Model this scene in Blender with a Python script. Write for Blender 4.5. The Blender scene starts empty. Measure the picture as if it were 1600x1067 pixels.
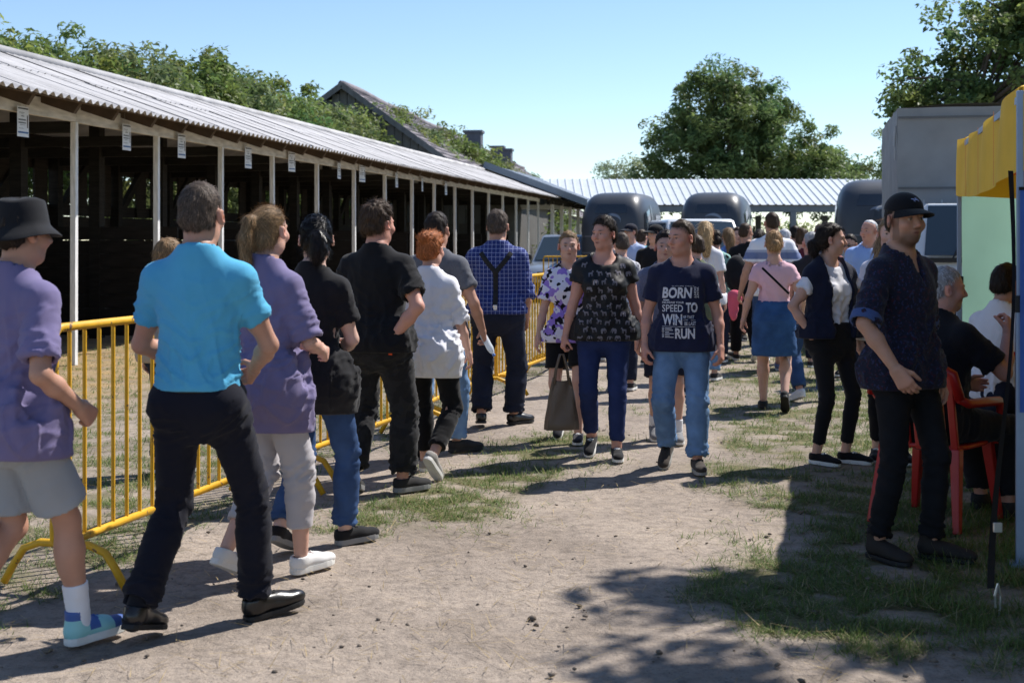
import bpy, bmesh, math, random
import numpy as np
from mathutils import Vector, Matrix
from mathutils.bvhtree import BVHTree

rad = math.radians
scene = bpy.context.scene
C = scene.collection
random.seed(7)
rng = np.random.default_rng(11)

# ------------------------------------------------------------------ camera
F, CU, CV, CH = 2133.0, 800.0, 376.0, 1.53      # focal length (px of a 1600 px frame), principal column, horizon row, eye height
cam_d = bpy.data.cameras.new('camera')
cam = bpy.data.objects.new('camera', cam_d)
C.objects.link(cam)
cam.location = (0, 0, CH)
cam.rotation_euler = (rad(90), 0, 0)
cam_d.sensor_width = 36.0
cam_d.lens = 36.0 * F / 1600.0
cam_d.shift_y = -(533.5 - CV) / 1600.0
cam_d.clip_start = 0.1
cam_d.clip_end = 3000
cam_d.dof.use_dof = True
cam_d.dof.focus_distance = 9.0
cam_d.dof.aperture_fstop = 4.5
scene.camera = cam

# ------------------------------------------------------------------ sky, sun, exposure
SUN = Vector((1.08, 0.80, 1.72)).normalized()
sun_el = math.asin(SUN.z)
sun_az = math.atan2(SUN.x, SUN.y)
w = bpy.data.worlds.new('World')
scene.world = w
w.use_nodes = True
nt = w.node_tree
bg = nt.nodes['Background']
sky = nt.nodes.new('ShaderNodeTexSky')
sky.sky_type = 'NISHITA'
sky.sun_disc = False
sky.sun_elevation = sun_el
sky.sun_rotation = sun_az
sky.air_density = 0.85
sky.dust_density = 0.0
sky.ozone_density = 3.0
nt.links.new(sky.outputs[0], bg.inputs[0])
bg.inputs[1].default_value = 0.112
sl = bpy.data.lights.new('sun', 'SUN')
sl.energy = 4.7
sl.angle = rad(0.55)
sl.color = (1.0, 0.955, 0.89)
so = bpy.data.objects.new('sun', sl)
C.objects.link(so)
so.rotation_euler = SUN.to_track_quat('Z', 'Y').to_euler()
so.location = (20, 15, 30)
scene.view_settings.view_transform = 'Standard'
scene.view_settings.look = 'None'
scene.view_settings.exposure = 0.58
scene.view_settings.gamma = 1.0
scene.view_settings.use_curve_mapping = False
scene.render.engine = 'CYCLES'
scene.cycles.max_bounces = 8
scene.cycles.transparent_max_bounces = 12
scene.cycles.use_denoising = True

# ------------------------------------------------------------------ helpers
def gp(u, v):
    Y = CH * F / (v - CV)
    return np.array(((u - CU) / F * Y, Y, 0.0))
def at(u, v, Y):
    return np.array(((u - CU) / F * Y, Y, CH - (v - CV) / F * Y))
def xat(u, Y):
    return (u - CU) / F * Y

def lin(c):
    return tuple((x / 12.92 if x <= 0.04045 else ((x + 0.055) / 1.055) ** 2.4) for x in c)
def hexc(r, g, b):
    return lin((r / 255, g / 255, b / 255))

_m = {}
def M(name, col=(.5, .5, .5), rough=.85, var=.12, vscale=6., bump=.0, bscale=120., spec=.3, metal=0., coat=0., attr=None, stretch=(1, 1, 1), detail=4., trans=0.0, bdist=.004, sheen=0.0):
    if name in _m:
        return _m[name]
    m = bpy.data.materials.new(name)
    m.use_nodes = True
    n = m.node_tree.nodes; l = m.node_tree.links
    b = n['Principled BSDF']
    b.inputs['Roughness'].default_value = rough
    b.inputs['Specular IOR Level'].default_value = spec
    b.inputs['Metallic'].default_value = metal
    b.inputs['Coat Weight'].default_value = coat
    if sheen:
        b.inputs['Sheen Weight'].default_value = sheen
    tc = n.new('ShaderNodeTexCoord')
    mp = n.new('ShaderNodeMapping')
    mp.inputs['Scale'].default_value = stretch
    l.new(tc.outputs['Object'], mp.inputs['Vector'])
    nz = n.new('ShaderNodeTexNoise')
    nz.inputs['Scale'].default_value = vscale
    nz.inputs['Detail'].default_value = detail
    l.new(mp.outputs[0], nz.inputs['Vector'])
    mr = n.new('ShaderNodeMapRange')
    mr.inputs[1].default_value = .25; mr.inputs[2].default_value = .75
    mr.inputs[3].default_value = 1 - var; mr.inputs[4].default_value = 1 + var
    l.new(nz.outputs[0], mr.inputs[0])
    mx = n.new('ShaderNodeVectorMath'); mx.operation = 'SCALE'
    if attr:
        at_ = n.new('ShaderNodeAttribute'); at_.attribute_name = attr
        l.new(at_.outputs['Color'], mx.inputs[0])
    else:
        mx.inputs[0].default_value = col
    l.new(mr.outputs[0], mx.inputs['Scale'])
    l.new(mx.outputs[0], b.inputs['Base Color'])
    if bump:
        n2 = n.new('ShaderNodeTexNoise')
        n2.inputs['Scale'].default_value = bscale
        n2.inputs['Detail'].default_value = 3
        l.new(mp.outputs[0], n2.inputs['Vector'])
        bp = n.new('ShaderNodeBump')
        bp.inputs['Strength'].default_value = bump
        bp.inputs['Distance'].default_value = bdist
        l.new(n2.outputs[0], bp.inputs['Height'])
        l.new(bp.outputs[0], b.inputs['Normal'])
    if trans:
        tr = n.new('ShaderNodeBsdfTranslucent')
        l.new(mx.outputs[0], tr.inputs['Color'])
        ms = n.new('ShaderNodeMixShader')
        ms.inputs[0].default_value = trans
        l.new(b.outputs[0], ms.inputs[1]); l.new(tr.outputs[0], ms.inputs[2])
        l.new(ms.outputs[0], n['Material Output'].inputs['Surface'])
    _m[name] = m
    return m

def tag(o, label=None, cat=None, group=None, kind=None):
    if label: o['label'] = label
    if cat: o['category'] = cat
    if group: o['group'] = group
    if kind: o['kind'] = kind
    return o

def npmesh(name, V, faces, smooth=True, cols=None, uvs=None):
    """faces: (n,k) int array or list of such arrays"""
    me = bpy.data.meshes.new(name)
    V = np.ascontiguousarray(V, dtype=np.float32)
    fl = faces if isinstance(faces, list) else [faces]
    fl = [np.asarray(f, dtype=np.int32) for f in fl if len(f)]
    me.vertices.add(len(V)); me.vertices.foreach_set('co', V.ravel())
    nl = sum(f.size for f in fl); npoly = sum(len(f) for f in fl)
    me.loops.add(nl); me.polygons.add(npoly)
    me.loops.foreach_set('vertex_index', np.concatenate([f.ravel() for f in fl]))
    tot = np.concatenate([np.full(len(f), f.shape[1], np.int32) for f in fl])
    st = np.concatenate([[0], np.cumsum(tot)[:-1]]).astype(np.int32)
    me.polygons.foreach_set('loop_start', st)
    me.polygons.foreach_set('loop_total', tot)
    me.polygons.foreach_set('use_smooth', np.full(npoly, bool(smooth)))
    if cols is not None:
        a = me.color_attributes.new('col', 'FLOAT_COLOR', 'POINT')
        cc = np.ones((len(V), 4), np.float32); cc[:, :3] = cols
        a.data.foreach_set('color', cc.ravel())
    me.update(calc_edges=True)
    me.validate()
    return me

def link(name, me, mat=None, parent=None):
    o = bpy.data.objects.new(name, me)
    C.objects.link(o)
    if mat is not None and me is not None and not me.materials:
        me.materials.append(mat)
    if parent is not None:
        o.parent = parent
    return o

def empty(name, loc=(0, 0, 0), rz=0.0):
    o = bpy.data.objects.new(name, None)
    C.objects.link(o)
    o.location = loc; o.rotation_euler = (0, 0, rz)
    return o

class MB:
    """collects simple solids, then builds one mesh"""
    def __init__(s): s.V = []; s.Q = []; s.T = []; s.n = 0
    def add(s, V, q=(), t=()):
        V = np.asarray(V, float)
        s.V.append(V)
        if len(q): s.Q.append(np.asarray(q, int) + s.n)
        if len(t): s.T.append(np.asarray(t, int) + s.n)
        s.n += len(V); return s
    def box(s, lo, hi, rot=None, org=None):
        x0, y0, z0 = lo; x1, y1, z1 = hi
        V = np.array([(x0,y0,z0),(x1,y0,z0),(x1,y1,z0),(x0,y1,z0),(x0,y0,z1),(x1,y0,z1),(x1,y1,z1),(x0,y1,z1)], float)
        if rot is not None: V = V @ np.asarray(rot).T
        if org is not None: V = V + np.asarray(org)
        return s.add(V, [(0,3,2,1),(4,5,6,7),(0,1,5,4),(1,2,6,5),(2,3,7,6),(3,0,4,7)])
    def beam(s, a, b, wx, wz, up=(0, 0, 1)):
        a = np.asarray(a, float); b = np.asarray(b, float)
        d = b - a; L = np.linalg.norm(d); d = d / L
        up = np.asarray(up, float)
        x = np.cross(d, up)
        if np.linalg.norm(x) < 1e-4: x = np.cross(d, (1, 0, 0))
        x /= np.linalg.norm(x); z = np.cross(x, d)
        V = []
        for p in (a, b):
            for sx, sz in ((-1,-1),(1,-1),(1,1),(-1,1)):
                V.append(p + x*sx*wx/2 + z*sz*wz/2)
        return s.add(V, [(0,1,2,3),(7,6,5,4),(0,4,5,1),(1,5,6,2),(2,6,7,3),(3,7,4,0)])
    def tube(s, pts, r, seg=8, caps=True):
        pts = [np.asarray(p, float) for p in pts]
        rs = r if hasattr(r, '__len__') else [r] * len(pts)
        V = []; q = []; t = []
        ref = np.array((0.13, 0.31, 0.94))
        for i, p in enumerate(pts):
            d = pts[min(i+1, len(pts)-1)] - pts[max(i-1, 0)]
            d = d / (np.linalg.norm(d) + 1e-9)
            x = np.cross(d, ref)
            if np.linalg.norm(x) < .05: x = np.cross(d, (1, 0, 0))
            x /= np.linalg.norm(x); y = np.cross(d, x)
            for k in range(seg):
                a = 2*math.pi*k/seg
                V.append(p + (x*math.cos(a) + y*math.sin(a))*rs[i])
        for i in range(len(pts)-1):
            for k in range(seg):
                k2 = (k+1) % seg
                q.append((i*seg+k, i*seg+k2, (i+1)*seg+k2, (i+1)*seg+k))
        if caps:
            for i0, flip in ((0, True), ((len(pts)-1)*seg, False)):
                for k in range(1, seg-1):
                    f = (i0, i0+k, i0+k+1)
                    t.append(f[::-1] if flip else f)
        return s.add(V, q, t)
    def grid(s, P):
        """P: (n,m,3) points"""
        P = np.asarray(P, float); n, m = P.shape[:2]
        i = np.arange(n*m).reshape(n, m)
        q = np.stack([i[:-1,:-1], i[1:,:-1], i[1:,1:], i[:-1,1:]], -1).reshape(-1, 4)
        return s.add(P.reshape(-1, 3), q)
    def prism(s, poly, y0, y1, axis=1):
        """poly: list of (x,z) outline, extruded along an axis"""
        n = len(poly); V = []
        for y in (y0, y1):
            for (x, z) in poly:
                V.append((x, y, z) if axis == 1 else ((y, x, z) if axis == 0 else (x, z, y)))
        q = [(i, (i+1) % n, n+(i+1) % n, n+i) for i in range(n)]
        b0 = len(V)
        c = np.mean(poly, 0)
        t = []
        for k, y in enumerate((y0, y1)):
            V.append((c[0], y, c[1]) if axis == 1 else ((y, c[0], c[1]) if axis == 0 else (c[0], c[1], y)))
            for i in range(n):
                f = (k*n+i, k*n+(i+1) % n, b0+k)
                t.append(f[::-1] if k == 0 else f)
        return s.add(V, q, t)
    def mesh(s, name, smooth=False):
        f = []
        if s.Q: f.append(np.concatenate(s.Q))
        if s.T: f.append(np.concatenate(s.T))
        return npmesh(name, np.concatenate(s.V), f, smooth)
    def build(s, name, mat, parent=None, smooth=False, bevel=0, seg=2):
        me = s.mesh(name, smooth)
        bm = bmesh.new(); bm.from_mesh(me)
        bmesh.ops.recalc_face_normals(bm, faces=bm.faces)
        if bevel:
            es = [e for e in bm.edges if len(e.link_faces) == 2 and e.calc_face_angle(0) > .6]
            bmesh.ops.bevel(bm, geom=es, offset=bevel, segments=seg, affect='EDGES', profile=.5)
            for f in bm.faces: f.smooth = smooth
        bm.to_mesh(me); bm.free()
        return link(name, me, mat, parent)

# gradient noise, vectorised
_perm = np.random.default_rng(3).permutation(256)
_perm = np.concatenate([_perm, _perm, _perm])
_g = np.random.default_rng(5).normal(size=(256, 3)); _g /= np.linalg.norm(_g, axis=1)[:, None]
def pn(p):
    p = np.asarray(p, float)
    i = np.floor(p).astype(int); f = p - i
    u = f*f*f*(f*(f*6-15)+10)
    i &= 255
    r = np.zeros(len(p))
    for dx in (0, 1):
        for dy in (0, 1):
            for dz in (0, 1):
                h = _perm[_perm[_perm[(i[:,0]+dx) & 255] + ((i[:,1]+dy) & 255)] + ((i[:,2]+dz) & 255)]
                g = _g[h]
                d = g[:,0]*(f[:,0]-dx) + g[:,1]*(f[:,1]-dy) + g[:,2]*(f[:,2]-dz)
                wx = u[:,0] if dx else 1-u[:,0]
                wy = u[:,1] if dy else 1-u[:,1]
                wz = u[:,2] if dz else 1-u[:,2]
                r += d*wx*wy*wz
    return r * 1.6
def fbm(p, oct=3):
    r = 0; a = 1.0; p = np.asarray(p, float)
    for k in range(oct):
        r = r + a*pn(p + 17.3*k); p = p*2.03; a *= .5
    return r
def vnormals(V, Q):
    a, b, c, d = (V[Q[:, k]] for k in range(4))
    n = np.cross(c-a, d-b)
    N = np.zeros_like(V)
    for k in range(4): 
        for j in range(3):
            N[:, j] += np.bincount(Q[:, k], n[:, j], len(V))
    return N / (np.linalg.norm(N, axis=1)[:, None] + 1e-12)
# ================================================================== people: implicit-surface body builder
class Grid:
    def __init__(s, lo, hi, h):
        s.h = h; s.lo = np.asarray(lo, np.float64) - 2*h
        s.n = np.ceil((np.asarray(hi) + 2*h - s.lo)/h).astype(int) + 1
        s.D = np.full(s.n, .3, np.float32)
    def sub(s, lo, hi):
        i0 = np.clip(np.floor((np.asarray(lo) - s.lo)/s.h).astype(int), 0, s.n-1)
        i1 = np.clip(np.ceil((np.asarray(hi) - s.lo)/s.h).astype(int)+1, 1, s.n)
        if np.any(i1 <= i0): return None
        sl = tuple(slice(a, b) for a, b in zip(i0, i1))
        ax = [(s.lo[k] + s.h*np.arange(i0[k], i1[k])).astype(np.float32) for k in range(3)]
        return sl, ax[0][:, None, None], ax[1][None, :, None], ax[2][None, None, :]
    def put(s, sl, d, k, op):
        a = s.D[sl]
        if op == 'u':
            if k <= 0: s.D[sl] = np.minimum(a, d); return
            t = np.clip(.5 + .5*(a-d)/k, 0, 1)
            s.D[sl] = a + (d-a)*t - k*t*(1-t)
        elif op == 's':       # subtract d
            if k <= 0: s.D[sl] = np.maximum(a, -d); return
            t = np.clip(.5 - .5*(a+d)/k, 0, 1)
            s.D[sl] = a + (-d-a)*t + k*t*(1-t)
        else:                 # intersect
            if k <= 0: s.D[sl] = np.maximum(a, d); return
            t = np.clip(.5 - .5*(d-a)/k, 0, 1)
            s.D[sl] = d + (a-d)*t + k*t*(1-t)
    def cone(s, a, b, ra, rb, k=.02, op='u', t0=0., t1=1.):
        a = np.asarray(a, float); b = np.asarray(b, float)
        m = max(ra, rb) + k + 3*s.h
        r = s.sub(np.minimum(a, b)-m, np.maximum(a, b)+m)
        if r is None: return
        sl, X, Y, Z = r
        d = b-a; L2 = float(d@d) + 1e-12
        t = ((X-a[0])*d[0] + (Y-a[1])*d[1] + (Z-a[2])*d[2])/L2
        t = np.clip(t, t0, t1)
        q = np.sqrt((X-a[0]-t*d[0])**2 + (Y-a[1]-t*d[1])**2 + (Z-a[2]-t*d[2])**2)
        s.put(sl, q - (ra + (rb-ra)*t), k, op)
    def cut(s, p, n, lo=None, hi=None, k=0., op='i'):
        """intersect with half space (x-p).n < 0 inside an optional box"""
        r = s.sub(s.lo if lo is None else lo, s.lo+s.n*s.h if hi is None else hi)
        if r is None: return
        sl, X, Y, Z = r
        d = (X-p[0])*n[0] + (Y-p[1])*n[1] + (Z-p[2])*n[2]
        s.put(sl, d, k, op)
    def ell(s, c, rr, R=None, k=.02, op='u'):
        c = np.asarray(c, float); rr = np.asarray(rr, float)
        m = rr.max() + k + 3*s.h
        r = s.sub(c-m, c+m)
        if r is None: return
        sl, X, Y, Z = r
        x, y, z = X-c[0], Y-c[1], Z-c[2]
        if R is not None:
            x, y, z = (x*R[0,j] + y*R[1,j] + z*R[2,j] for j in range(3))
        k0 = np.sqrt((x/rr[0])**2 + (y/rr[1])**2 + (z/rr[2])**2)
        k1 = np.sqrt((x/rr[0]**2)**2 + (y/rr[1]**2)**2 + (z/rr[2]**2)**2) + 1e-9
        s.put(sl, k0*(k0-1)/k1, k, op)
    def prof(s, O, R, tab, k=.03, op='u', n=2.4, twist=0., zr=(.05, .45), z0=None, z1=None, off=0.0):
        """torso-like solid from a table of (z, half width, half depth, y offset) in frame O,R"""
        zs = tab[:, 0]
        m = max(tab[:, 1].max(), tab[:, 2].max()) + .06
        ends = np.array([O + R@np.array((0, 0, zs[0])), O + R@np.array((0, 0, zs[-1]))])
        r = s.sub(ends.min(0)-m, ends.max(0)+m)
        if r is None: return
        sl, X, Y, Z = r
        x, y, z = X-O[0], Y-O[1], Z-O[2]
        x, y, z = (x*R[0,j] + y*R[1,j] + z*R[2,j] for j in range(3))
        if abs(twist) > 1e-3:
            t = np.clip((z-zr[0])/(zr[1]-zr[0]), 0, 1); t = twist*t*t*(3-2*t)
            ct, st = np.cos(t), np.sin(t)
            x, y = x*ct + y*st, -x*st + y*ct
        a = np.interp(z, zs, tab[:, 1]).astype(np.float32) + off
        b = np.interp(z, zs, tab[:, 2]).astype(np.float32) + off
        y = y - np.interp(z, zs, tab[:, 3]).astype(np.float32)
        q = (np.abs(x/a)**n + np.abs(y/b)**n)**(1/n)
        d = (q-1)*np.minimum(a, b)
        lo_ = zs[0] if z0 is None else z0; hi_ = zs[-1] if z1 is None else z1
        d = np.maximum(d, np.maximum(lo_-z, z-hi_))
        s.put(sl, d, k, op)
    def mesh(s):
        D = s.D; S = D < 0
        c = np.zeros(tuple(s.n-1), np.int8)
        for i in (0, 1):
            for j in (0, 1):
                for k in (0, 1):
                    c += S[i:s.n[0]-1+i, j:s.n[1]-1+j, k:s.n[2]-1+k]
        act = (c > 0) & (c < 8)
        idx = np.argwhere(act)
        if len(idx) == 0: return np.zeros((0, 3)), np.zeros((0, 4), int)
        vid = np.full(act.shape, -1, np.int32); vid[act] = np.arange(len(idx))
        acc = np.zeros((len(idx), 3)); cnt = np.zeros(len(idx))
        cor = [(i, j, k) for i in (0, 1) for j in (0, 1) for k in (0, 1)]
        val = {o: D[idx[:,0]+o[0], idx[:,1]+o[1], idx[:,2]+o[2]] for o in cor}
        for o in cor:
            for ax in range(3):
                if o[ax] == 0:
                    o2 = list(o); o2[ax] = 1; o2 = tuple(o2)
                    a, b = val[o], val[o2]
                    m = (a < 0) != (b < 0)
                    t = np.where(m, a/(a-b+1e-12), 0)
                    p = np.tile(np.array(o, float), (len(idx), 1)); p[:, ax] = t
                    acc[m] += p[m]; cnt[m] += 1
        V = s.lo + s.h*(idx + acc/cnt[:, None])
        quads = []
        for ax in range(3):
            u, v = [(1, 2), (2, 0), (0, 1)][ax]
            A = np.take(S, range(0, s.n[ax]-1), ax); B = np.take(S, range(1, s.n[ax]), ax)
            e = np.argwhere(A != B)
            e = e[(e[:, u] > 0) & (e[:, v] > 0) & (e[:, u] < s.n[u]-1) & (e[:, v] < s.n[v]-1)]
            if not len(e): continue
            def g(du, dv):
                f = e.copy(); f[:, u] += du; f[:, v] += dv
                return vid[f[:,0], f[:,1], f[:,2]]
            q = np.stack([g(-1,-1), g(0,-1), g(0,0), g(-1,0)], 1)
            ins = S[e[:,0], e[:,1], e[:,2]]
            q[~ins] = q[~ins][:, ::-1]
            quads.append(q)
        Q = np.concatenate(quads); Q = Q[(Q >= 0).all(1)]
        return V, Q

def spl(tab, n=48):
    """smooth a coarse profile table"""
    tab = np.asarray(tab, float); z = tab[:, 0]
    zz = np.linspace(z[0], z[-1], n); out = [zz]
    for c in range(1, tab.shape[1]):
        y = tab[:, c]; m = np.gradient(y, z)
        i = np.clip(np.searchsorted(z, zz)-1, 0, len(z)-2)
        hh = z[i+1]-z[i]; t = (zz-z[i])/hh
        out.append((2*t**3-3*t**2+1)*y[i] + (t**3-2*t**2+t)*hh*m[i] + (-2*t**3+3*t**2)*y[i+1] + (t**3-t**2)*hh*m[i+1])
    return np.stack(out, 1)

def rx(a): c, s = math.cos(a), math.sin(a); return np.array([[1,0,0],[0,c,-s],[0,s,c]])
def ry(a): c, s = math.cos(a), math.sin(a); return np.array([[c,0,s],[0,1,0],[-s,0,c]])
def rzm(a): c, s = math.cos(a), math.sin(a); return np.array([[c,-s,0],[s,c,0],[0,0,1]])
def unit(v): v = np.asarray(v, float); return v/(np.linalg.norm(v)+1e-12)
def ik(a, c, l1, l2, pole):
    d = c-a; L = np.linalg.norm(d); dh = d/L
    L = min(max(L, abs(l1-l2)+.02), (l1+l2)*.998); c = a+dh*L
    x = (l1*l1-l2*l2+L*L)/(2*L); h = math.sqrt(max(l1*l1-x*x, 0))
    p = np.asarray(pole, float); p = unit(p - dh*(p@dh))
    return a+dh*x+p*h, c

SKIN = {'fair': (.58, .34, .26), 'pale': (.64, .41, .33), 'tan': (.46, .25, .175), 'ruddy': (.56, .285, .215)}

MALE = [(-.17,.050,.045,-.004),(-.12,.125,.085,-.008),(-.06,.164,.114,-.014),(.0,.170,.121,-.016),(.08,.160,.110,-.006),(.18,.148,.103,.002),(.28,.155,.111,.004),(.37,.168,.118,.0),(.44,.166,.110,-.008),(.50,.128,.088,-.016),(.55,.078,.066,-.020),(.60,.056,.056,-.022)]
FEM  = [(-.17,.050,.045,-.004),(-.12,.130,.088,-.008),(-.06,.172,.118,-.014),(.0,.175,.123,-.018),(.08,.155,.108,-.006),(.18,.128,.092,.002),(.28,.136,.098,.002),(.37,.148,.104,.0),(.43,.142,.096,-.008),(.485,.110,.078,-.014),(.535,.066,.058,-.018),(.585,.048,.048,-.020)]

class Person:
    def __init__(s, H=1.75, sex='m', wt=1.0, belly=0.0, lean=0., twist=0., side=0., head=(0, 0, 0), feet=None, hands=None, poles=None, seat=None, dist=9., skin='fair', seed=0, kpole=None, wristn=(None, None), curl=(.5, .5), hcut=False):
        s.s = H/1.75; S = s.s; s.H = H; s.sex = sex; s.wt = wt; s.dist = dist; s.skin = SKIN[skin]; s.seed = seed
        s.hc = .0050 + .00088*dist + .0005*max(0, dist-14); s.hh = min(.46*s.hc+.0005, .0115)
        s.curl = curl; s.wristn = wristn
        base = np.array(MALE if sex == 'm' else FEM)
        tab = base.copy(); tab[:, 1] *= wt*.925; tab[:, 2] *= wt**1.35*.95
        if belly:
            g = np.exp(-((tab[:, 0]-.13)/.13)**2)
            tab[:, 2] += belly*.5*g; tab[:, 3] += belly*.5*g; tab[:, 1] += belly*.35*g
        keep = base[:, 0] > .5
        tab[keep, 1:3] = base[keep, 1:3]*(1+(wt-1)*.4)
        s.tab = spl(tab*S)
        feet = feet or [(-.1, 0, 0, -.12, 0), (.1, 0, 0, .12, 0)]
        s.l1, s.l2 = .425*S, .405*S
        s.foot = []
        ank = []
        for i, f in enumerate(feet):
            x, y, z, yaw, pit = f
            Rf = rzm(-yaw) @ rx(-pit)
            if pit > 0: z = z + .185*S*math.sin(pit)
            b = np.array((x*S, y*S, z*S))
            s.foot.append((b, Rf)); ank.append(b + Rf@np.array((0, 0, .088*S)))
        hx = .092*S*(wt**.5)
        px = (ank[0][0]+ank[1][0])/2; py = (ank[0][1]+ank[1][1])/2
        s.Rt = ry(side) @ rx(-lean)
        if seat is not None:
            O = np.array(seat, float)
        else:
            z = .905*S
            O = np.array((px, py, z))
            for _ in range(60):
                ok = all(np.linalg.norm(ank[i]-(O+np.array((hx*(2*i-1), 0, 0)))) < (s.l1+s.l2)*.992 for i in (0, 1))
                if ok: break
                O[2] -= .004
        s.O = O; s.twist = twist
        s.hip = [O+np.array((hx*(2*i-1), 0, -.0*S)) for i in (0, 1)]
        s.knee = []; s.ank = []
        for i in (0, 1):
            fd = s.foot[i][1]@np.array((0, 1., 0)); pole = np.array((fd[0], fd[1], .25))
            if kpole: pole = np.array(kpole[i], float)
            k, c = ik(s.hip[i], ank[i], s.l1, s.l2, pole)
            s.knee.append(k); s.ank.append(c)
        sw = (.164 if sex == 'm' else .140)*S*(1+(wt-1)*.55)
        shz = (.462 if sex == 'm' else .452)*S
        tw = rzm(twist)
        s.sh = [O + s.Rt@(tw@np.array((sw*(2*i-1), -.012*S, shz))) for i in (0, 1)]
        s.Rs = s.Rt@tw
        s.neck = O + s.Rt@(tw@np.array((0, -.022*S, .535*S)))
        yaw, pit, rol = head
        s.Rh = rzm(-yaw)@rx(-pit)@ry(rol)
        hs = S**.6; s.hs = hs*(1.0 if sex == 'm' else .955)
        s.hc_ = s.neck + np.array((0, .024*S, 0)) + s.Rt@np.array((0, .005, .045*S)) + s.Rh@np.array((0, 0, .125*s.hs))
        u, f = (.288*S, .252*S) if sex == 'm' else (.272*S, .238*S)
        hands = hands or [(-.07, .03, -.53), (.07, .03, -.53)]
        s.el = []; s.wr = []
        for i in (0, 1):
            t = np.array(hands[i], float)
            tgt = s.sh[i] + s.Rs@(t*S)
            p = np.array((.45*(2*i-1), -1., -.1)) if not poles or poles[i] is None else np.array(poles[i], float)
            e, w_ = ik(s.sh[i], tgt, u, f, s.Rs@p)
            s.el.append(e); s.wr.append(w_)
        s.ar = .93*(wt**.7) if sex == 'm' else .80*(wt**.8)
        s.lr = (.94 if sex == 'm' else .93)*(wt**.7)
        s.root = None
    # ---- pieces
    def H_(s, p): return s.hc_ + s.Rh@(np.asarray(p, float)*s.hs)
    def arm(s, g, i, ext=0., t_from=0., k=.02, upper=True):
        S = s.s; a = s.ar
        if upper:
            g.cone(s.sh[i], s.el[i], (.052*a+ext)*S, (.040*a+ext)*S, k)
            m = s.sh[i]*.5+s.el[i]*.5
            g.ell(m, np.array((.046*a+ext, .046*a+ext, .075))*S, None, .03)
        d = s.wr[i]-s.el[i]
        g.cone(s.el[i], s.el[i]+d*.35, (.0385*a+ext)*S, (.0415*a+ext)*S, k)
        g.cone(s.el[i]+d*.35, s.wr[i], (.0415*a+ext)*S, (.0275*a+ext)*S, k)
    def hand(s, g, i):
        S = s.s*(1.0 if s.sex == 'm' else .9); d = unit(s.wr[i]-s.el[i])
        n = s.wristn[i]
        n = s.Rs@np.array((-(2*i-1)*1., -.35, 0)) if n is None else s.Rs@np.array(n, float)
        n = unit(n - d*(n@d)); t = np.cross(d, n)*(1 if i == 1 else -1)
        c = s.curl[i]; W = s.wr[i]
        rmin = .62*g.h
        for j, (tx, L, r) in enumerate(((.030, .070, .0095), (.010, .078, .0098), (-.011, .073, .0095), (-.030, .058, .0085))):
            kn = W + d*(.088-.006*abs(j-1.2))*S + t*tx*S
            g.cone(W + t*tx*.55*S + d*.008*S, kn, .0165*S, .0125*S, .018)
            p = kn; ang = .12
            for q, fr in enumerate((.45, .31, .24)):
                ang += (.55, .95, .7)[q]*c*(1+.12*(j-1)) + .06
                dd = d*math.cos(ang) + n*math.sin(ang)
                p2 = p + dd*L*fr*S
                g.cone(p, p2, max(r*S*(1-.1*q), rmin), max(r*S*(.93-.1*q), rmin), .0035)
                p = p2
        a = W + d*.022*S + t*.022*S + n*.006*S
        d1 = unit(d*.75 + t*.62 + n*(.25+.4*c)); b = a+d1*.042*S
        d2 = unit(d*.95 + t*.12 + n*(.3+.5*c)); e = b+d2*.032*S
        g.cone(a, b, .0155*S, .0115*S, .012); g.cone(b, e, max(.0112*S, rmin), max(.0092*S, rmin), .004)
        f = e + unit(d2+n*.2)*.018*S; g.cone(e, f, max(.0095*S, rmin), max(.008*S, rmin), .004)
    def headsdf(s, g):
        h = s.hs; R = s.Rh; P = s.H_
        male = s.sex == 'm'
        g.ell(P((0,-.012,.036)), np.array((.0755,.0965,.0865))*h, R, .01)
        g.ell(P((0,.020,-.032)), np.array((.0590 if male else .0555,.0690,.0800))*h, R, .035)
        g.ell(P((0,.050,-.085)), np.array((.034 if male else .028,.030,.026))*h, R, .025)      # chin
        for x in (-1, 1):
            g.ell(P((x*.047,.010,-.068)), np.array((.018,.030,.026))*h, R, .03)                  # jaw corner
            g.ell(P((x*.043,.060,-.020)), np.array((.022,.024,.022))*h, R, .025)                 # cheek
            g.ell(P((x*.030,.090,.012)), np.array((.019,.014,.0125))*h, R, .012, 's')             # eye socket
            g.ell(P((x*.031,.0730,.0105)), np.array((.0135,.0130,.0118))*h, R, .003)              # eyeball
            g.cone(P((x*.013,.088,.032)), P((x*.045,.072,.031)), .0085*h, .006*h, .012)           # brow
            g.ell(P((x*.0115,.092,-.026)), np.array((.0085,.010,.0075))*h, R, .006)               # nostril wing
            # ear
            e = R@rzm(-x*.55)@rx(.15)
            g.ell(P((x*.0860,-.010,.000)), np.array((.0095,.021,.033))*h, e, .006)
            g.ell(P((x*.0950,-.001,.003)), np.array((.006,.010,.018))*h, e, .004, 's')
        g.cone(P((0,.084,.022)), P((0,.106,-.017)), .0085*h, .0125*h, .010)                       # nose
        g.ell(P((0,.0790,-.0500)), np.array((.0215,.0110,.0058))*h, R, .006)                      # lips
        g.ell(P((0,.0770,-.0585)), np.array((.0190,.0110,.0062))*h, R, .006)
        g.ell(P((0,.0905,-.0545)), np.array((.022,.004,.0014))*h, R, .003, 's')
        nk = s.neck - s.Rs@np.array((0, 0, .05*s.s))
        r = (.0575 if male else .0475)*s.s*(s.wt**.4)
        g.cone(P((0,-.020,-.045)), nk, r*.97, r*1.12, .03)
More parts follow.
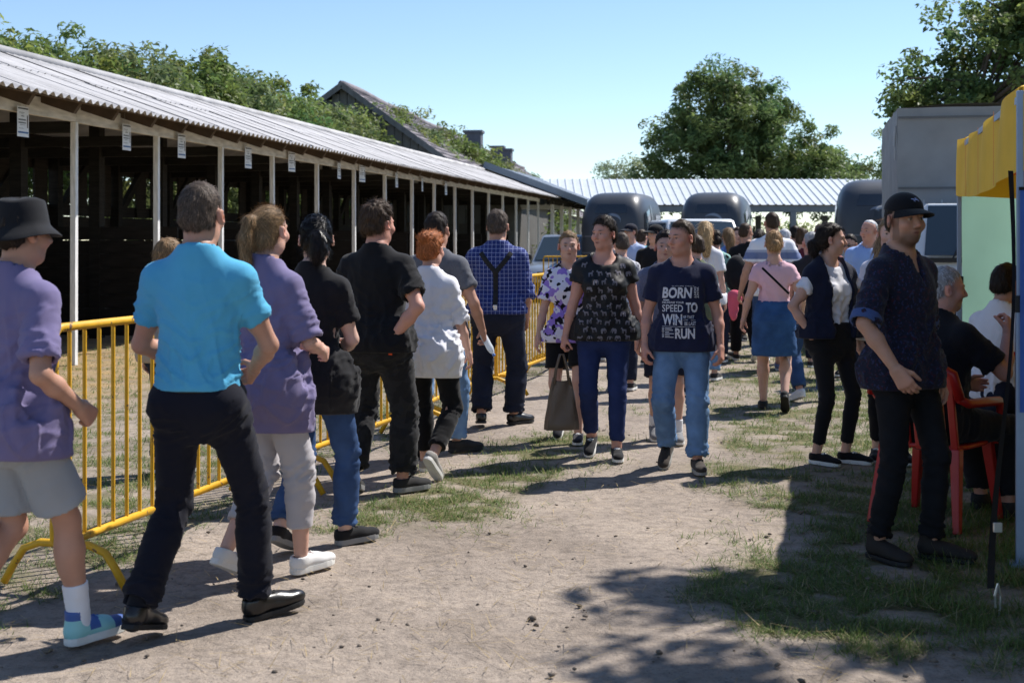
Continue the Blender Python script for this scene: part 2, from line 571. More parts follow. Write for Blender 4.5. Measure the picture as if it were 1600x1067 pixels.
    def paint(s, V, brow=(.06,.035,.02), lip=(.40,.16,.13), beard=0., bcol=(.05,.03,.02), stub=0., scalp=(.07,.05,.04)):
        q = (V-s.hc_)@s.Rh/s.hs
        col = np.tile(np.array(s.skin), (len(V), 1))
        n = fbm(V*14+s.seed, 2)[:, None]
        col *= 1 + .07*n
        def mix(m, c, a=1.):
            m = np.clip(m*a, 0, 1)[:, None]; col[:] = col*(1-m) + np.array(c)*m
        def blob(cx, cy, cz, rx_, ry_, rz_, sh=.35):
            d = np.sqrt(((q[:,0]-cx)/rx_)**2 + ((q[:,1]-cy)/ry_)**2 + ((q[:,2]-cz)/rz_)**2)
            return np.clip((1-d)/sh, 0, 1)
        warm = np.array(s.skin)*np.array((1.12, .82, .80))
        for x in (-1, 1):
            mix(blob(x*.045,.065,-.022,.03,.03,.026,.8), warm, .75)
            mix(blob(x*.081,-.005,0,.022,.03,.04,.5), warm, .8)
        mix(blob(0,.11,-.018,.018,.02,.018,.6), warm, .7)
        fr = q[:, 1] > .05
        if stub or beard:
            m = blob(0,.03,-.085,.080,.085,.060,.35)*(q[:,1] > -.025)
            m = np.maximum(m, .7*blob(0,.085,-.037,.030,.03,.010,.8))
            sb = ((q[:,1] > -.005) & (q[:,1] < .04) & (q[:,2] < .03) & (q[:,2] > -.09) & (np.abs(q[:,0]) > .045))
            m = np.maximum(m, .8*sb)
            mix(m, bcol, max(stub, beard))
        if scalp is not None:
            c1 = .86*(q[:,1]-.062)-.51*(q[:,2]-.068)+5.*q[:,0]**2; c2 = .378*(q[:,1]-.02)-.926*(q[:,2]+.018)
            ear_ = (np.sqrt((q[:,1]+.008)**2+q[:,2]**2) < .034) & (np.abs(q[:,0]) > .074)
            cc_ = np.maximum(c1, c2); mix(np.clip((.016-cc_)/.024, 0, 1)*(~ear_), scalp, .75)
        mix(blob(0,.088,-.0545,.024,.02,.0115,.5), lip, .9)
        mix(blob(0,.092,-.0545,.022,.012,.003,.5), (.10,.03,.03), .9)
        for x in (-1, 1):
            mix(blob(x*.029,.080,.0345,.021,.03,.0062,.5)*fr, brow, .92)
            mix(blob(x*.031,.084,.0095,.0150,.02,.0062,.5)*fr, (.42,.36,.33), .9)
            mix(blob(x*.031,.084,.0095,.0066,.02,.0060,.4)*fr, (.035,.025,.02), 1.)
            mix(blob(x*.031,.084,.0150,.0175,.02,.0034,.6)*fr, (.07,.04,.03), .9)
            mix(blob(x*.010,.10,-.032,.006,.012,.003,.5)*fr, (.14,.05,.04), .9)
        return col
    # ---- assemble the bare body (one mesh)
    def body(s, label=None, legs_from=None, bare_legs=False, bare_feet=False, face=None, barechest=True):
        S = s.s
        parts = []
        # head and neck
        lo = np.minimum(s.hc_-.15, s.neck-np.array((.13,.13,.09))); hi = np.maximum(s.hc_+.16, s.neck+.12)
        g = Grid(lo, hi, s.hh); s.headsdf(g)
        tp = s.neck + s.Rs@np.array((0, 0, -.02*S))
        for i in (0, 1):
            g.cone(s.neck+s.Rs@np.array((0,-.012*S,.022*S)), s.sh[i]+s.Rs@np.array((0,0,.004*S)), .036*S, .036*S*s.ar, .04)
        g.prof(s.O, s.Rt, s.tab, .03, twist=s.twist, off=-.004, z0=.46*S)
        V, Q = g.mesh(); parts.append((V, Q, s.paint(V, **(face or {}))))
        # torso and legs (under the clothes, slightly slimmer)
        pts = np.array([s.O+s.Rt@np.array((0,0,.5*S)), s.O, *s.knee, *s.ank, *s.hip])
        def tone(V, m=1.): return np.tile(np.array(s.skin)*m, (len(V), 1))*(1+.06*fbm(V*11+3, 2)[:, None])
        g = Grid(pts.min(0)-.26*S, pts.max(0)+.26*S, .032)
        g.prof(s.O, s.Rt, s.tab, .02, twist=s.twist, off=-.018)
        for i in (0, 1): s.leg(g, i, -.020)
        V, Q = g.mesh(); parts.append((V, Q, tone(V)))
        if bare_legs:
            for i in (0, 1):
                p = np.array([s.hip[i], s.knee[i], s.ank[i]])
                g = Grid(p.min(0)-.12*S, p.max(0)+.12*S, s.hc)
                s.leg(g, i, 0.); V, Q = g.mesh()
                c = tone(V); kn = np.clip(1-np.linalg.norm(V-s.knee[i], axis=1)/.09, 0, 1)[:, None]*.35
                parts.append((V, Q, c*(1-kn)+c*np.array((1.08,.86,.82))*kn))
        else:
            for i in (0, 1):
                d = s.knee[i]-s.ank[i]; a_, b_ = s.ank[i]-d*.06, s.ank[i]+d*.42
                g = Grid(np.minimum(a_, b_)-.09*S, np.maximum(a_, b_)+.09*S, s.hc)
                g.cone(a_, b_, .036*s.lr*S, .043*s.lr*S, 0); V, Q = g.mesh(); parts.append((V, Q, tone(V)))
        # arms with hands
        for i in (0, 1):
            d = unit(s.wr[i]-s.el[i])
            p = np.array([s.sh[i], s.el[i], s.wr[i]])
            g = Grid(p.min(0)-.08, p.max(0)+.08, s.hc*.95)
            s.arm(g, i); V, Q = g.mesh(); parts.append((V, Q, tone(V)))
            p = np.array([s.wr[i]-d*.03, s.wr[i]+d*.10*S])
            g = Grid(p.min(0)-.11*S, p.max(0)+.11*S, s.hh)
            g.cone(s.wr[i]-d*.05*S, s.wr[i], .0285*s.ar*S, .0275*s.ar*S, 0)
            s.hand(g, i); V, Q = g.mesh(); c = tone(V)
            m = np.clip(1-np.linalg.norm(V-s.wr[i]-d*.1*S, axis=1)/.1, 0, 1)[:, None]*.5
            parts.append((V, Q, c*(1-m) + c*np.array((1.10, .86, .83))*m))
        n = 0; VV = []; QQ = []; CC = []
        for V, Q, c in parts:
            VV.append(V); QQ.append(Q+n); CC.append(c); n += len(V)
        me = npmesh('body', np.concatenate(VV), np.concatenate(QQ), True, np.concatenate(CC))
        o = link('person', me, skin_mat())
        s.root = o
        return o
    def leg(s, g, i, e=0., k=.02, thigh=True):
        S = s.s; r = s.lr; a, b, c = s.hip[i], s.knee[i], s.ank[i]
        if thigh:
            g.cone(a, b, (.087*r+e)*S, (.054*r+e)*S, .03)
            back = -unit(np.array(s.foot[i][1]@np.array((0,1.,0))))
            g.ell(a+np.array((0,-.045*S,-.02*S)), np.array((.082*r+e, .075*r+e, .085*r+e))*S, None, .05)
        d = c-b
        g.cone(b, b+d*.3, (.053*r+e)*S, (.056*r+e)*S, k)
        g.cone(b+d*.3, c, (.056*r+e)*S, (.036*r+e)*S, k)
        fwd = s.foot[i][1]@np.array((0,1.,0))
        sh = unit(d); bk = -fwd + sh*(fwd@sh)
        g.ell(b+d*.3+unit(bk)*.018*S, np.array((.045*r+e,.045*r+e,.11))*S, None, .03)

    # ---- clothes
    def top(s, mat, hem=-.08, ease=.012, loose=.35, sleeve=.6, sl_ease=.020, neck=.068, scoop=0.0, name='shirt', wrinkle=1.0, vopen=None, tuck=False, bust=None, flare=0.0, sl_flare=.012, hemcut=True, neckdrop=0.0, thick=.006, inset=0.0, over=.031, hollow=True):
        S = s.s; thick = max(thick, 2.0*s.hc)
        tab = s.tab.copy(); z = tab[:, 0]/S
        e = (ease+inset)*S
        ci = np.argmin(np.abs(z-.38)); ca, cb, cy = tab[ci, 1:4]
        low = z < .38
        tab[:, 1] += e; tab[:, 2] += e
        la = np.maximum(tab[:, 1], (ca+e)*(1-.10*np.clip((.38-z)/.2, 0, 1)*(1-loose)))
        tab[low, 1] = tab[low, 1]*(1-loose) + la[low]*loose
        lb = np.maximum(tab[:, 2], cb+e)
        tab[low, 2] = tab[low, 2]*(1-loose) + lb[low]*loose
        if flare:
            t = np.clip((.3-z)/.45, 0, 1); tab[:, 1] += flare*t*S; tab[:, 2] += flare*.8*t*S
        if hem*S < tab[0, 0]:
            ext = tab[0].copy(); ext[0] = hem*S-.02; 
            if flare: ext[1] += flare*.35; ext[2] += flare*.3
            tab = np.vstack([ext, tab])
        pts = [s.O+s.Rt@np.array((0,0,tab[0,0])), s.neck, *s.sh]
        sl_pts = []
        for i in (0, 1):
            if sleeve > 0:
                f = min(sleeve, 1.0)
                q = s.sh[i] + (s.el[i]-s.sh[i])*f
                if sleeve > 1: q = s.el[i]+(s.wr[i]-s.el[i])*(sleeve-1)
                sl_pts.append(q); pts += [q, s.el[i]] if sleeve > 1 else [q]
        pts = np.array(pts)
        g = Grid(pts.min(0)-.24*S, pts.max(0)+np.array((.24, .24, .12))*S, s.hc)
        g.prof(s.O, s.Rt, tab, .03, twist=s.twist, n=2.3)
        if over and hem < .05:
            r0 = s.lr
            g.prof(s.O, s.Rt, s.tab, .07, off=(over-.012)*S, z0=-.17*S, z1=.12*S)
            for i in (0, 1):
                q = s.hip[i]+(s.knee[i]-s.hip[i])*.6
                g.cone(s.hip[i], q, (.088*r0+over)*S, (.070*r0+over)*S, .09)
                g.ell(s.hip[i]+s.Rt@np.array((0,-.040*S,-.02*S)), np.array((.082*r0+over, .074*r0+over*.7, .105*r0+over))*S, None, .10)
        b_ = (1. if s.sex == 'f' else 0.) if bust is None else bust
        if b_:
            for x in (-1, 1):
                g.ell(s.O+s.Rs@np.array((x*.068*S*s.wt, (.075*s.wt**1.2)*S, .335*S)), np.array((.062*s.wt, .055*b_+ease, .062))*S, s.Rs, .05)
        a_ = s.ar
        for i in (0, 1):
            g.cone(s.neck+s.Rs@np.array((0,-.012*S,.016*S)), s.sh[i]+s.Rs@np.array((0,0,.006*S)), (.038)*S+e*.8, .042*S*a_+e*.7, .05)
            g.ell(s.sh[i], np.array((.052*a_, .054*a_, .056*a_))*S+e*.7, None, .05)
            if sleeve > 0:
                se = sl_ease*S
                if sleeve <= 1:
                    g.cone(s.sh[i], sl_pts[i]+unit(s.el[i]-s.sh[i])*.06*S, .051*a_*S+e*.4+se*.5, (.046*a_*S+se+sl_flare*S), .025)
                else:
                    g.cone(s.sh[i], s.el[i], .051*a_*S+e*.4+se*.5, .043*a_*S+se, .025)
                    g.cone(s.el[i], sl_pts[i]+unit(s.wr[i]-s.el[i])*.06*S, .043*a_*S+se, .036*a_*S+se*.8, .02)
        # sleeve ends
        for i in (0, 1):
            if sleeve > 0:
                d = unit(s.el[i]-s.sh[i]) if sleeve <= 1 else unit(s.wr[i]-s.el[i])
                q = sl_pts[i]
                m = .16*S
                g2lo, g2hi = np.minimum(q, q+d*.1)-m*.75, np.maximum(q, q+d*.1)+m*.75
                r = g.sub(g2lo, g2hi)
                sl, X, Y, Z = r
                ax = (X-q[0])*d[0]+(Y-q[1])*d[1]+(Z-q[2])*d[2]
                rr = np.sqrt(np.maximum((X-q[0])**2+(Y-q[1])**2+(Z-q[2])**2-ax**2, 0))
                lim = (.046*a_+sl_ease+sl_flare+.03)*S
                capd = np.maximum(-ax, rr-lim)                 # region to remove: beyond the hem, near the arm
                g.put(sl, capd, 0, 's')
                rin = (.046*a_*S+sl_ease*S+sl_flare*S-thick*1.0) if sleeve <= 1 else (.036*a_*S+sl_ease*S*.8-thick)
                g.cone(q-d*.035*S, q+d*.05*S, rin*.97, rin, 0, 's')
        # hem
        up = s.Rt@np.array((0,0,1.)); hp = s.O+up*hem*S
        if hemcut:
            if hollow: g.prof(s.O, s.Rt, s.tab, 0, 's', n=2.3, off=(max(ease, over if hem < .05 else 0)+inset)*S-thick, z0=tab[0,0]-.05, z1=hem*S+.03*S)
            r = g.sub(g.lo, g.lo+g.n*g.h); sl, X, Y, Z = r
            d = -((X-hp[0])*up[0]+(Y-hp[1])*up[1]+(Z-hp[2])*up[2])
            dx = np.sqrt((X-s.O[0])**2+(Y-s.O[1])**2+0*Z)
            d = np.where(dx < .30*S*max(1, s.wt), d, -1.)
            # keep hands' side sleeves intact: only below the hip line
            g.put(sl, d.astype(np.float32), 0, 'i')
        # neck hole
        nb = s.neck+s.Rs@np.array((0,.0,-.03*S-neckdrop*S)); nt_ = s.neck+s.Rs@np.array((0,.030*S,.11*S))
        g.cone(nb, nt_, neck*S*(1+.12*(s.wt-1)), neck*S*1.35, .004, 's')
        if scoop:
            g.ell(s.neck+s.Rs@np.array((0,.09*S,-.0*S)), np.array((neck*.9+scoop*.35, .09, scoop))*S, s.Rs, .006, 's')
        if vopen:
            w0, zb = vopen
            r = g.sub(g.lo, g.lo+g.n*g.h); sl, X, Y, Z = r
            L = [(X-s.O[0])*s.Rs[0,j]+(Y-s.O[1])*s.Rs[1,j]+(Z-s.O[2])*s.Rs[2,j] for j in range(3)]
            wid = w0*np.clip((L[2]/S-zb)/(.5-zb), 0, 1)*S if zb > -.3 else w0*S+0*L[2]
            d = np.maximum(np.abs(L[0])-wid, -(L[1]-.0*S)) + 0*L[2]
            d = np.maximum(d, zb*S-L[2])
            g.put(sl, d.astype(np.float32), .004, 's')
        V, Q = g.mesh()
        V = s.wrinkle_top(V, Q, wrinkle, hem)
        o = link(name, npmesh(name, V, Q), mat, s.root)
        s.last_top = (V, Q)
        return o
    def wrinkle_top(s, V, Q, amp, hem):
        S = s.s; N = vnormals(V, Q); sd = s.seed*3.7
        q = (V-s.O)@s.Rs/S
        zz = q[:, 2]
        # long soft folds falling from chest and shoulder blades, tighter sideways pulls at the waist and armpits
        f1 = pn(np.stack([q[:,0]*11+sd+zz*2.2, q[:,1]*9, zz*3.0+sd], 1))
        f2 = pn(np.stack([q[:,0]*5+zz*9+sd, q[:,1]*6, zz*16-np.abs(q[:,0])*14+sd], 1))
        f3 = pn(np.stack([q[:,0]*24+sd, q[:,1]*24, zz*13+sd], 1))
        r2 = np.maximum(0, 1-2.2*np.abs(f2))**3
        r1 = np.maximum(0, 1-2.0*np.abs(f1))**3.2
        low = np.clip((.36-zz)/.3, 0, 1)
        w = .0060*f1*(.35+low) + .0135*(r1-.2)*(.32+.9*low) + .0120*(r2-.2)*(.30+.8*np.clip(1-np.abs(zz-.14)/.28, 0, 1)) + .0018*f3
        # sleeves
        sv = np.zeros(len(V))
        for i in (0, 1):
            d = s.el[i]-s.sh[i]; t = ((V-s.sh[i])@d)/(d@d)
            near = np.linalg.norm(V-s.sh[i]-np.clip(t, 0, 1)[:, None]*d, axis=1) < .13*S
            m = near & (t > .15)
            fa = pn(np.stack([t*3.6+sd+V[:,0]*5, V[:,0]*9, V[:,2]*9+V[:,1]*6], 1)); 
            sv[m] = (.0075*np.maximum(0, 1-2*np.abs(fa))**1.6-.0015)[m]
        w = w + sv
        edge = np.clip((q[:,2]-hem)/.02, 0.25, 1)
        nk = np.clip((.53-zz)/.08, .2, 1)
        eg = np.clip((zz-hem-.004)/.045, .06, 1)
        return V + N*(w*amp*S*nk*eg)[:, None]
    def legs(s, mat, waist=.10, ease=.014, hem=.97, flare=.010, name='trousers', wrinkle=1.0, seat_ease=.010, thighs=1.0, inset=0.0, knee_ease=None, stack=0.0, hemlen=None):
        """hem: fraction along the leg, 0 hip .. .5 knee .. 1 ankle"""
        S = s.s; r = s.lr
        pts = np.array([s.O+np.array((0,0,(waist+.03)*S)), *s.knee, *s.ank, *s.hip])
        if hem <= .5: pts = np.array([s.O+np.array((0,0,(waist+.03)*S)), *s.knee, *s.hip])
        g = Grid(pts.min(0)-.22*S*max(1, s.wt), pts.max(0)+.22*S*max(1, s.wt), s.hc)
        g.prof(s.O, s.Rt, s.tab, .02, off=(seat_ease+inset)*S, z0=-.17*S, z1=waist*S)
        ends = []
        for i in (0, 1):
            a, b, c = s.hip[i], s.knee[i], s.ank[i]
            ke = ease if knee_ease is None else knee_ease
            g.cone(a, b, (.088*r+ease)*S, (.056*r+ke)*S, .035)
            g.ell(a+s.Rt@np.array((0,-.040*S,-.02*S)), np.array((.085*r+ease, .078*r+ease*.7, .088*r))*S, None, .05)
            if hem > .5:
                d = c-b
                g.cone(b, b+d*.35, (.056*r+ke)*S, (.056*r+ease+flare*.3)*S, .014)
                g.cone(b+d*.35, c+unit(d)*.06*S, (.056*r+ease+flare*.3)*S, (.040*r+ease+flare)*S, .012)
                f = (hem-.5)*2; q = b+d*f; dd = unit(d); rr = (.056*r+ease+flare*.3)+((.040*r+ease+flare)-(.056*r+ease+flare*.3))*max(0,(f-.35)/.65)
            else:
                d = b-a; f = hem*2; q = a+d*f; dd = unit(d); rr = .088*r+ease+(.056*r+ke-.088*r-ease)*f
                if flare:
                    g.cone(a+d*f*.45, q+dd*.05*S, (.070*r+ease)*S, (rr+flare)*S, .03); rr += flare
            ends.append((q, dd, rr))
        for i, (q, dd, rr) in enumerate(ends):
            m = .2*S
            res = g.sub(q-m-np.array((0,0,.25*S)), q+m)
            sl, X, Y, Z = res
            ax = (X-q[0])*dd[0]+(Y-q[1])*dd[1]+(Z-q[2])*dd[2]
            rd = np.sqrt(np.maximum((X-q[0])**2+(Y-q[1])**2+(Z-q[2])**2-ax**2, 0))
            g.put(sl, np.maximum(-ax, rd-(rr+.05)*S), 0, 's')
            rin = rr*S-max(.007, 1.9*s.hc)
            g.cone(q-dd*.03*S, q+dd*.05*S, rin*.96, rin, 0, 's')
        V, Q = g.mesh()
        N = vnormals(V, Q); sd = s.seed*5.1+20
        w = np.zeros(len(V))
        for i in (0, 1):
            a, b, c = s.hip[i], s.knee[i], s.ank[i]
            for (p0, p1, t0) in ((a, b, 0.), (b, c, .5)):
                d = p1-p0; t = ((V-p0)@d)/(d@d)
                dist = np.linalg.norm(V-p0-np.clip(t, 0, 1)[:, None]*d, axis=1)
                m = (t > -.05) & (t <= 1.08) & (dist < .14*S*max(1, s.wt))
                T = t0+np.clip(t, 0, 1.05)*.5
                vv = V-p0
                n1 = pn(np.stack([T*26+sd+vv[:,0]*9, V[:,0]*9+vv[:,1]*5, V[:,1]*9+i*7], 1))
                n2 = pn(np.stack([T*7+sd, V[:,0]*13, V[:,1]*13+i*5], 1))
                bend = np.exp(-((T-.52)/.09)**2)*1.0 + np.exp(-((T-.97)/.10)**2)*(1.0+stack) + np.exp(-((T-.10)/.09)**2)*.8 + .22
                ww = (.0085*(np.maximum(0, 1-2.1*np.abs(n1))**1.6-.3)*bend + .0045*n2)
                w[m] = ww[m]
        V = V + N*(w*wrinkle*S)[:, None]
        s.last_legs = (V, Q)
        return link(name, npmesh(name, V, Q), mat, s.root)
    def skirt(s, mat, waist=.12, hem=-.36, flare=.02, name='skirt', wrinkle=1.0):
        S = s.s
        tab = s.tab.copy(); tab = tab[tab[:,0] <= (waist+.03)*S]
        tab[:, 1:3] += .020*S
        hi_ = tab[:, 1].max(); hb = tab[:, 2].max()
        ext = np.array([(hem*S-.02, hi_+flare*S, hb+flare*1.3*S, -.005), (hem*S*.6, hi_+flare*.5*S, hb+flare*S*.8, -.008), (-.15*S, hi_, hb+.004, -.012)])
        tab = tab[tab[:,0] > -.04*S]; tab = spl(np.vstack([ext, tab[::4], tab[-1:]]) if (tab[::4][-1,0] != tab[-1,0]) else np.vstack([ext, tab[::4]]))
        g = Grid(s.O+np.array((-.3,-.3,hem-.05))*S, s.O+np.array((.3,.3,waist+.06))*S, s.hc)
        g.prof(s.O, s.Rt, tab, .01, z0=hem*S, z1=waist*S)
        g.prof(s.O, s.Rt, tab, 0, 's', off=-max(.007, 1.9*s.hc), z0=hem*S-.1, z1=hem*S+.10)
        V, Q = g.mesh(); N = vnormals(V, Q)
        f = pn(np.stack([V[:,0]*10+s.seed, V[:,1]*10, V[:,2]*5], 1)); f2 = pn(np.stack([V[:,0]*7, V[:,1]*7+s.seed, V[:,2]*22], 1))
        V = V + N*((.006*f+.005*np.maximum(0,1-2*np.abs(f2))**2)*wrinkle)[:, None]
        return link(name, npmesh(name, V, Q), mat, s.root)
    def shoes(s, mat, sole=None, kind='sneaker', lace=None, mat2=None):
        S = s.s*(1. if s.sex == 'm' else .94)
        h = max(.0068, min(s.hh*1.35, .013))
        for i in (0, 1):
            b, Rf = s.foot[i]
            inv = Rf.T
            # build in the foot frame, then turn
            g = Grid(np.array((-.07,-.08,-.01))*S, np.array((.07,.25,.17))*S, h)
            E = lambda c, r, k=.02, op='u': g.ell(np.array(c)*S, np.array(r)*S, None, k, op)
            zs = .020 if kind != 'dress' else .016
            E((0,-.012,.050), (.037,.056,.044)); E((0,.055,.052), (.038,.075,.036), .04)
            E((.004*(1-2*i)*-1,.125,.038), (.043,.078,.030), .03); E((0,.175,.032), (.037 if kind != 'dress' else .033,.045,.024), .02)
            top = {'sneaker': .085, 'dress': .085, 'boot': .14, 'high': .135}[kind]
            g.cone(np.array((0,-.018,.05))*S, np.array((0,-.014,top))*S, .038*S, .043*S, .02)
            g.cone(np.array((0,-.014,top-.02))*S, np.array((0,-.012,top+.08))*S, .033*S, .034*S, 0, 's')
            g.cut(np.array((0,0,top))*S, (0,0,1.)); g.cut(np.array((0,0,zs))*S, (0,0,-1.))
            V, Q = g.mesh()
            W = (V@Rf.T)+b
            sh = link('shoe', npmesh('shoe', W, Q), mat, s.root)
            if mat2 is not None:
                sh.data.materials.append(mat2); c_ = V[Q].mean(1)/S
                z2 = ((c_[:,1] > .13) | (c_[:,2] > .098) | ((c_[:,1] > .02) & (c_[:,1] < .07) & (c_[:,2] > .05))).astype(np.int32)
                sh.data.polygons.foreach_set('material_index', z2)
            th = .030 if kind in ('sneaker', 'high') else .020
            ol = []
            for y_, w_ in ((-.064,.012),(-.058,.026),(-.040,.037),(-.01,.040),(.04,.040),(.09,.0445),(.13,.0465),(.165,.043),(.19,.034),(.205,.020),(.210,.006)): ol.append((w_, y_))
            ol = [(x_+.002*(2*i-1), y_) for x_, y_ in ol]+[(-x_+.002*(2*i-1), y_) for x_, y_ in ol[::-1]]
            n_ = len(ol); ol = np.array(ol); ctr = np.array((0, .07))
            rows = [np.c_[ol*.97+ctr*.03, np.full(n_, .0)], np.c_[ol, np.full(n_, .004)], np.c_[ol*1.0, np.full(n_, th*.55)], np.c_[ol*.985+ctr*.015, np.full(n_, th)]]
            mb = MB(); G_ = np.array(rows); G_ = np.concatenate([G_, G_[:, :1]], 1)*S
            mb.grid((G_.reshape(-1, 3)@Rf.T+b).reshape(G_.shape))
            for k_, zz_ in ((0, 0.), (3, th)):
                cap_ = np.vstack([rows[k_], [[0, .07, zz_]]])*S
                mb.add(cap_@Rf.T+b, (), [(q_, (q_+1) % n_, n_) for q_ in range(n_)])
            mb.build('sole', sole or mat, sh, smooth=False)
            if lace is not None:
                mb = MB()
                for k_ in range(5):
                    y = .065+.017*k_; z = .089-.0052*k_-.00055*k_*k_
                    x = .022
                    P = [np.array((-x,y-.006,z-.008)), np.array((0,y,z+.002)), np.array((x,y+.006,z-.008))]
                    mb.tube([(Rf@(p*S))+b for p in P], .0042*S, 5)
                    P = [np.array((-x,y+.006,z-.008)), np.array((0,y,z+.003)), np.array((x,y-.006,z-.008))]
                    mb.tube([(Rf@(p*S))+b for p in P], .0038*S, 5)
                mb.build('lace', lace, sh, smooth=True)
    def sock(s, mat, up=.16):
        S = s.s; p = np.array([*s.ank]);
        for i in (0, 1):
            d = unit(s.knee[i]-s.ank[i]); L = np.linalg.norm(s.knee[i]-s.ank[i])
            a = s.ank[i]-d*.06*S; b = s.ank[i]+d*up*S
            g = Grid(np.minimum(a, b)-.08, np.maximum(a, b)+.08, s.hh*1.2)
            t = up*S/L
            g.cone(a, b, .043*S*s.lr**.5, (.036*s.lr+(.056-.036)*s.lr*t/.7+.006)*S, 0)
            g.cut(b, d)
            V, Q = g.mesh(); N = vnormals(V, Q)
            V = V+N*(.002*pn(V*np.array((20,20,70))))[:, None]
            link('sock', npmesh('sock', V, Q), mat, s.root)
    def belt(s, mat, z=.10, h=.038, off=.020, buckle=None):
        S = s.s
        g = Grid(s.O+np.array((-.32,-.3,z-.08))*S, s.O+np.array((.32,.32,z+.12))*S, min(s.hc, .008))
        g.prof(s.O, s.Rt, s.tab, 0, off=off*S, z0=(z-h/2)*S, z1=(z+h/2)*S)
        g.prof(s.O, s.Rt, s.tab, 0, 's', off=(off-.012)*S, z0=(z-h)*S, z1=(z+h)*S)
        V, Q = g.mesh()
        return link('belt', npmesh('belt', V, Q), mat, s.root)
    def collar(s, mat, r=.066, h=.042, openf=.35):
        S = s.s; R = s.Rs
        a = s.neck+R@np.array((0,-.006*S,-.012*S)); b = a+R@np.array((0,.012*S,h*S))
        g = Grid(np.minimum(a, b)-.13*S, np.maximum(a, b)+.13*S, min(s.hc, .006))
        g.cone(a-R@np.array((0,0,.02*S)), b+R@np.array((0,0,.03*S)), (r+.022)*S, (r+.004)*S, 0)
        g.cone(a-R@np.array((0,0,.05*S)), b+R@np.array((0,0,.06*S)), (r+.010)*S, (r-.004)*S, 0, 's')
        up = R@np.array((0,.15,1.)); g.cut(b, unit(up)); g.cut(a, -unit(up))
        if openf:
            r_ = g.sub(g.lo, g.lo+g.n*g.h); sl, X, Y, Z = r_
            L = [(X-a[0])*R[0,j]+(Y-a[1])*R[1,j]+(Z-a[2])*R[2,j] for j in range(3)]
            d = np.maximum(np.abs(L[0])-openf*np.maximum(L[1], 0)*.8, -L[1]) + 0*L[2]
            g.put(sl, d.astype(np.float32), 0, 's')
        V, Q = g.mesh()
        return link('collar', npmesh('collar', V, Q), mat, s.root)
    # ---- hair and hats
    def strands(s, V, N, flow, n, L, wd, lift=.15, seg=3, seed=0):
        r = np.random.default_rng(seed+5)
        if len(V) == 0: return np.zeros((0,3)), np.zeros((0,4), int)
        i = r.integers(0, len(V), n)
        p = V[i]+r.normal(0, .003, (n, 3)); nn = N[i]
        fl = flow(p) + r.normal(0, .22, (n, 3))
        fl = fl - nn*np.sum(fl*nn, 1)[:, None]
        fl /= np.linalg.norm(fl, axis=1)[:, None]+1e-9
        LL = L*r.uniform(.5, 1.2, n)
        wv = np.cross(fl, nn)
        out = []
        lf = lift*r.uniform(.2, 1.4, n)
        for k in range(seg+1):
            t = k/seg
            c = p + fl*(LL*t)[:, None] + nn*(LL*lf*t*(1.15-.75*t))[:, None] + wv*(LL*.15*t*t*r.normal(0, 1, n))[:, None]
            hw = wd*(1-.75*t)*.5
            out += [c-wv*hw, c+wv*hw]
        W = np.stack(out, 1).reshape(-1, 3)
        m = 2*(seg+1); base = np.arange(n)[:, None]*m
        Q = np.concatenate([base+np.array([[2*k, 2*k+1, 2*k+3, 2*k+2]]) for k in range(seg)])
        return W, Q
    def hair(s, mat, style='short', vol=.012, topv=.022, ns=1400, L=.03, nape=0.0, tail=None, wd=.0022, front=0.0, fade=0.0, rough=1.0, recede=0.0):
        """tail: list of (head-local point, radius)"""
        h = s.hs; R = s.Rh; P = s.H_
        lo = s.hc_-.22*h; hi = s.hc_+.22*h
        if tail:
            tp = np.array([P(t[0]) for t in tail]); lo = np.minimum(lo, tp.min(0)-.1); hi = np.maximum(hi, tp.max(0)+.1)
        hh = max(s.hh*1.25, .0050)
        ns = int(ns*(.5 if s.dist > 12 else (.8 if s.dist > 8 else 1.2)))
        if s.dist < 8: wd *= 1.25
        g = Grid(lo, hi, hh)
        g.ell(P((0,-.014,.040)), np.array((.0755+vol,.0965+vol,.0865+topv))*h, R, 0)
        if style == 'short':
            g.ell(P((0,-.03,-.01)), np.array((.0735+vol*(1-fade),.084+vol*.9*(1-fade),.075))*h, R, .02)
        else:
            g.ell(P((0,-.03,-.02)), np.array((.073+vol*.8,.083+vol,.085))*h, R, .02)
        r_ = g.sub(g.lo, g.lo+g.n*g.h); sl, X, Y, Z = r_
        x, y, z = X-s.hc_[0], Y-s.hc_[1], Z-s.hc_[2]
        x, y, z = ((x*R[0,j]+y*R[1,j]+z*R[2,j])/h for j in range(3))
        wob = .004*np.sin(x*140+z*60)+.003*np.sin(y*190+z*110)
        c1 = .86*(y-(.062+front-recede))-.51*(z-(.068)) + wob*.6 + 5.0*x*x
        if style == 'short': 
            # ear notch
            ear = .030-np.sqrt((y+.002)**2+(z+.004)**2) + 0*x
            ear = np.where(np.abs(x) > .05, ear, -1.)
        else:
            ear = np.where(np.abs(x) > .05, .022-np.sqrt((y-.006)**2+(z+.008)**2), -1.)+0*x
        c2 = .378*(y-.02)-.926*(z+(.018 if style == 'short' else .030)-nape) + wob
        cc = np.maximum(np.maximum(c1, c2), ear)
        tp_ = np.clip((cc+(.034 if style == 'short' else .016))/(.034 if style == 'short' else .016), 0, 1)**1.5
        g.D[sl] += ((vol+.0035 if style == 'short' else .006)*tp_*h).astype(np.float32)
        g.put(sl, (cc*h).astype(np.float32), .004, 'i')
        if tail:
            for (p0, r0), (p1, r1) in zip(tail[:-1], tail[1:]):
                g.cone(P(p0), P(p1), r0*h, r1*h, .012)
        V, Q = g.mesh(); N = vnormals(V, Q)
        q = (V-s.hc_)@R/h
        sd = s.seed*2.3
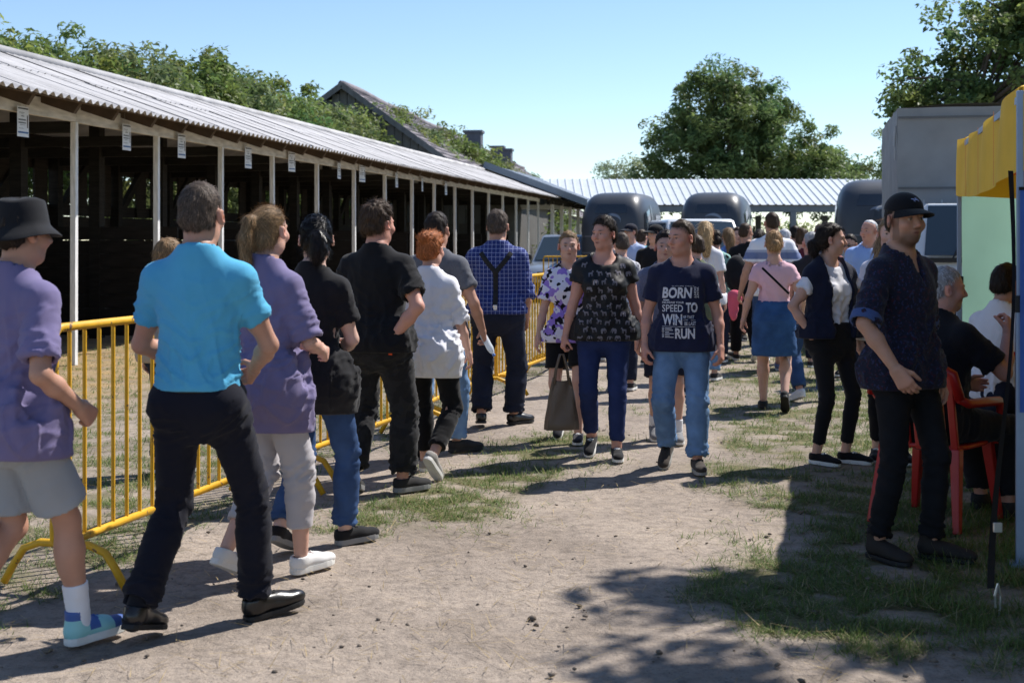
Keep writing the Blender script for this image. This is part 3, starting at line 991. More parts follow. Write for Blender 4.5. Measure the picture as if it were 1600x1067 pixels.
        V = V+N*((.0035*pn(q*28+sd)+.0045*pn(q*np.array((60,60,22))+sd))*rough*h)[:, None]
        crown = np.array((.01,-.055,.125))
        tl = [(P(t[0]), t[1]) for t in tail] if tail else None
        def flow(p):
            qq = (p-s.hc_)@R/h
            if style in ('pony', 'bun') and tail:
                d = np.array(tail[0][0])-qq
                far = np.linalg.norm(qq-np.array(tail[0][0]), axis=1) < .05
                dn = d/(np.linalg.norm(d, axis=1)[:, None]+1e-9)
                if len(tail) > 1:
                    T = np.array([t[0] for t in tail]); seg = np.argmin(np.linalg.norm(qq[:, None]-T[None], axis=2), 1)
                    seg = np.clip(seg, 0, len(T)-2); td = T[seg+1]-T[seg]; td /= np.linalg.norm(td, axis=1)[:, None]+1e-9
                    use = far | (seg > 0)
                    dn[use] = td[use]
                return dn@R.T
            d = qq-crown
            if style == 'long': d = d*np.array((.5,.5,.3))+np.array((0,-.02,-.22))*np.clip((.1-qq[:, 2:3])/.08, 0, 1)
            elif style == 'short': d = d+np.array((0,.01,-.01))
            return (d/(np.linalg.norm(d, axis=1)[:, None]+1e-9))@R.T
        N = vnormals(V, Q)
        seg_ = 2 if style == 'short' else 3
        W, QS = s.strands(V, N, flow, ns, L*h, wd, .13 if style == 'short' else .03, seg_, s.seed)
        # no strands falling over the face
        sv_ = 2*(seg_+1); ns_ = len(W)//sv_; tips = ((W.reshape(ns_, sv_, 3)[:, -1]-s.hc_)@R)/h
        ok = ~(tips[:, 1] > .074) & ~((tips[:, 1] > .05) & (tips[:, 2] < .03))
        QS = QS[np.tile(ok, seg_)]
        VV = np.concatenate([V, W]); QQ = np.concatenate([Q, QS+len(V)])
        tone = np.concatenate([.85+.25*pn(q*np.array((45,45,30))), np.repeat(np.random.default_rng(s.seed).uniform(.35, 2.3, ns), len(W)//max(ns,1))])
        return link('hair', npmesh('hair', VV, QQ, True, np.tile(tone[:, None], (1, 3))), mat, s.root)
    def lathe(s, prof, org, mat, name, parent, n=40, sx=1., sy=1., tilt=None, drop=None):
        V = []; 
        for (r, z) in prof:
            for k in range(n):
                a = 2*math.pi*k/n
                zz = z + (drop(a, r) if drop else 0)
                V.append((r*math.cos(a)*sx, r*math.sin(a)*sy, zz))
        V = np.array(V)*s.hs
        if tilt is not None: V = V@tilt.T
        W = (V+np.array(org)*s.hs)@s.Rh.T+s.hc_
        q = []
        for i in range(len(prof)-1):
            for k in range(n):
                k2 = (k+1) % n; q.append((i*n+k, i*n+k2, (i+1)*n+k2, (i+1)*n+k))
        return link(name, npmesh(name, W, np.array(q)), mat, parent)
    def buckethat(s, mat):
        pr = [(.001,.098),(.03,.099),(.060,.097),(.0745,.091),(.0785,.083),(.083,.05),(.088,.012),(.0905,-.001),(.098,-.012),(.112,-.029),(.127,-.046),(.1275,-.049),(.124,-.0475),(.108,-.030),(.092,-.012),(.086,-.004),(.083,.01)]
        return s.lathe(pr, (0,-.010,.040), mat, 'bucket_hat', s.root, 56, 1.0, 1.16, rx(.10), drop=lambda a, r: .004*math.sin(3*a+1)+(.006*math.sin(2*a+.6) if r > .1 else 0))
    def cap(s, mat, badge=None, back=False, visor=.085):
        h = s.hs; R = s.Rh; P = s.H_
        hh = max(s.hh, .0045)
        fy = -1 if back else 1
        g = Grid(s.hc_-.25*h, s.hc_+.25*h, hh)
        g.ell(P((0,-.012,.052)), np.array((.085,.107,.088))*h, R, 0)
        pl = P((0,.0,.046)); n = R@unit(np.array((0,-.10*fy,-1.)))
        g.cut(pl, n, k=.004)
        g.ell(P((0,-.012,.036)), np.array((.079,.101,.078))*h, R, 0, 's')
        V, Q = g.mesh()
        o = link('cap', npmesh('cap', V, Q), mat, s.root)
        # visor: curved plate
        U, W_ = np.meshgrid(np.linspace(-1, 1, 25), np.linspace(0, 1, 9), indexing='ij')
        ang = U*1.22
        bx = .083*np.sin(ang); by = -.012+.105*np.cos(ang)
        ext = visor*np.sqrt(np.clip(1-(np.abs(U)**2.6), 0, 1))
        px = bx*(1+.10*W_); py = by + ext*W_
        pz = .054 - .022*(np.abs(U)**2)*1.0*(.4+.6*W_) - .020*W_**1.2 + .006
        top_ = np.stack([px, py*fy, pz], -1); bot = top_.copy(); bot[..., 2] -= .005
        mb = MB()
        A = (top_.reshape(-1,3)*h)@R.T+s.hc_; B = (bot.reshape(-1,3)*h)@R.T+s.hc_
        mb.grid(A.reshape(25,9,3)); mb.grid(B.reshape(25,9,3)[::-1])
        edge = np.stack([A.reshape(25,9,3)[:, -1], B.reshape(25,9,3)[:, -1]], 1); mb.grid(edge)
        v = mb.build('visor', mat, o, smooth=True)
        if badge is not None:
            m2 = MB()
            for (x0, z0, ln, hh_) in ((-.016,.0,.030,.006),(-.010,.006,.012,.006),(.006,.003,.016,.005),(-.018,-.006,.008,.005),(.004,-.006,.010,.004)):
                pts = np.array([(x0,0,z0),(x0+ln,0,z0+.001),(x0+ln*.9,0,z0+hh_),(x0+.002,0,z0+hh_*.8)])
                pp = []
                for p in pts:
                    q = np.array((p[0], 0, .100+p[2]))
                    yy = -.012+.1085*math.sqrt(max(0, 1-(q[0]/.086)**2-((q[2]-.052)/.089)**2))
                    pp.append(P((q[0], yy*fy+.0015*fy, q[2])))
                m2.add(pp, [(0,1,2,3)])
            m2.build('badge', badge, o)
        return o
    def place(s, x, y, yaw, label, name='person', z=0.0):
        """yaw: heading, 0 = away from camera (+Y), positive turns right"""
        s.root.location = (x, y, z); s.root.rotation_euler = (0, 0, -yaw)
        tag(s.root, label, 'person')
        return s.root

def skin_mat():
    m = M('skin', rough=.52, var=.04, vscale=30, bump=.12, bscale=260, spec=.35, attr='col', bdist=.002)
    b = m.node_tree.nodes['Principled BSDF']
    b.inputs['Subsurface Weight'].default_value = .12
    b.inputs['Subsurface Radius'].default_value = (.9, .35, .2)
    b.inputs['Subsurface Scale'].default_value = .012
    return m
def hair_mat(name, col, rough=.55):
    m = M('hair_'+name, rough=rough, var=.0, attr='col', spec=.16)
    if 'tint' not in m:
        m['tint'] = 1
        n = m.node_tree.nodes; l = m.node_tree.links
        b = n['Principled BSDF']
        src = b.inputs['Base Color'].links[0].from_socket
        mu = n.new('ShaderNodeVectorMath'); mu.operation = 'MULTIPLY'
        mu.inputs[1].default_value = col
        l.new(src, mu.inputs[0]); l.new(mu.outputs[0], b.inputs['Base Color'])
    return m
def folds(m, st=.36, dist=.013, sc=4.6, stretch=(1.5, 1.5, .5)):
    """crumpled creases on top of the weave bump"""
    n = m.node_tree.nodes; l = m.node_tree.links; b = n['Principled BSDF']
    tc = n.new('ShaderNodeTexCoord'); mp = n.new('ShaderNodeMapping'); mp.inputs['Scale'].default_value = stretch
    oi = n.new('ShaderNodeObjectInfo'); sc_ = n.new('ShaderNodeVectorMath'); sc_.operation = 'SCALE'; sc_.inputs[0].default_value = (7, 13, 5)
    l.new(oi.outputs['Random'], sc_.inputs['Scale']); l.new(sc_.outputs[0], mp.inputs['Location'])
    l.new(tc.outputs['Object'], mp.inputs[0])
    z = n.new('ShaderNodeTexNoise'); z.noise_type = 'RIDGED_MULTIFRACTAL'; z.inputs['Scale'].default_value = sc; z.inputs['Detail'].default_value = 2.2; z.inputs['Distortion'].default_value = .9
    l.new(mp.outputs[0], z.inputs['Vector'])
    bp = n.new('ShaderNodeBump'); bp.inputs['Strength'].default_value = st; bp.inputs['Distance'].default_value = dist
    l.new(z.outputs[0], bp.inputs['Height'])
    old = b.inputs['Normal'].links
    if old: l.new(old[0].from_socket, bp.inputs['Normal'])
    l.new(bp.outputs[0], b.inputs['Normal'])
    return m
def cloth(name, rgb, rough=.88, var=.10, vs=5, bump=.35, bs=380, sheen=.1, spec=.18):
    k = 'cloth_'+name
    if k in _m: return _m[k]
    return folds(M(k, hexc(*rgb), rough, var, vs, bump, bs, spec, sheen=sheen, bdist=.002, detail=8))
def denim(name, rgb, worn=.35):
    key = 'denim_'+name
    if key in _m: return _m[key]
    m = folds(M(key, hexc(*rgb), .88, worn, 7, .35, 500, .18, bdist=.002, detail=8), .6, .014, 5.5, (1.2, 1.2, 1.1))
    return m
def rel(mesh_VQ): return BVHTree.FromPolygons(mesh_VQ[0].tolist(), mesh_VQ[1].tolist())
def walk(stride=.30, lead=1, w=.085, yaw=.1, rear_pitch=.55, front_pitch=-.18):
    """feet for a step; lead = 1 right foot forward"""
    f = [None, None]
    for i in (0, 1):
        x = w*(2*i-1)
        if i == lead: f[i] = (x, stride, 0, yaw*(2*i-1), front_pitch)
        else: f[i] = (x, -stride, 0, yaw*(2*i-1), rear_pitch)
    return f
# ================================================================== ground
def barrier_x(y): return -1.95 + .245*(y-5.94)
SH0 = np.array((-5.39, 16.8)); SHT = np.array((.185, .9827)); SHO = np.array((.9827, -.185))
def sstep(a, b, x): t = np.clip((x-a)/(b-a), 0, 1); return t*t*(3-2*t)
def grass_mask(x, y):
    p = np.stack([x, y, 0*x], 1)
    n = fbm(p*1.1+3, 3); n2 = fbm(p*4.2+9, 2)
    right = sstep(-.25, .25, x-(.10+.142*y)+.32*n)
    right *= np.maximum(sstep(4.9, 5.6, y+.4*n), sstep(1.9, 2.4, x))
    left = sstep(-.15, .30, barrier_x(y)-x+.25*n)
    left *= .75
    t = np.clip((y-7.0)/(10.9-7.0), 0, 1); cx = -.75+1.3*t
    strip = np.exp(-((x-cx)/(.40+.12*n))**2)*sstep(6.9, 7.4, y)*(1-sstep(10.3, 11.4, y))*1.5
    t2 = sstep(10.5, 12, y)
    mid = t2*.35*sstep(.0, .35, n)*(x > barrier_x(y)+.3)
    far_ = sstep(24, 34, y)*.6
    m = np.maximum.reduce([right, left, strip, mid, far_])
    patch = sstep(-.35, .30, n2+.45*n)
    return m*(.25+.75*patch)
def axis(segs):
    out = []
    for a, b, n in segs: out.append(np.linspace(a, b, n, endpoint=False))
    return np.concatenate(out+[[segs[-1][1]]])
gx = axis([(-900,-60,8),(-60,-12,16),(-12,-4,34),(-4,4.5,110),(4.5,12,26),(12,60,14),(60,900,9)])
gy = axis([(-60,0,8),(0,4,14),(4,13,140),(13,24,56),(24,70,30),(70,200,10),(200,2500,10)])
GX, GY = np.meshgrid(gx, gy, indexing='ij')
P2 = np.stack([GX.ravel(), GY.ravel(), np.zeros(GX.size)], 1)
near = (np.abs(P2[:,0]) < 14) & (P2[:,1] > -1) & (P2[:,1] < 40)
hz = np.zeros(len(P2)); gm = np.zeros(len(P2))
pp = P2[near]
hz[near] = .016*fbm(pp*.9, 3)+.007*fbm(pp*5, 2)-.012
gm[near] = grass_mask(pp[:,0], pp[:,1])
gm[~near] = .8
straw = np.zeros(len(P2))
so_ = (P2[:, :2]-SH0)@SHO
straw[near] = (sstep(-3.2, -1.2, -np.abs(so_+.2))*1.2)[near]*(.6+.6*pn(pp*2.3))
P2[:, 2] = hz
i_ = np.arange(len(P2)).reshape(GX.shape)
gq = np.stack([i_[:-1,:-1], i_[1:,:-1], i_[1:,1:], i_[:-1,1:]], -1).reshape(-1, 4)
cols = np.stack([gm, np.clip(straw, 0, 1), 0*gm], 1)
gme = npmesh('ground', P2, gq, True, cols)
def ground_mat():
    m = bpy.data.materials.new('trodden_earth'); m.use_nodes = True
    n = m.node_tree.nodes; l = m.node_tree.links; b = n['Principled BSDF']
    b.inputs['Roughness'].default_value = .95; b.inputs['Specular IOR Level'].default_value = .12
    tc = n.new('ShaderNodeTexCoord')
    def noise(sc, det=5, ro=.6):
        z = n.new('ShaderNodeTexNoise'); z.inputs['Scale'].default_value = sc; z.inputs['Detail'].default_value = det; z.inputs['Roughness'].default_value = ro
        l.new(tc.outputs['Object'], z.inputs['Vector']); return z.outputs[0]
    def ramp(src, stops):
        r = n.new('ShaderNodeValToRGB'); e = r.color_ramp.elements
        for i, (t, c) in enumerate(stops):
            el = e[i] if i < 2 else e.new(t)
            el.position = t; el.color = (*c, 1)
        l.new(src, r.inputs[0]); return r.outputs[0]
    def mix(f, a, b_, mode='MIX'):
        x = n.new('ShaderNodeMix'); x.data_type = 'RGBA'; x.blend_type = mode
        if isinstance(f, float): x.inputs[0].default_value = f
        else: l.new(f, x.inputs[0])
        for s, v in ((6, a), (7, b_)):
            if isinstance(v, tuple): x.inputs[s].default_value = (*v, 1)
            else: l.new(v, x.inputs[s])
        return x.outputs[2]
    big = ramp(noise(.8, 6), [(.30, (.222,.184,.152)), (.48, (.320,.268,.226)), (.70, (.402,.336,.280))])
    fine = ramp(noise(16, 7, .7), [(.30, (.62,.62,.62)), (.52, (1,1,1)), (.75, (1.22,1.20,1.16))])
    dirt = mix(1., big, fine, 'MULTIPLY')
    speck = ramp(noise(75, 3, .6), [(.30, (.45,.43,.42)), (.42, (1,1,1)), (.9, (1.1,1.1,1.1))])
    dirt = mix(.8, dirt, speck, 'MULTIPLY')
    a = n.new('ShaderNodeAttribute'); a.attribute_name = 'col'
    sp = n.new('ShaderNodeSeparateColor'); l.new(a.outputs['Color'], sp.inputs[0])
    thatch = ramp(noise(28, 5, .7), [(.3, (.085,.088,.040)), (.5, (.150,.140,.072)), (.7, (.235,.200,.120))])
    gnz = noise(7, 4); 
    ma = n.new('ShaderNodeMath'); ma.operation = 'MULTIPLY_ADD'; l.new(gnz, ma.inputs[0]); ma.inputs[1].default_value = 1.2; ma.inputs[2].default_value = -.45
    mm = n.new('ShaderNodeMath'); mm.operation = 'ADD'; l.new(sp.outputs[0], mm.inputs[0]); l.new(ma.outputs[0], mm.inputs[1])
    mc = n.new('ShaderNodeMath'); mc.operation = 'MULTIPLY'; mc.use_clamp = True; l.new(mm.outputs[0], mc.inputs[0]); l.new(sp.outputs[0], mc.inputs[1])
    c = mix(mc.outputs[0], dirt, thatch)
    strw = ramp(noise(40, 6, .75), [(.3, (.16,.105,.055)), (.5, (.36,.25,.13)), (.7, (.52,.39,.21))])
    c = mix(sp.outputs[1], c, strw)
    l.new(c, b.inputs['Base Color'])
    h1 = noise(9, 8, .72); h2 = noise(60, 4, .6)
    ad = n.new('ShaderNodeMath'); ad.operation = 'MULTIPLY_ADD'; l.new(h2, ad.inputs[0]); ad.inputs[1].default_value = .35; l.new(h1, ad.inputs[2])
    bp = n.new('ShaderNodeBump'); bp.inputs['Strength'].default_value = .75; bp.inputs['Distance'].default_value = .035
    l.new(ad.outputs[0], bp.inputs['Height']); l.new(bp.outputs[0], b.inputs['Normal'])
    return m
tag(link('ground', gme, ground_mat()), kind='structure')

# ---- grass blades, lying straw, clods (nobody could count them)
def blades(name, X, Y, hgt, wid, lean, cols_, label, cat, mat, z0=-.012):
    n = len(X); r = np.random.default_rng(21)
    az = r.uniform(0, 2*math.pi, n)
    d = np.stack([np.cos(az), np.sin(az), 0*az], 1); s_ = np.stack([-np.sin(az), np.cos(az), 0*az], 1)
    base = np.stack([X, Y, np.full(n, z0)], 1)
    up = np.array((0, 0, 1.))
    tip = base + up*(hgt*np.cos(lean))[:, None] + d*(hgt*np.sin(lean))[:, None]
    tip[:, 2] = np.maximum(tip[:, 2], .004)
    w2 = (wid/2)[:, None]
    V = np.stack([base-s_*w2, base+s_*w2, tip+s_*w2*.25, tip-s_*w2*.25], 1).reshape(-1, 3)
    T = (np.arange(n)*4)[:, None]+np.array([[0,1,2,3]])
    o = link(name, npmesh(name, V, T, True, np.repeat(cols_, 4, 0)), mat)
    return tag(o, label, cat, kind='stuff')
gmat = M('grass_blade', rough=.6, var=.1, vscale=20, spec=.25, attr='col', trans=.35)
def sample(n, x0, x1, y0, y1, powr=1.6, seed=1):
    r = np.random.default_rng(seed)
    t = r.uniform(0, 1, n); Y = (y0**(1-powr)+t*(y1**(1-powr)-y0**(1-powr)))**(1/(1-powr))
    half = .40*Y+.5
    X = r.uniform(-1, 1, n)*half
    return X, Y
X, Y = sample(540000, 0, 0, 4.2, 40, 1.75)
m = grass_mask(X, Y); r = np.random.default_rng(2)
n3 = fbm(np.stack([X*3.1, Y*3.1, 0*X], 1), 2)
so2 = (np.stack([X, Y], 1)-SH0)@SHO
keep = (r.uniform(0, 1, len(X)) < m*1.15*sstep(-.25, .2, n3+.32*m)) & (so2 > -1.2)
X, Y = X[keep], Y[keep]; n3 = n3[keep]
lush = sstep(.6, 1.6, X-(.10+.142*Y))
hgt = r.uniform(.022, .062, len(X))*(1+.6*np.clip(n3, 0, 1))*(1+.75*lush); wid = (.0016+.00042*Y)*r.uniform(.7, 1.3, len(X)); lean = r.uniform(.45, 1.5, len(X))
flat = r.uniform(0, 1, len(X)) < .55*(1-.6*lush); lean[flat] = r.uniform(1.38, 1.6, flat.sum()); hgt[flat] *= 1.25
g0 = np.array((.078,.135,.028)); g1 = np.array((.165,.225,.060)); dry = np.array((.36,.31,.17))
k = r.uniform(0, 1, (len(X), 1)); cc = g0*(1-k)+g1*k
dd = (r.uniform(0, 1, len(X)) < np.where(flat, .32, .10)); cc[dd] = dry*r.uniform(.6, 1.2, (dd.sum(), 1))
blades('grass', X, Y, hgt, wid, lean, cc, 'short trodden grass growing in patches along both sides of the track', 'grass', gmat)
print('BLADES', len(X))
X, Y = sample(60000, 0, 0, 9, 40, 1.2, 5)
so2 = (np.stack([X, Y], 1)-SH0)@SHO
k = (np.abs(so2+.0) < 2.2) & (np.random.default_rng(4).uniform(0, 1, len(X)) < np.exp(-(so2/1.3)**2))
X1, Y1 = X[k], Y[k]
X, Y = sample(2600, 0, 0, 4.2, 16, 1.6, 8)
X = np.concatenate([X1, X]); Y = np.concatenate([Y1, Y])
r = np.random.default_rng(6)
blades('straw', X, Y, r.uniform(.05, .16, len(X)), (.002+.0003*Y), r.uniform(1.3, 1.62, len(X)), np.array((.46,.35,.18))*r.uniform(.5, 1.25, (len(X), 1)), 'loose pale straw strewn in front of the stalls and over the track', 'straw', gmat, z0=.004)
X, Y = sample(620, 0, 0, 4.2, 15, 1.8, 12)
k = X > barrier_x(Y)-.3; X, Y = X[k], Y[k]
r = np.random.default_rng(9)
ico = bmesh.new(); bmesh.ops.create_icosphere(ico, subdivisions=1, radius=1)
IV = np.array([v.co[:] for v in ico.verts]); IT = np.array([[v.index for v in f.verts] for f in ico.faces]); ico.free()
sc = r.gamma(1.2, .0028, len(X))+.0025; sc = np.minimum(sc, .015)
VV = (IV[None]*(1+.28*r.normal(size=(len(X), len(IV), 1)))*(sc[:, None, None])*np.array((1.2,1.0,.7)))+np.stack([X, Y, sc*.35-.006], 1)[:, None]
TT = (IT[None]+(np.arange(len(X))*len(IV))[:, None, None]).reshape(-1, 3)
tag(link('dirt_clods', npmesh('dirt_clods', VV.reshape(-1, 3), TT, True), M('clod', (.14,.115,.095), .95, .4, 3., .3, 80)), 'small dark clods of earth scattered on the dirt track', 'clods', kind='stuff')

# ================================================================== the stable range on the left
RZ = -math.atan2(SHT[0], SHT[1])
shed = empty('horse_stable', (SH0[0], SH0[1], 0), RZ)
tag(shed, 'long open-fronted timber stable with white posts and grey corrugated roof', 'stable')
white_w = M('white_paint_wood', (.74,.735,.72), .75, .22, 5., .3, 60, stretch=(6, 6, 1))
white_b = M('white_beam_wood', (.64,.62,.585), .8, .28, 4., .3, 50, stretch=(5, 1, 5))
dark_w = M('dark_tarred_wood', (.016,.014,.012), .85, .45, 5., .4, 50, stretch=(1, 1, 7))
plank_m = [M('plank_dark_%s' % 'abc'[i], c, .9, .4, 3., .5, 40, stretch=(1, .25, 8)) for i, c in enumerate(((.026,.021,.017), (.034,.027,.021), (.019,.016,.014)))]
raf_m = M('rafter_wood', (.085,.060,.042), .85, .35, 5., .4, 60)
tin_m = M('fibre_cement', (.44,.43,.435), .85, .34, 1.6, .35, 45, detail=8, bdist=.006)
def place_me(name, me, mat, parent, loc=(0, 0, 0), rot=None):
    o = bpy.data.objects.new(name, me); C.objects.link(o)
    if not me.materials: me.materials.append(mat)
    o.parent = parent; o.location = loc
    if rot is not None: o.rotation_euler = rot
    return o
SP = 2.3; K0, K1 = -4, 15
rr = random.Random(5)
post_me = MB().box((-.034,-.034,-.02), (.034,.034,2.985)).mesh('post')
for k in range(K0, K1+1):
    place_me('post', post_me, white_w, shed, (0, k*SP+rr.uniform(-.06, .06), 0), (rr.uniform(-.006, .006), rr.uniform(-.006, .006), 0))
hb = MB().box((-.035, .003, 2.985), (.035, SP-.003, 3.20)).mesh('header_beam')
for k in range(K0, K1): place_me('header_beam', hb, white_b, shed, (0, k*SP, rr.uniform(-.008, .008)))
EO, EZ, RO, RZT = .70, 3.13, -2.1, 4.12
sl_ = math.atan2(RZT-EZ, EO-RO); L_ = math.hypot(RZT-EZ, EO-RO)
def slope_pt(d, off=0):   # d along slope from eave
    return np.array((EO-d*math.cos(sl_)+off*math.sin(sl_), 0, EZ+d*math.sin(sl_)+off*math.cos(sl_)))
rm = MB()
a = slope_pt(.10, -.13); b_ = slope_pt(L_, -.13)
# rafter with a tapered tail
u0, u1 = slope_pt(.16, -.055), slope_pt(L_, -.055); l0, l1 = slope_pt(.20, -.20), slope_pt(L_, -.21); m1 = slope_pt(.55, -.21)
poly = [(p[0], p[2]) for p in (u0, u1, l1, m1, l0)]
rm.prism(poly, -.035, .035)
rme = rm.mesh('rafter')
k = K0*SP+.35
while k < K1*SP:
    place_me('rafter', rme, raf_m, shed, (0, k+rr.uniform(-.05, .05), 0)); k += 1.0
bt = MB()
for d in (.10,): bt.beam(slope_pt(d, -.030)+np.array((0, .004, 0)), slope_pt(d, -.030)+np.array((0, SP-.004, 0)), .06, .035)
btm = bt.mesh('batten')
for k in range(K0, K1): place_me('batten', btm, raf_m, shed, (0, k*SP, 0))
# corrugated sheets
wl, nw, amp = .172, 6, .024
def sheet_mesh(d0, d1, lift):
    n = nw*8
    ys = np.linspace(0, nw*wl, n+1); zz = amp*np.cos(2*math.pi*ys/wl)
    mb = MB()
    rows = []
    for d in (d0, d1):
        p = slope_pt(d, lift); nrm = np.array((math.sin(sl_), 0, math.cos(sl_)))
        rows.append([p+np.array((0, y, 0))+nrm*z for y, z in zip(ys, zz)])
    top_ = np.array(rows); bot = top_-np.array((math.sin(sl_), 0, math.cos(sl_)))*.008
    mb.grid(top_); mb.grid(bot[::-1])
    for i in (0, 1): mb.grid(np.stack([top_[i], bot[i]], 0) if i else np.stack([bot[i], top_[i]], 0))
    return mb.mesh('roof_sheet', True)
s1, s2 = sheet_mesh(-.03, 1.62, .012), sheet_mesh(1.50, L_+.06, .022)
mesh_back = MB(); 
kk = K0*SP-.2; i = 0
while kk < K1*SP+.1:
    for q_, me in enumerate((s1, s2)):
        place_me('roof_sheet', me, tin_m, shed, (rr.uniform(-.012, .012), kk, rr.uniform(-.004, .004)+.004*(i % 2)), (rr.uniform(-.004, .004), 0, rr.uniform(-.003, .003)))
    kk += nw*wl-.02; i += 1
rb = MB(); rb.grid(np.array([[(RO, K0*SP-.2, RZT), (RO, K1*SP+.2, RZT)], [(2*RO-EO, K0*SP-.2, EZ), (2*RO-EO, K1*SP+.2, EZ)]]))
rb.build('rear_roof', tin_m, shed)
rc = MB(); rc.tube([(RO, K0*SP-.2, RZT+.055), (RO, K1*SP+.2, RZT+.055)], .075, 8); rc.build('ridge_cap', tin_m, shed, smooth=True)
# rear wall of planks with an open band under the roof
BO = -4.2
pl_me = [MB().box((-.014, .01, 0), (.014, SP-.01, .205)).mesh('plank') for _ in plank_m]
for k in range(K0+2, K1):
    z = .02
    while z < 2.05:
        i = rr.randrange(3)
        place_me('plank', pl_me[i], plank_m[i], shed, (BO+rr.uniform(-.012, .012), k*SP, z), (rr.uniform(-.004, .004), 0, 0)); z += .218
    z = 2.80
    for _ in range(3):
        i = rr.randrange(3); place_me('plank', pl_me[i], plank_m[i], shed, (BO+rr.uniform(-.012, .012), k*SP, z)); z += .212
bar_me = MB().box((-.02, 0, 2.0), (.02, .42, 2.95)).mesh('board')
ipost = MB().box((-.09,-.09,-.02), (.09,.09,3.35)).mesh('inner_post')
tie = MB().box((BO,-.06,2.86), (-.05,.06,3.0)).mesh('tie_beam')
brace = MB(); brace.beam((BO+.07, .1, 1.95), (BO+.07, 1.25, 3.0), .10, .14); brace = brace.mesh('brace')
brace2 = MB(); brace2.beam((-2.1, .08, 2.2), (-2.1, .95, 3.1), .10, .12); brace2 = brace2.mesh('brace')
part_pl = MB().box((BO+.05,-.014, 0), (-.7,.014,.205)).mesh('partition_plank')
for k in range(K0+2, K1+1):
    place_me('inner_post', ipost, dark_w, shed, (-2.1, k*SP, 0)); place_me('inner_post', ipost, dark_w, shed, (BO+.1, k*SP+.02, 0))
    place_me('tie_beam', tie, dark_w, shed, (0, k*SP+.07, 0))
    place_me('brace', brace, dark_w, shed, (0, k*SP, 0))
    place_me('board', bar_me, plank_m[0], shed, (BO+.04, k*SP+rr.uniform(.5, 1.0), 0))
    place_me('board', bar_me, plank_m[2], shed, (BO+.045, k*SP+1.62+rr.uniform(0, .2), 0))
    if k % 2 == 0:
        z = .03
        while z < 1.75:
            place_me('partition_plank', part_pl, plank_m[rr.randrange(3)], shed, (0, k*SP-.05+rr.uniform(-.008, .008), z)); z += .216
pur = MB(); pur.box((-2.16, K0*SP, 3.36), (-2.04, K1*SP, 3.5)); pur.build('purlin', dark_w, shed)
# coiled rope hung on a post
rp = MB()
for j in range(4):
    a = np.linspace(0, 2*math.pi, 20)
    rp.tube([(.06+.02*math.sin(3*t+j), 3*SP+(.07+.012*j)*math.sin(t), 1.55+.26*math.cos(t)-.02*j) for t in a], .008, 5)
tag(rp.build('rope_coil', M('rope', (.42,.38,.30), .9, .3), None, smooth=True), 'coil of pale rope hanging on a white stable post', 'rope').matrix_world = Matrix.Translation((SH0[0], SH0[1], 0)) @ Matrix.Rotation(RZ, 4, 'Z')

# posters on strings along the eaves
paper = M('poster_paper', (.74,.76,.80), .55, .03, spec=.4)
pr_g = M('poster_grey_ink', (.16,.17,.19), .6, .1); pr_b = M('poster_blue_ink', (.055,.14,.33), .55, .2); pr_d = M('poster_dark_ink', (.05,.05,.055), .6)
pr_f = M('poster_photo_ink', (.10,.07,.055), .6, .5, 30)
def on_line(u, o):
    # point of the stable's line (offset o) seen in photo column u
    k = (u-CU)/F; bx, by = SH0[0]+o*SHO[0], SH0[1]+o*SHO[1]
    return (k*by-bx)/(SHT[0]-k*SHT[1])
pl = ['first', 'second', 'third', 'fourth', 'fifth', 'sixth', 'seventh', 'eighth', 'ninth', 'tenth']
for i, u in enumerate((36, 198, 284, 388, 456, 530, 566, 620, 660, 697)):
    t = on_line(u, .10); wd_, ht = .235, .345
    yw = rr.uniform(-.10, .10)+(.25 if i in (4, 6) else 0)
    po = empty('poster', (*(SH0+SHO*.10+SHT*t), 3.075+rr.uniform(-.03, .02)), RZ-yw)
    tag(po, f'white notice sheet with blue bottom bar hanging from the eaves, {pl[i]} from the left', 'poster', 'notice sheets hanging along the stable')
    # sheet faces +X (towards the track)
    cur = rr.uniform(.006, .02)
    def sp_(a, b, off=0): return (.0+cur*math.sin(a*3.1)*(.4+.6*b)+off, (a-.5)*wd_, -b*ht)
    mb = MB(); P_ = np.array([[sp_(a, b) for b in np.linspace(0, 1, 5)] for a in np.linspace(0, 1, 9)]); mb.grid(P_); P_ = P_-np.array((.0015, 0, 0)); mb.grid(P_[::-1])
    mb.build('sheet', paper, po, smooth=True)
    def ink(name, mat, rects):
        mb = MB()
        for (a0, a1, b0, b1) in rects:
            mb.grid(np.array([[sp_(a, b, .0018) for b in (b0, b1)] for a in np.linspace(a0, a1, 6)]))
        mb.build(name, mat, po)
    ink('heading_bar', pr_d, [(.06, .94, .05, .095)])
    ink('text_line', pr_g, [(.12, .58, .20, .215), (.3, .5, .25, .262), (.3, .55, .305, .335), (.2, .5, .60, .615), (.55, .62, .60, .615), (.12, .5, .72, .735)])
    ink('text_line', pr_g, [(.08, .70, .42, .465), (.08, .70, .52, .56)])
    ink('picture', pr_f, [(.80, .90, .28, .70), (.76, .94, .34, .60)][:1])
    ink('blue_bar', pr_b, [(.06, .94, .83, .885)])
    st = MB()
    for a in (.25, .75): st.tube([(0, (a-.5)*wd_, .0), (.0, (a-.5)*wd_, .14)], .002, 4)
    st.build('string', M('string', (.3,.28,.25), .9), po)

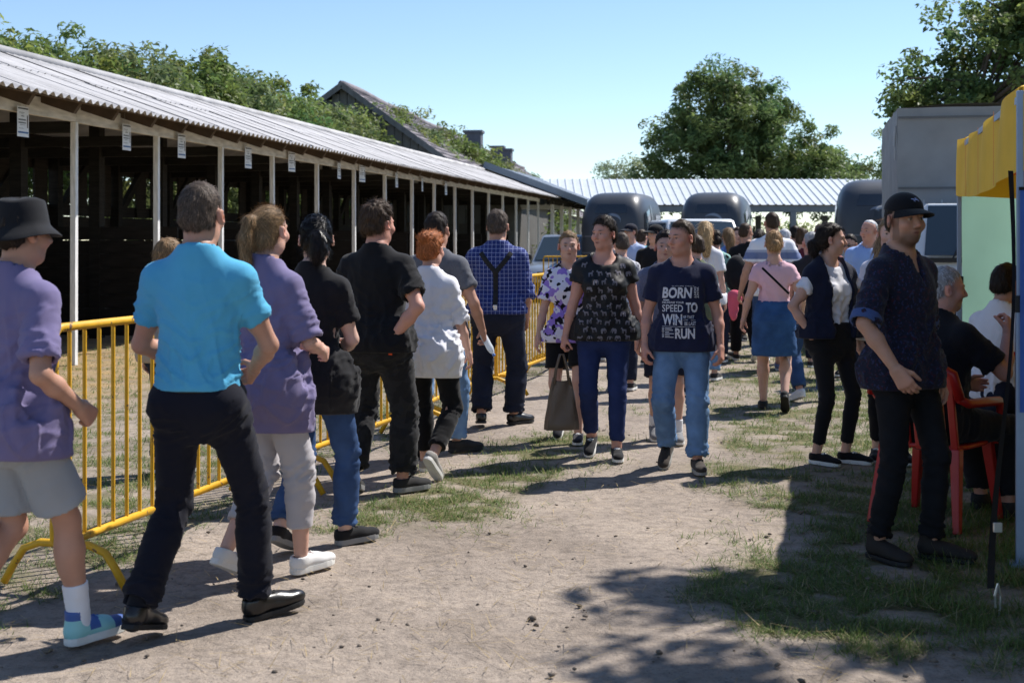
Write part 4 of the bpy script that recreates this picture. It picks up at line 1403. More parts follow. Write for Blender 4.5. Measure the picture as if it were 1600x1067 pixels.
# ================================================================== metal-roofed ranges beyond
def rib_roof(name, A, B, Cc, Dd, rib=.46, mat=None, parent=None, h=.045):
    """A,B eave ends; D,C ridge ends (A-D and B-C are the slopes). Ribs run up the slope; each pan is one panel"""
    A, B, Cc, Dd = (np.asarray(q, float) for q in (A, B, Cc, Dd))
    n = max(1, int(round(np.linalg.norm(B-A)/rib)))
    nrm = unit(np.cross(B-A, Dd-A)); nrm = nrm if nrm[2] > 0 else -nrm
    for i in range(n):
        a0, a1 = A+(B-A)*i/n, A+(B-A)*(i+1)/n; d0, d1 = Dd+(Cc-Dd)*i/n, Dd+(Cc-Dd)*(i+1)/n
        prof = [(0, 0), (.74, 0), (.80, h), (.93, h), (1.0, 0.001)]
        mb = MB()
        lo = [a0+(a1-a0)*t+nrm*z for t, z in prof]; hi = [d0+(d1-d0)*t+nrm*z for t, z in prof]
        mb.grid(np.array([lo, hi])); mb.grid(np.array([hi, lo])-nrm*.006)
        me = mb.mesh('roof_panel')
        link('roof_panel', me, mat, parent)
steel = M('roof_steel', (.50,.54,.58), .45, .10, 3., spec=.4)
steel_b = M('flashing_steel', (.13,.17,.22), .4, .1, 3., spec=.5)
wing2 = empty('metal_roofed_stable', (SH0[0], SH0[1], 0), RZ)
tag(wing2, 'open stable with blue-grey metal roof continuing the long stable', 'stable')
t0, t1 = K1*SP+.12, K1*SP+13.5
rib_roof('roof', (1.75, t0, 2.95), (1.75, t1, 2.95), (-2.1, t1, 4.40), (-2.1, t0, 4.40), .46, steel, wing2)
mb = MB(); mb.beam((1.78, t0-.03, 2.93), (-2.1, t0-.03, 4.38), .05, .24); mb.build('verge_flashing', steel_b, wing2)
mb = MB(); mb.beam((1.78, t0, 2.86), (1.78, t1, 2.86), .05, .16); mb.build('fascia', steel_b, wing2)
mb = MB(); mb.grid(np.array([[(-2.1, t0, 4.40), (-2.1, t1, 4.40)], [(-5.9, t0, 2.95), (-5.9, t1, 2.95)]])); mb.build('rear_roof', steel, wing2)
pm = MB().box((-.06,-.06,0), (.06,.06,3.0)).mesh('post')
for i in range(6): place_me('post', pm, white_w, wing2, (.35, t0+.9+i*2.35, 0))
mb = MB(); mb.box((.29, t0, 2.9), (.41, t1, 3.1)); mb.build('header_beam', dark_w, wing2)
for i in range(6):
    for j in range(9):
        place_me('plank', pl_me[j % 3], plank_m[j % 3], wing2, (-4.2, t0+i*SP, .02+.218*j))
wing = empty('far_stable', (0, 57, 0))
tag(wing, 'long open stable with pale ribbed metal roof across the far end', 'stable')
rib_roof('roof', (-1.2, 0, 3.02), (27, 0, 3.02), (27, 4.4, 4.28), (-1.2, 4.4, 4.28), .33, M('roof_steel_pale', (.56,.60,.64), .42, .08, 3., spec=.45), wing)
mb = MB(); mb.grid(np.array([[(-1.2, 4.42, 4.28), (27, 4.42, 4.28)], [(-1.2, 8.6, 3.02), (27, 8.6, 3.02)]])); mb.build('rear_roof', steel, wing)
mb = MB(); mb.box((4.2, .06, 2.72), (27, .2, 2.97)); mb.build('eave_beam', M('grey_steel', (.16,.19,.22), .5, .1), wing)
pm2 = MB().box((-.12,-.12,0), (.12,.12,2.72)).mesh('post')
for i in range(8): place_me('post', pm2, _m['grey_steel'], wing, (5.4+i*3.18, .14, 0)); place_me('post', pm2, _m['grey_steel'], wing, (5.4+i*3.18, 8.2, 0))
for i in range(7):
    if i in (2, 3): continue
    for j in range(11):
        mb = MB(); mb.box((5.55+i*3.18, 8.3, .05+.2*j), (8.45+i*3.18, 8.34, .235+.2*j)); link('plank', mb.mesh('plank'), plank_m[j % 3], wing)

# ================================================================== barn behind the stable
def barn():
    Y0 = 55.; th = rad(7.0)
    root = empty('old_barn', (xat(537, Y0), Y0, 0), -th)
    tag(root, 'old tall barn with grey plank gable and mossy tiled roof behind the trees', 'barn')
    L, hw, rz_, ez = 64., 6.2, 7.75, 3.3
    til = M('barn_tiles', (.22,.20,.215), .9, .30, 1.2, .5, 14, detail=8, bdist=.03)
    # tiled slope: courses of overlapping tile rows (too far to tell single tiles apart)
    for s_ in (1, -1):
        nrow = 26
        for i in range(nrow):
            d0, d1 = i/nrow, (i+1)/nrow
            a = np.array((s_*hw*(1-d0), ez+(rz_-ez)*d0)); b = np.array((s_*hw*(1-d1), ez+(rz_-ez)*d1))
            mb = MB(); n = 60
            ys = np.linspace(-.35, L, n)
            w1 = .03*np.sin(ys*.5+i)+.02*np.sin(ys*1.7+i*2)
            mb.grid(np.array([[(a[0], y, a[1]+.05+w) for y, w in zip(ys, w1)], [(b[0]-s_*.05, y, b[1]+.02+w) for y, w in zip(ys, w1)]]))
            mb.grid(np.array([[(a[0], y, a[1]+.05+w) for y, w in zip(ys, w1)], [(a[0]-s_*.03, y, a[1]-.02+w) for y, w in zip(ys, w1)]]))
            link('tile_course', mb.mesh('tile_course'), til, root)
    mb = MB(); ys = np.linspace(-.4, L, 40)
    mb.tube([(0, y, rz_+.06+.04*math.sin(y*.6)) for y in ys], .14, 6); mb.build('ridge', til, root, smooth=True)
    gw = M('gable_boards', (.13,.135,.14), .9, .3, 1.5, .3, 20, stretch=(4, 1, .4))
    xs = np.linspace(-hw+.25, hw-.25, 38)
    for i in range(len(xs)-1):
        x0, x1 = xs[i]+.012, xs[i+1]-.012; xm = (x0+x1)/2
        ztop = rz_-abs(xm)*(rz_-ez)/hw-.10
        mb = MB(); mb.box((x0, -.02-.012*(i % 2), 2.2), (x1, .03, ztop)); link('gable_board', mb.mesh('gable_board'), gw, root)
    for x in (-.9, .15, 1.3):
        mb = MB(); mb.box((x, -.07, 5.5), (x+.2, -.03, 6.05)); mb.build('vent_slot', M('dark_void', (.008,.008,.009), .9), root)
    mb = MB(); mb.box((-hw+.3, -.0, 0), (hw-.3, .3, 2.2)); mb.box((-hw+.3, .3, 0), (-hw+.6, L-.3, ez)); mb.box((hw-.6, .3, 0), (hw-.3, L-.3, ez)); mb.build('wall', M('barn_wall', (.10,.095,.09), .9, .2), root)
    vb = MB()
    for s_ in (1, -1): vb.beam((0, -.38, rz_+.0), (s_*hw, -.38, ez), .06, .22)
    vb.build('verge_board', gw, root)
    for (yy, xx, w_, h0) in ((20.5, 2.2, .9, 1.25), (30.5, 2.6, .95, 1.2), (38.0, 1.2, .8, .9)):
        zz = rz_-xx*(rz_-ez)/hw
        mb = MB(); mb.box((xx-w_/2, yy-w_/2, zz-.6), (xx+w_/2, yy+w_/2, zz+h0)); mb.box((xx-w_/2-.08, yy-w_/2-.08, zz+h0+.001), (xx+w_/2+.08, yy+w_/2+.08, zz+h0+.14))
        mb.build('chimney', M('chimney_slate', (.12,.13,.16), .85, .15, 3.), root)
barn()

# ================================================================== trees
bark = M('bark', (.085,.068,.054), .95, .35, 6., .6, 20, stretch=(2, 2, .5), bdist=.03)
def leaf_mat(name, trans=.48):
    return M(name, rough=.5, var=.10, vscale=2., spec=.32, attr='col', trans=trans)
def tree(label, x, y, lobes, clumps, per, leaf, col, trunk_r=.16, trunk_h=None, group=None, seed=0, clump_r=.42, dead=None, name='broadleaf_tree', bottom=.0, limbs=26, var=.35, cat='tree', surf=.33, tri=True):
    r = np.random.default_rng(seed+40)
    root = empty(name, (x, y, 0)); tag(root, label, cat, group)
    lobes = np.array(lobes, float)
    vol = lobes[:, 3]*lobes[:, 4]*lobes[:, 5]; pv = vol**.75/np.sum(vol**.75)
    cs = []
    while len(cs) < clumps:
        L = lobes[r.choice(len(lobes), p=pv)]
        d = unit(r.normal(size=3)); rad_ = r.uniform(0, 1)**surf
        c = L[:3]+d*L[3:]*rad_*(1+.10*r.normal())
        if c[2] < bottom: continue
        cs.append(c)
    cs = np.array(cs)
    base_t = lobes[0][:3].copy()
    th = trunk_h or base_t[2]
    # wood: trunk and limbs
    mb = MB()
    top_ = np.array((base_t[0]*.8, base_t[1]*.8, th))
    pts = [np.array((0, 0, -.1)), np.array((.04, .02, th*.3)), top_*.6+np.array((.05, 0, 0)), top_, top_+np.array((.1, 0, .25*lobes[0][5]))]
    mb.tube(pts, [trunk_r*1.25, trunk_r, trunk_r*.85, trunk_r*.6, trunk_r*.2], 9)
    for j in r.choice(len(cs), min(limbs, len(cs)), replace=False):
        e = cs[j]; s0 = pts[1]+(pts[3]-pts[1])*r.uniform(.35, 1.0)
        m1 = s0*.6+e*.4+np.array((0, 0, .12*np.linalg.norm(e-s0)))+r.normal(0, .08, 3); m2 = s0*.25+e*.75+r.normal(0, .1, 3)
        q = trunk_r*r.uniform(.22, .45)
        mb.tube([s0, m1, m2, e], [q, q*.7, q*.4, q*.12], 5, False)
    if dead is not None:
        for path, q in dead: mb.tube(path, [q*(1-.8*i/(len(path)-1)) for i in range(len(path))], 5, False)
    mb.build('trunk', bark, root, smooth=True)
    n = clumps*per
    ci = np.repeat(np.arange(clumps), per)
    cr = clump_r*r.uniform(.55, 1.35, clumps)
    off = r.normal(size=(n, 3)); off /= np.linalg.norm(off, axis=1)[:, None]
    off *= (r.uniform(0, 1, n)**.45)[:, None]
    off *= np.array((1., 1., .72))
    p = cs[ci]+off*cr[ci][:, None]
    keep = p[:, 2] > max(bottom, .05); 
    nrm = off*np.array((1, 1, 1))*.6+np.array((0, 0, .75))+r.normal(0, .55, (n, 3)); nrm /= np.linalg.norm(nrm, axis=1)[:, None]
    tg = np.cross(nrm, r.normal(size=(n, 3))); tg /= np.linalg.norm(tg, axis=1)[:, None]+1e-9
    bt_ = np.cross(nrm, tg)
    s_ = leaf*r.uniform(.6, 1.3, n)[:, None]
    droop = -nrm*s_*.12
    V = np.stack([p-tg*s_*.55, p+bt_*s_*.30+droop*-1, p+tg*s_*.55+droop, p-bt_*s_*.30-droop*-1], 1)
    tone = (1+var*r.normal(size=clumps)*.45)[ci]*(1+.22*r.normal(size=n)); tone = np.clip(tone, .45, 1.8)
    c = np.array(col)[None]*tone[:, None]
    yel = (r.normal(size=clumps)*.5)[ci]; c = c*np.stack([1+.22*yel, 1+.05*yel, 1-.10*yel], 1)
    V = V[keep]; c = c[keep]; n = len(V)
    if tri: V = V[:, :3]
    kv = V.shape[1]; Q = np.arange(n*kv).reshape(-1, kv)
    link('crown', npmesh('crown', V.reshape(-1, 3), Q, False, np.repeat(np.clip(c, .004, 1), kv, 0)), leaf_mat('foliage'), root)
    return root
G1 = (.150,.205,.055); G2 = (.145,.205,.068); G3 = (.175,.215,.080)
# row behind the stable
row = [(9.0, 6.4), (11.4, 6.6), (13.6, 6.8), (16.0, 6.7), (18.4, 6.7), (20.8, 7.3), (23.4, 7.2), (26.2, 7.1), (29.2, 7.1), (32.4, 7.1), (36.0, 7.3), (40.0, 7.8), (44.5, 7.9), (49.5, 7.8), (55.0, 7.6), (60.5, 7.0), (66, 6.2)]
onth = ['first', 'second', 'third', 'fourth', 'fifth', 'sixth', 'seventh', 'eighth', 'ninth', 'tenth', 'eleventh', 'twelfth', 'thirteenth', 'fourteenth', 'fifteenth', 'sixteenth', 'last']
for i, (t, hgt) in enumerate(row):
    r_ = random.Random(i+3); q = SH0+SHO*(-8.0+r_.uniform(-.3, .3))+SHT*t; hgt *= .98
    w_ = 2.2+.016*t
    lobes = [(0, 0, hgt*.62, w_*.8, w_, hgt*.27), (r_.uniform(-.5, .5), r_.uniform(-.6, .6), hgt*.84, w_*.55, w_*.6, hgt*.15), (.4, 1.3, hgt*.72, w_*.65, w_*.75, hgt*.20), (.4, -1.3, hgt*.70, w_*.65, w_*.75, hgt*.20), (.6, 0, hgt*.76, w_*.6, w_*.9, hgt*.15), (0, 0, 2.6, w_*.5, w_*.8, 1.2)]
    tree(f'bushy green tree behind the long stable roof, {onth[i]} of the row from the left', q[0], q[1], lobes, 150, 120 if t < 28 else (85 if t < 40 else 60), .155+.002*t, G1 if i % 3 else G3, .11, hgt*.45, 'trees behind the stable', i, .55, limbs=12, surf=.42)
# big tree beyond the far stable
Y0 = 69.
big = [((1140-1140)/F*Y0, 0, 6.6, 3.6, 3.4, 3.3), (-.3, 0, 8.2, 2.6, 2.5, 2.5), (-2.6, 0, 6.1, 2.0, 2.0, 1.7), (-3.2, .2, 4.2, 1.6, 1.8, 1.2), (1.6, .2, 8.0, 1.8, 1.8, 2.2), (2.5, -.5, 5.2, 2.0, 2.0, 2.3), (4.3, -.2, 5.4, 1.9, 2.0, 2.2), (5.5, 0, 4.4, 1.1, 1.3, 1.6), (0, -1.5, 4.2, 4.4, 2.2, 1.7), (3.6, -1.0, 4.4, 2.6, 1.8, 1.7), (6.0, 0, 4.9, 1.0, 1.2, 1.2)]
tree('large spreading broadleaf tree rising over the far stable roof', xat(1140, Y0), Y0, big, 520, 120, .27, G2, .38, 4.2, None, 50, .62, limbs=60)
Y0 = 115.
tree('small pale distant tree left of the large tree', xat(972, Y0), Y0, [(0, 0, 6.2, 2.4, 2.4, 2.6), (-1.4, 0, 5.4, 1.7, 1.7, 2.2), (1.5, 0, 5.6, 1.6, 1.6, 2.0)], 110, 80, .30, (.26,.31,.17), .25, 3, None, 51, .8)
Y0 = 80.
for u, h in ((842, 5.6), (873, 5.2)):
    tree('dark round treetop above the stables' + (' beside the far chimney' if u < 850 else ', right of the far chimney'), xat(u, Y0), Y0, [(0, 0, h-.9, .75, .75, .9), (.2, 0, h-2.2, 1.0, 1.0, 1.2)], 22, 60, .20, G2, .12, 3, None, u, .42)
# right-hand trees behind the lorry
Y0 = 33.
rt = [(2.6, 0, 5.6, 2.4, 2.2, 2.2), (4.4, 0, 6.4, 2.2, 2.0, 2.0), (.9, .3, 5.0, 1.0, 1.2, .85), (2.2, .3, 4.3, 2.4, 1.8, 1.1), (5, 0, 8.0, 1.6, 1.8, 1.4), (.1, 0, 4.7, .7, .8, .6), (3.6, 0, 7.0, 1.4, 1.4, 1.1), (1.7, 0, 4.6, 1.5, 1.2, .9), (2.6, 0, 6.6, 1.2, 1.2, .9)]
bx = xat(1405, Y0)
dead = [([np.array((2.6, 0, 5.2)), np.array((1.4, -.2, 5.35)), np.array((.7, -.2, 5.45)), np.array((.05, -.3, 5.40))], .055), ([np.array((1.5, -.1, 5.3)), np.array((1.0, -.2, 4.95)), np.array((.5, -.3, 4.5)), np.array((.2, -.3, 4.2))], .045), ([np.array((2.6, 0, 7.0)), np.array((1.9, -.2, 7.4)), np.array((1.5, -.2, 8.2))], .03), ([np.array((.6, -.2, 5.42)), np.array((.35, -.2, 5.1)), np.array((.1, -.2, 4.9))], .02)]
tree('leafy tree with a bare dead branch behind the grey lorry', bx, Y0, rt, 400, 95, .14, G2, .22, 4, None, 60, .42, dead=dead, limbs=50, tri=False)
Y0 = 44.
tree('dark green bush between the large tree and the grey lorry', xat(1385, Y0), Y0, [(0, 0, 3.6, 1.2, 1.2, 1.6), (-.3, 0, 2.4, 1.2, 1.2, 1.6), (.5, 0, 4.2, .8, .8, .9)], 60, 80, .14, G2, .1, 2.4, None, 61, .36)
# greenery seen under the far stable
for i in range(7):
    tree(f'leafy hedge shrub behind the far stable, {["first", "second", "third", "fourth", "fifth", "sixth", "seventh"][i]} from the left', 3.2+i*3.5, 70+.6*(i % 2), [(0, 0, 1.4, 1.9, 1.2, 1.6)], 34, 60, .2, G1, .08, 1, 'hedge shrubs behind the far stable', 70+i, .5, name='hedge_shrub', limbs=6, cat='shrub')
# a tree out of the frame to the right whose boughs shade the foreground
tree('tree right of the tents whose boughs shade the foreground', 9.0, 8.0, [(-3.1, -.40, 6.4, 1.2, .6, .5), (-4.45, -.30, 6.4, .62, .34, .25), (-4.95, -.42, 6.4, .35, .28, .2), (-2.0, -1.1, 6.6, 1.6, 1.1, .9), (-3.3, -1.1, 6.4, .9, .5, .5), (-3.45, .95, 6.5, .40, .40, .25), (-3.92, .97, 6.5, .32, .28, .2), (-3.92, .97, 6.5, .32, .28, .2), (-3.92, .97, 6.5, .32, .28, .2), (-2.9, .25, 6.4, .8, .5, .4), (0, 0, 7.4, 2.2, 2.2, 1.7), (0, -3, 7.2, 2.4, 2.2, 1.8), (-3.6, -4.8, 6.4, 2.2, 1.8, 1.2), (-1.5, -6, 6.8, 2.6, 2.2, 1.5)], 520, 100, .16, G2, .2, 5, None, 80, .36, tri=False)
# ================================================================== the crowd
def proj(bvh, x, z, side=1, off=.003):
    """point on the front (side=1) or back (-1) of a garment, in the person's frame"""
    hit = bvh.ray_cast(Vector((x, side*1.0, z)), Vector((0, -side, 0)))
    if hit[0] is None: return None
    n = hit[1]
    if n.y*side < 0: n = -n
    return np.array(hit[0] + n*off)
def ribbon(P, vq, pts, width, mat, name, side=-1, off=.004, n=40, parent=None):
    bvh = rel(vq)
    pts = np.array(pts, float)
    seg = np.linalg.norm(np.diff(pts, axis=0), axis=1); cum = np.concatenate([[0], np.cumsum(seg)])
    t = np.linspace(0, cum[-1], n)
    xs = np.interp(t, cum, pts[:, 0]); zs = np.interp(t, cum, pts[:, 1])
    rows = []
    for i in range(n):
        j0, j1 = max(i-1, 0), min(i+1, n-1)
        d = unit((xs[j1]-xs[j0], zs[j1]-zs[j0], 0)); px, pz = -d[1], d[0]
        row = []
        for k in (-1, -.33, .33, 1):
            p = proj(bvh, xs[i]+px*k*width/2, zs[i]+pz*k*width/2, side, off if abs(k) < .9 else off*.2)
            row.append(p)
        if all(r is not None for r in row): rows.append(row)
    mb = MB(); mb.grid(np.array(rows))
    return mb.build(name, mat, parent or P.root, smooth=True)
def flat_shape(polys):
    bm = bmesh.new()
    for poly in polys:
        vs = [bm.verts.new((x, 0, z)) for x, z in poly]
        bm.faces.new(vs)
    bmesh.ops.triangulate(bm, faces=bm.faces)
    me = bpy.data.meshes.new('tmp'); bm.to_mesh(me); bm.free()
    V = np.array([v.co[:] for v in me.vertices]); T = np.array([p.vertices[:] for p in me.polygons])
    bpy.data.meshes.remove(me)
    return V, T
_tc = {}
def text_shape(txt, bold=.0, shear=0., res=3):
    k = (txt, bold, shear)
    if k in _tc: return _tc[k]
    cu = bpy.data.curves.new('t', 'FONT'); cu.body = txt; cu.offset = bold; cu.shear = shear; cu.resolution_u = res
    o = bpy.data.objects.new('t', cu); C.objects.link(o)
    dg = bpy.context.evaluated_depsgraph_get()
    me = bpy.data.meshes.new_from_object(o.evaluated_get(dg))
    bm = bmesh.new(); bm.from_mesh(me); bmesh.ops.triangulate(bm, faces=bm.faces)
    for _ in range(2):
        L = [e for e in bm.edges if e.calc_length() > .16]
        if L: bmesh.ops.subdivide_edges(bm, edges=L, cuts=1); bmesh.ops.triangulate(bm, faces=bm.faces)
    bm.to_mesh(me); bm.free()
    V = np.array([v.co[:] for v in me.vertices]); T = np.array([p.vertices[:] for p in me.polygons])
    C.objects.unlink(o); bpy.data.objects.remove(o); bpy.data.curves.remove(cu); bpy.data.meshes.remove(me)
    V = V[:, :2]-V[:, :2].min(0); V = V/np.array((V[:, 0].max(), V[:, 1].max()))
    _tc[k] = (V, T)
    return V, T

HB = lambda: hair_mat('brown', (.055,.034,.022))
HD = lambda: hair_mat('dark', (.022,.015,.012))
HK = lambda: hair_mat('black', (.010,.009,.010), .35)
HBL = lambda: hair_mat('blond', (.40,.27,.14))
HDB = lambda: hair_mat('darkblond', (.20,.125,.065))
HR = lambda: hair_mat('red', (.36,.125,.045))
HG = lambda: hair_mat('grey', (.34,.34,.36), .5)
HW = lambda: hair_mat('white', (.62,.62,.64), .5)
HGB = lambda: hair_mat('greybrown', (.078,.058,.046), .6)
white_rub = M('white_rubber', (.72,.71,.68), .6, .10, 20, spec=.3)
black_rub = M('black_rubber', (.018,.018,.019), .6, .2, 20)
lace_w = M('lace_white', (.75,.75,.74), .8, .05)
def plaid(name, base, line, sp=.030, w=.10):
    m = cloth(name, base)
    n = m.node_tree.nodes; l = m.node_tree.links; b = n['Principled BSDF']
    tc = n.new('ShaderNodeTexCoord'); sep = n.new('ShaderNodeSeparateXYZ'); l.new(tc.outputs['Object'], sep.inputs[0])
    acc = None
    for ax, off in ((0, .0), (2, .0)):
        mu = n.new('ShaderNodeMath'); mu.operation = 'MULTIPLY'; mu.inputs[1].default_value = 1/sp; l.new(sep.outputs[ax], mu.inputs[0])
        fr = n.new('ShaderNodeMath'); fr.operation = 'FRACT'; l.new(mu.outputs[0], fr.inputs[0])
        lt = n.new('ShaderNodeMath'); lt.operation = 'LESS_THAN'; lt.inputs[1].default_value = w; l.new(fr.outputs[0], lt.inputs[0])
        if acc is None: acc = lt
        else:
            mx = n.new('ShaderNodeMath'); mx.operation = 'MAXIMUM'; l.new(acc.outputs[0], mx.inputs[0]); l.new(lt.outputs[0], mx.inputs[1]); acc = mx
    src = b.inputs['Base Color'].links[0].from_socket
    mix = n.new('ShaderNodeMix'); mix.data_type = 'RGBA'
    l.new(acc.outputs[0], mix.inputs[0]); l.new(src, mix.inputs[6]); mix.inputs[7].default_value = (*hexc(*line), 1)
    l.new(mix.outputs[2], b.inputs['Base Color'])
    return m
def bands(name, stops, z0, z1):
    """horizontal colour bands in the knit, by height on the body"""
    m = cloth(name, (255, 255, 255))
    n = m.node_tree.nodes; l = m.node_tree.links; b = n['Principled BSDF']
    tc = n.new('ShaderNodeTexCoord'); sep = n.new('ShaderNodeSeparateXYZ'); l.new(tc.outputs['Object'], sep.inputs[0])
    mr = n.new('ShaderNodeMapRange'); mr.inputs[1].default_value = z0; mr.inputs[2].default_value = z1; l.new(sep.outputs[2], mr.inputs[0])
    cr = n.new('ShaderNodeValToRGB'); cr.color_ramp.interpolation = 'CONSTANT'
    e = cr.color_ramp.elements
    for i, (t, c) in enumerate(stops):
        el = e[i] if i < 2 else e.new(t)
        el.position = t; el.color = (*hexc(*c), 1)
    l.new(mr.outputs[0], cr.inputs[0]); l.new(cr.outputs[0], b.inputs['Base Color'])
    return m
def blotch(name, cols, scale=22, thr=(.42, .56), rough=.88):
    """printed fabric: patches of three colours"""
    m = cloth(name, cols[0], rough=rough)
    n = m.node_tree.nodes; l = m.node_tree.links; b = n['Principled BSDF']
    tc = n.new('ShaderNodeTexCoord'); 
    src = None
    prev = b.inputs['Base Color'].links[0].from_socket
    for i, c in enumerate(cols[1:]):
        nz = n.new('ShaderNodeTexNoise'); nz.inputs['Scale'].default_value = scale*(1+.3*i); nz.inputs['Detail'].default_value = 1.5
        mp = n.new('ShaderNodeMapping'); mp.inputs['Location'].default_value = (3.1*i, 1.7*i, 5.3*i); l.new(tc.outputs['Object'], mp.inputs[0]); l.new(mp.outputs[0], nz.inputs['Vector'])
        gt = n.new('ShaderNodeMath'); gt.operation = 'GREATER_THAN'; gt.inputs[1].default_value = thr[i % len(thr)]; l.new(nz.outputs[0], gt.inputs[0])
        mix = n.new('ShaderNodeMix'); mix.data_type = 'RGBA'; l.new(gt.outputs[0], mix.inputs[0]); l.new(prev, mix.inputs[6]); mix.inputs[7].default_value = (*hexc(*c), 1)
        prev = mix.outputs[2]
    l.new(prev, b.inputs['Base Color'])
    return m

# ------------------------------------------------------------------ 1 boy in the bucket hat
p = Person(H=1.715, dist=5.1, wt=.98, lean=.05, head=(.08, .06, 0), feet=[(-.09,-.30,0,-.05,.62),(.07,.22,0,.0,-.05)],
           hands=[(-.10,-.05,-.51),(.04,.16,-.40)], skin='tan', seed=1, curl=(.9, 1.15), wristn=(None, (-1,.1,-.2)))
p.body(bare_legs=True)
p.top(cloth('purple', (114, 106, 144)), over=.042, hem=-.13, ease=.016, loose=.6, sleeve=.80, sl_ease=.020, sl_flare=.012, wrinkle=1.0)
p.collar(_m['cloth_purple'], r=.056, h=.014, openf=0)
p.legs(cloth('greyshorts', (150, 152, 156), bs=300), ease=.022, hem=.42, flare=.028, name='shorts', seat_ease=.014, wrinkle=.9)
p.shoes(M('mint_leather', hexc(150, 205, 205), .5, .05, bump=.05), white_rub, 'high', M('lace_blue', hexc(70, 100, 165), .8), M('blue_leather', hexc(70, 98, 160), .5, .05))
p.sock(cloth('whitesock', (225, 225, 230)), up=.15)
p.hair(HD(), 'short', vol=.004, topv=.004, ns=500, L=.02)
p.buckethat(cloth('blackhat', (27, 28, 33), bs=300))
x, y, _ = at(30, 376, 5.08)
p.place(x, y, rad(38), 'teenager in black bucket hat, purple T-shirt and grey shorts at the left edge')

# ------------------------------------------------------------------ 2 man in turquoise T-shirt
p = Person(H=1.785, dist=5.35, wt=.96, lean=.02, twist=.03, head=(.10, .05, 0), feet=[(-.17,-.16,0,.15,.25),(.19,.22,0,.75,-.12)],
           hands=[(.02,.30,-.33),(-.02,.30,-.36)], poles=[(-.8,-.5,-.6),(.9,-.5,-.6)], skin='tan', seed=2, curl=(.8, .8))
p.body()
p.top(cloth('turquoise', (84, 168, 206)), hem=.040, ease=.017, loose=.45, sleeve=.62, sl_ease=.011, sl_flare=.006, neck=.066, wrinkle=1.1, over=0, hollow=False, flare=.010)
p.collar(_m['cloth_turquoise'], r=.056, h=.014, openf=0)
p.legs(cloth('navytrousers', (24, 25, 36), bs=600, sheen=.05), waist=.070, ease=.014, hem=.985, flare=.014, seat_ease=.008, wrinkle=1.3, stack=.6)
p.belt(M('black_belt', (.02,.018,.016), .5), z=.050, off=.014, h=.034)
p.shoes(M('black_leather', (.014,.013,.013), .28, .2, 15, .1, 60, .5), black_rub, 'dress', lace=M('lace_black', (.02,.02,.02), .7))
p.sock(cloth('darksock', (24, 24, 30)), up=.13)
p.hair(HGB(), 'short', vol=.004, topv=.013, ns=4200, L=.016, fade=.7, wd=.0019)
x, y, _ = at(303, 376, 5.35)
p.place(x, y, rad(6), 'man in turquoise T-shirt and navy trousers walking away')
man_blue = p

# ------------------------------------------------------------------ 3 woman with ponytail, long purple T-shirt
p = Person(H=1.72, sex='f', dist=6.2, lean=.05, wt=.98, head=(-.12, -.02, 0), feet=[(-.07,-.20,0,-.05,.45),(.07,.18,0,.1,-.05)],
           hands=[(.05,.26,-.28),(-.02,.27,-.30)], poles=[(-.7,-.5,-.8),(.7,-.5,-.8)], skin='fair', seed=3)
p.body(bare_legs=True)
p.top(cloth('lilac', (118, 110, 146)), over=.044, hem=-.215, ease=.024, loose=.7, sleeve=.93, sl_ease=.022, sl_flare=.014, wrinkle=1.3, bust=.5)
p.collar(_m['cloth_lilac'], r=.050, h=.014, openf=0)
p.legs(cloth('joggers', (178, 174, 178), bs=260), ease=.022, hem=.84, flare=-.010, wrinkle=1.5, stack=.8, name='joggers')
p.shoes(M('white_canvas', (.70,.69,.68), .8, .06, bump=.2, bscale=300), white_rub, 'sneaker', lace_w)
p.hair(HDB(), 'pony', vol=.004, topv=.008, ns=3600, L=.05, wd=.0015, tail=[((0,-.108,.070),.020),((-.008,-.150,.060),.026),((-.016,-.168,-.02),.030),((-.020,-.160,-.11),.026),((-.022,-.140,-.20),.010)])
x, y, _ = at(412, 376, 6.2)
p.place(x, y, rad(34), 'woman with blonde ponytail in long lilac T-shirt and grey joggers')

# ------------------------------------------------------------------ 4 woman in black polo
p = Person(H=1.685, sex='f', dist=6.7, wt=1.08, lean=.04, head=(-.55, .05, 0), feet=[(-.09,-.2,0,-.1,.4),(.07,.2,0,.5,-.05)],
           hands=[(.05,.26,-.30),(-.12,.24,-.33)], poles=[(-.7,-.5,-.8),(.9,-.5,-.5)], skin='pale', seed=4)
p.body()
p.top(cloth('blackpolo', (27, 27, 31), bs=300), hem=-.185, ease=.014, loose=.6, sleeve=.66, sl_ease=.018, wrinkle=1.1, bust=.9)
p.collar(cloth('blackpolo', (27, 27, 31)), r=.060)
p.legs(denim('blue', (54, 78, 118), .35), ease=.010, hem=.97, flare=.010, wrinkle=1.2, stack=.6, name='jeans')
p.shoes(cloth('blackshoe', (30, 30, 32)), M('grey_rubber', (.25,.25,.25), .6), 'sneaker', M('lace_black', (.02,.02,.02), .7))
p.hair(HK(), 'bun', vol=.010, topv=.014, ns=3200, L=.06, wd=.0018, tail=[((0,-.105,.025),.028),((.01,-.150,.005),.045),((.012,-.150,-.05),.047),((.010,-.130,-.095),.030),((.0,-.105,-.12),.014)], rough=1.6)
x, y, _ = at(490, 376, 6.75)
p.place(x, y, rad(24), 'woman with dark ponytail, black polo shirt and blue jeans')

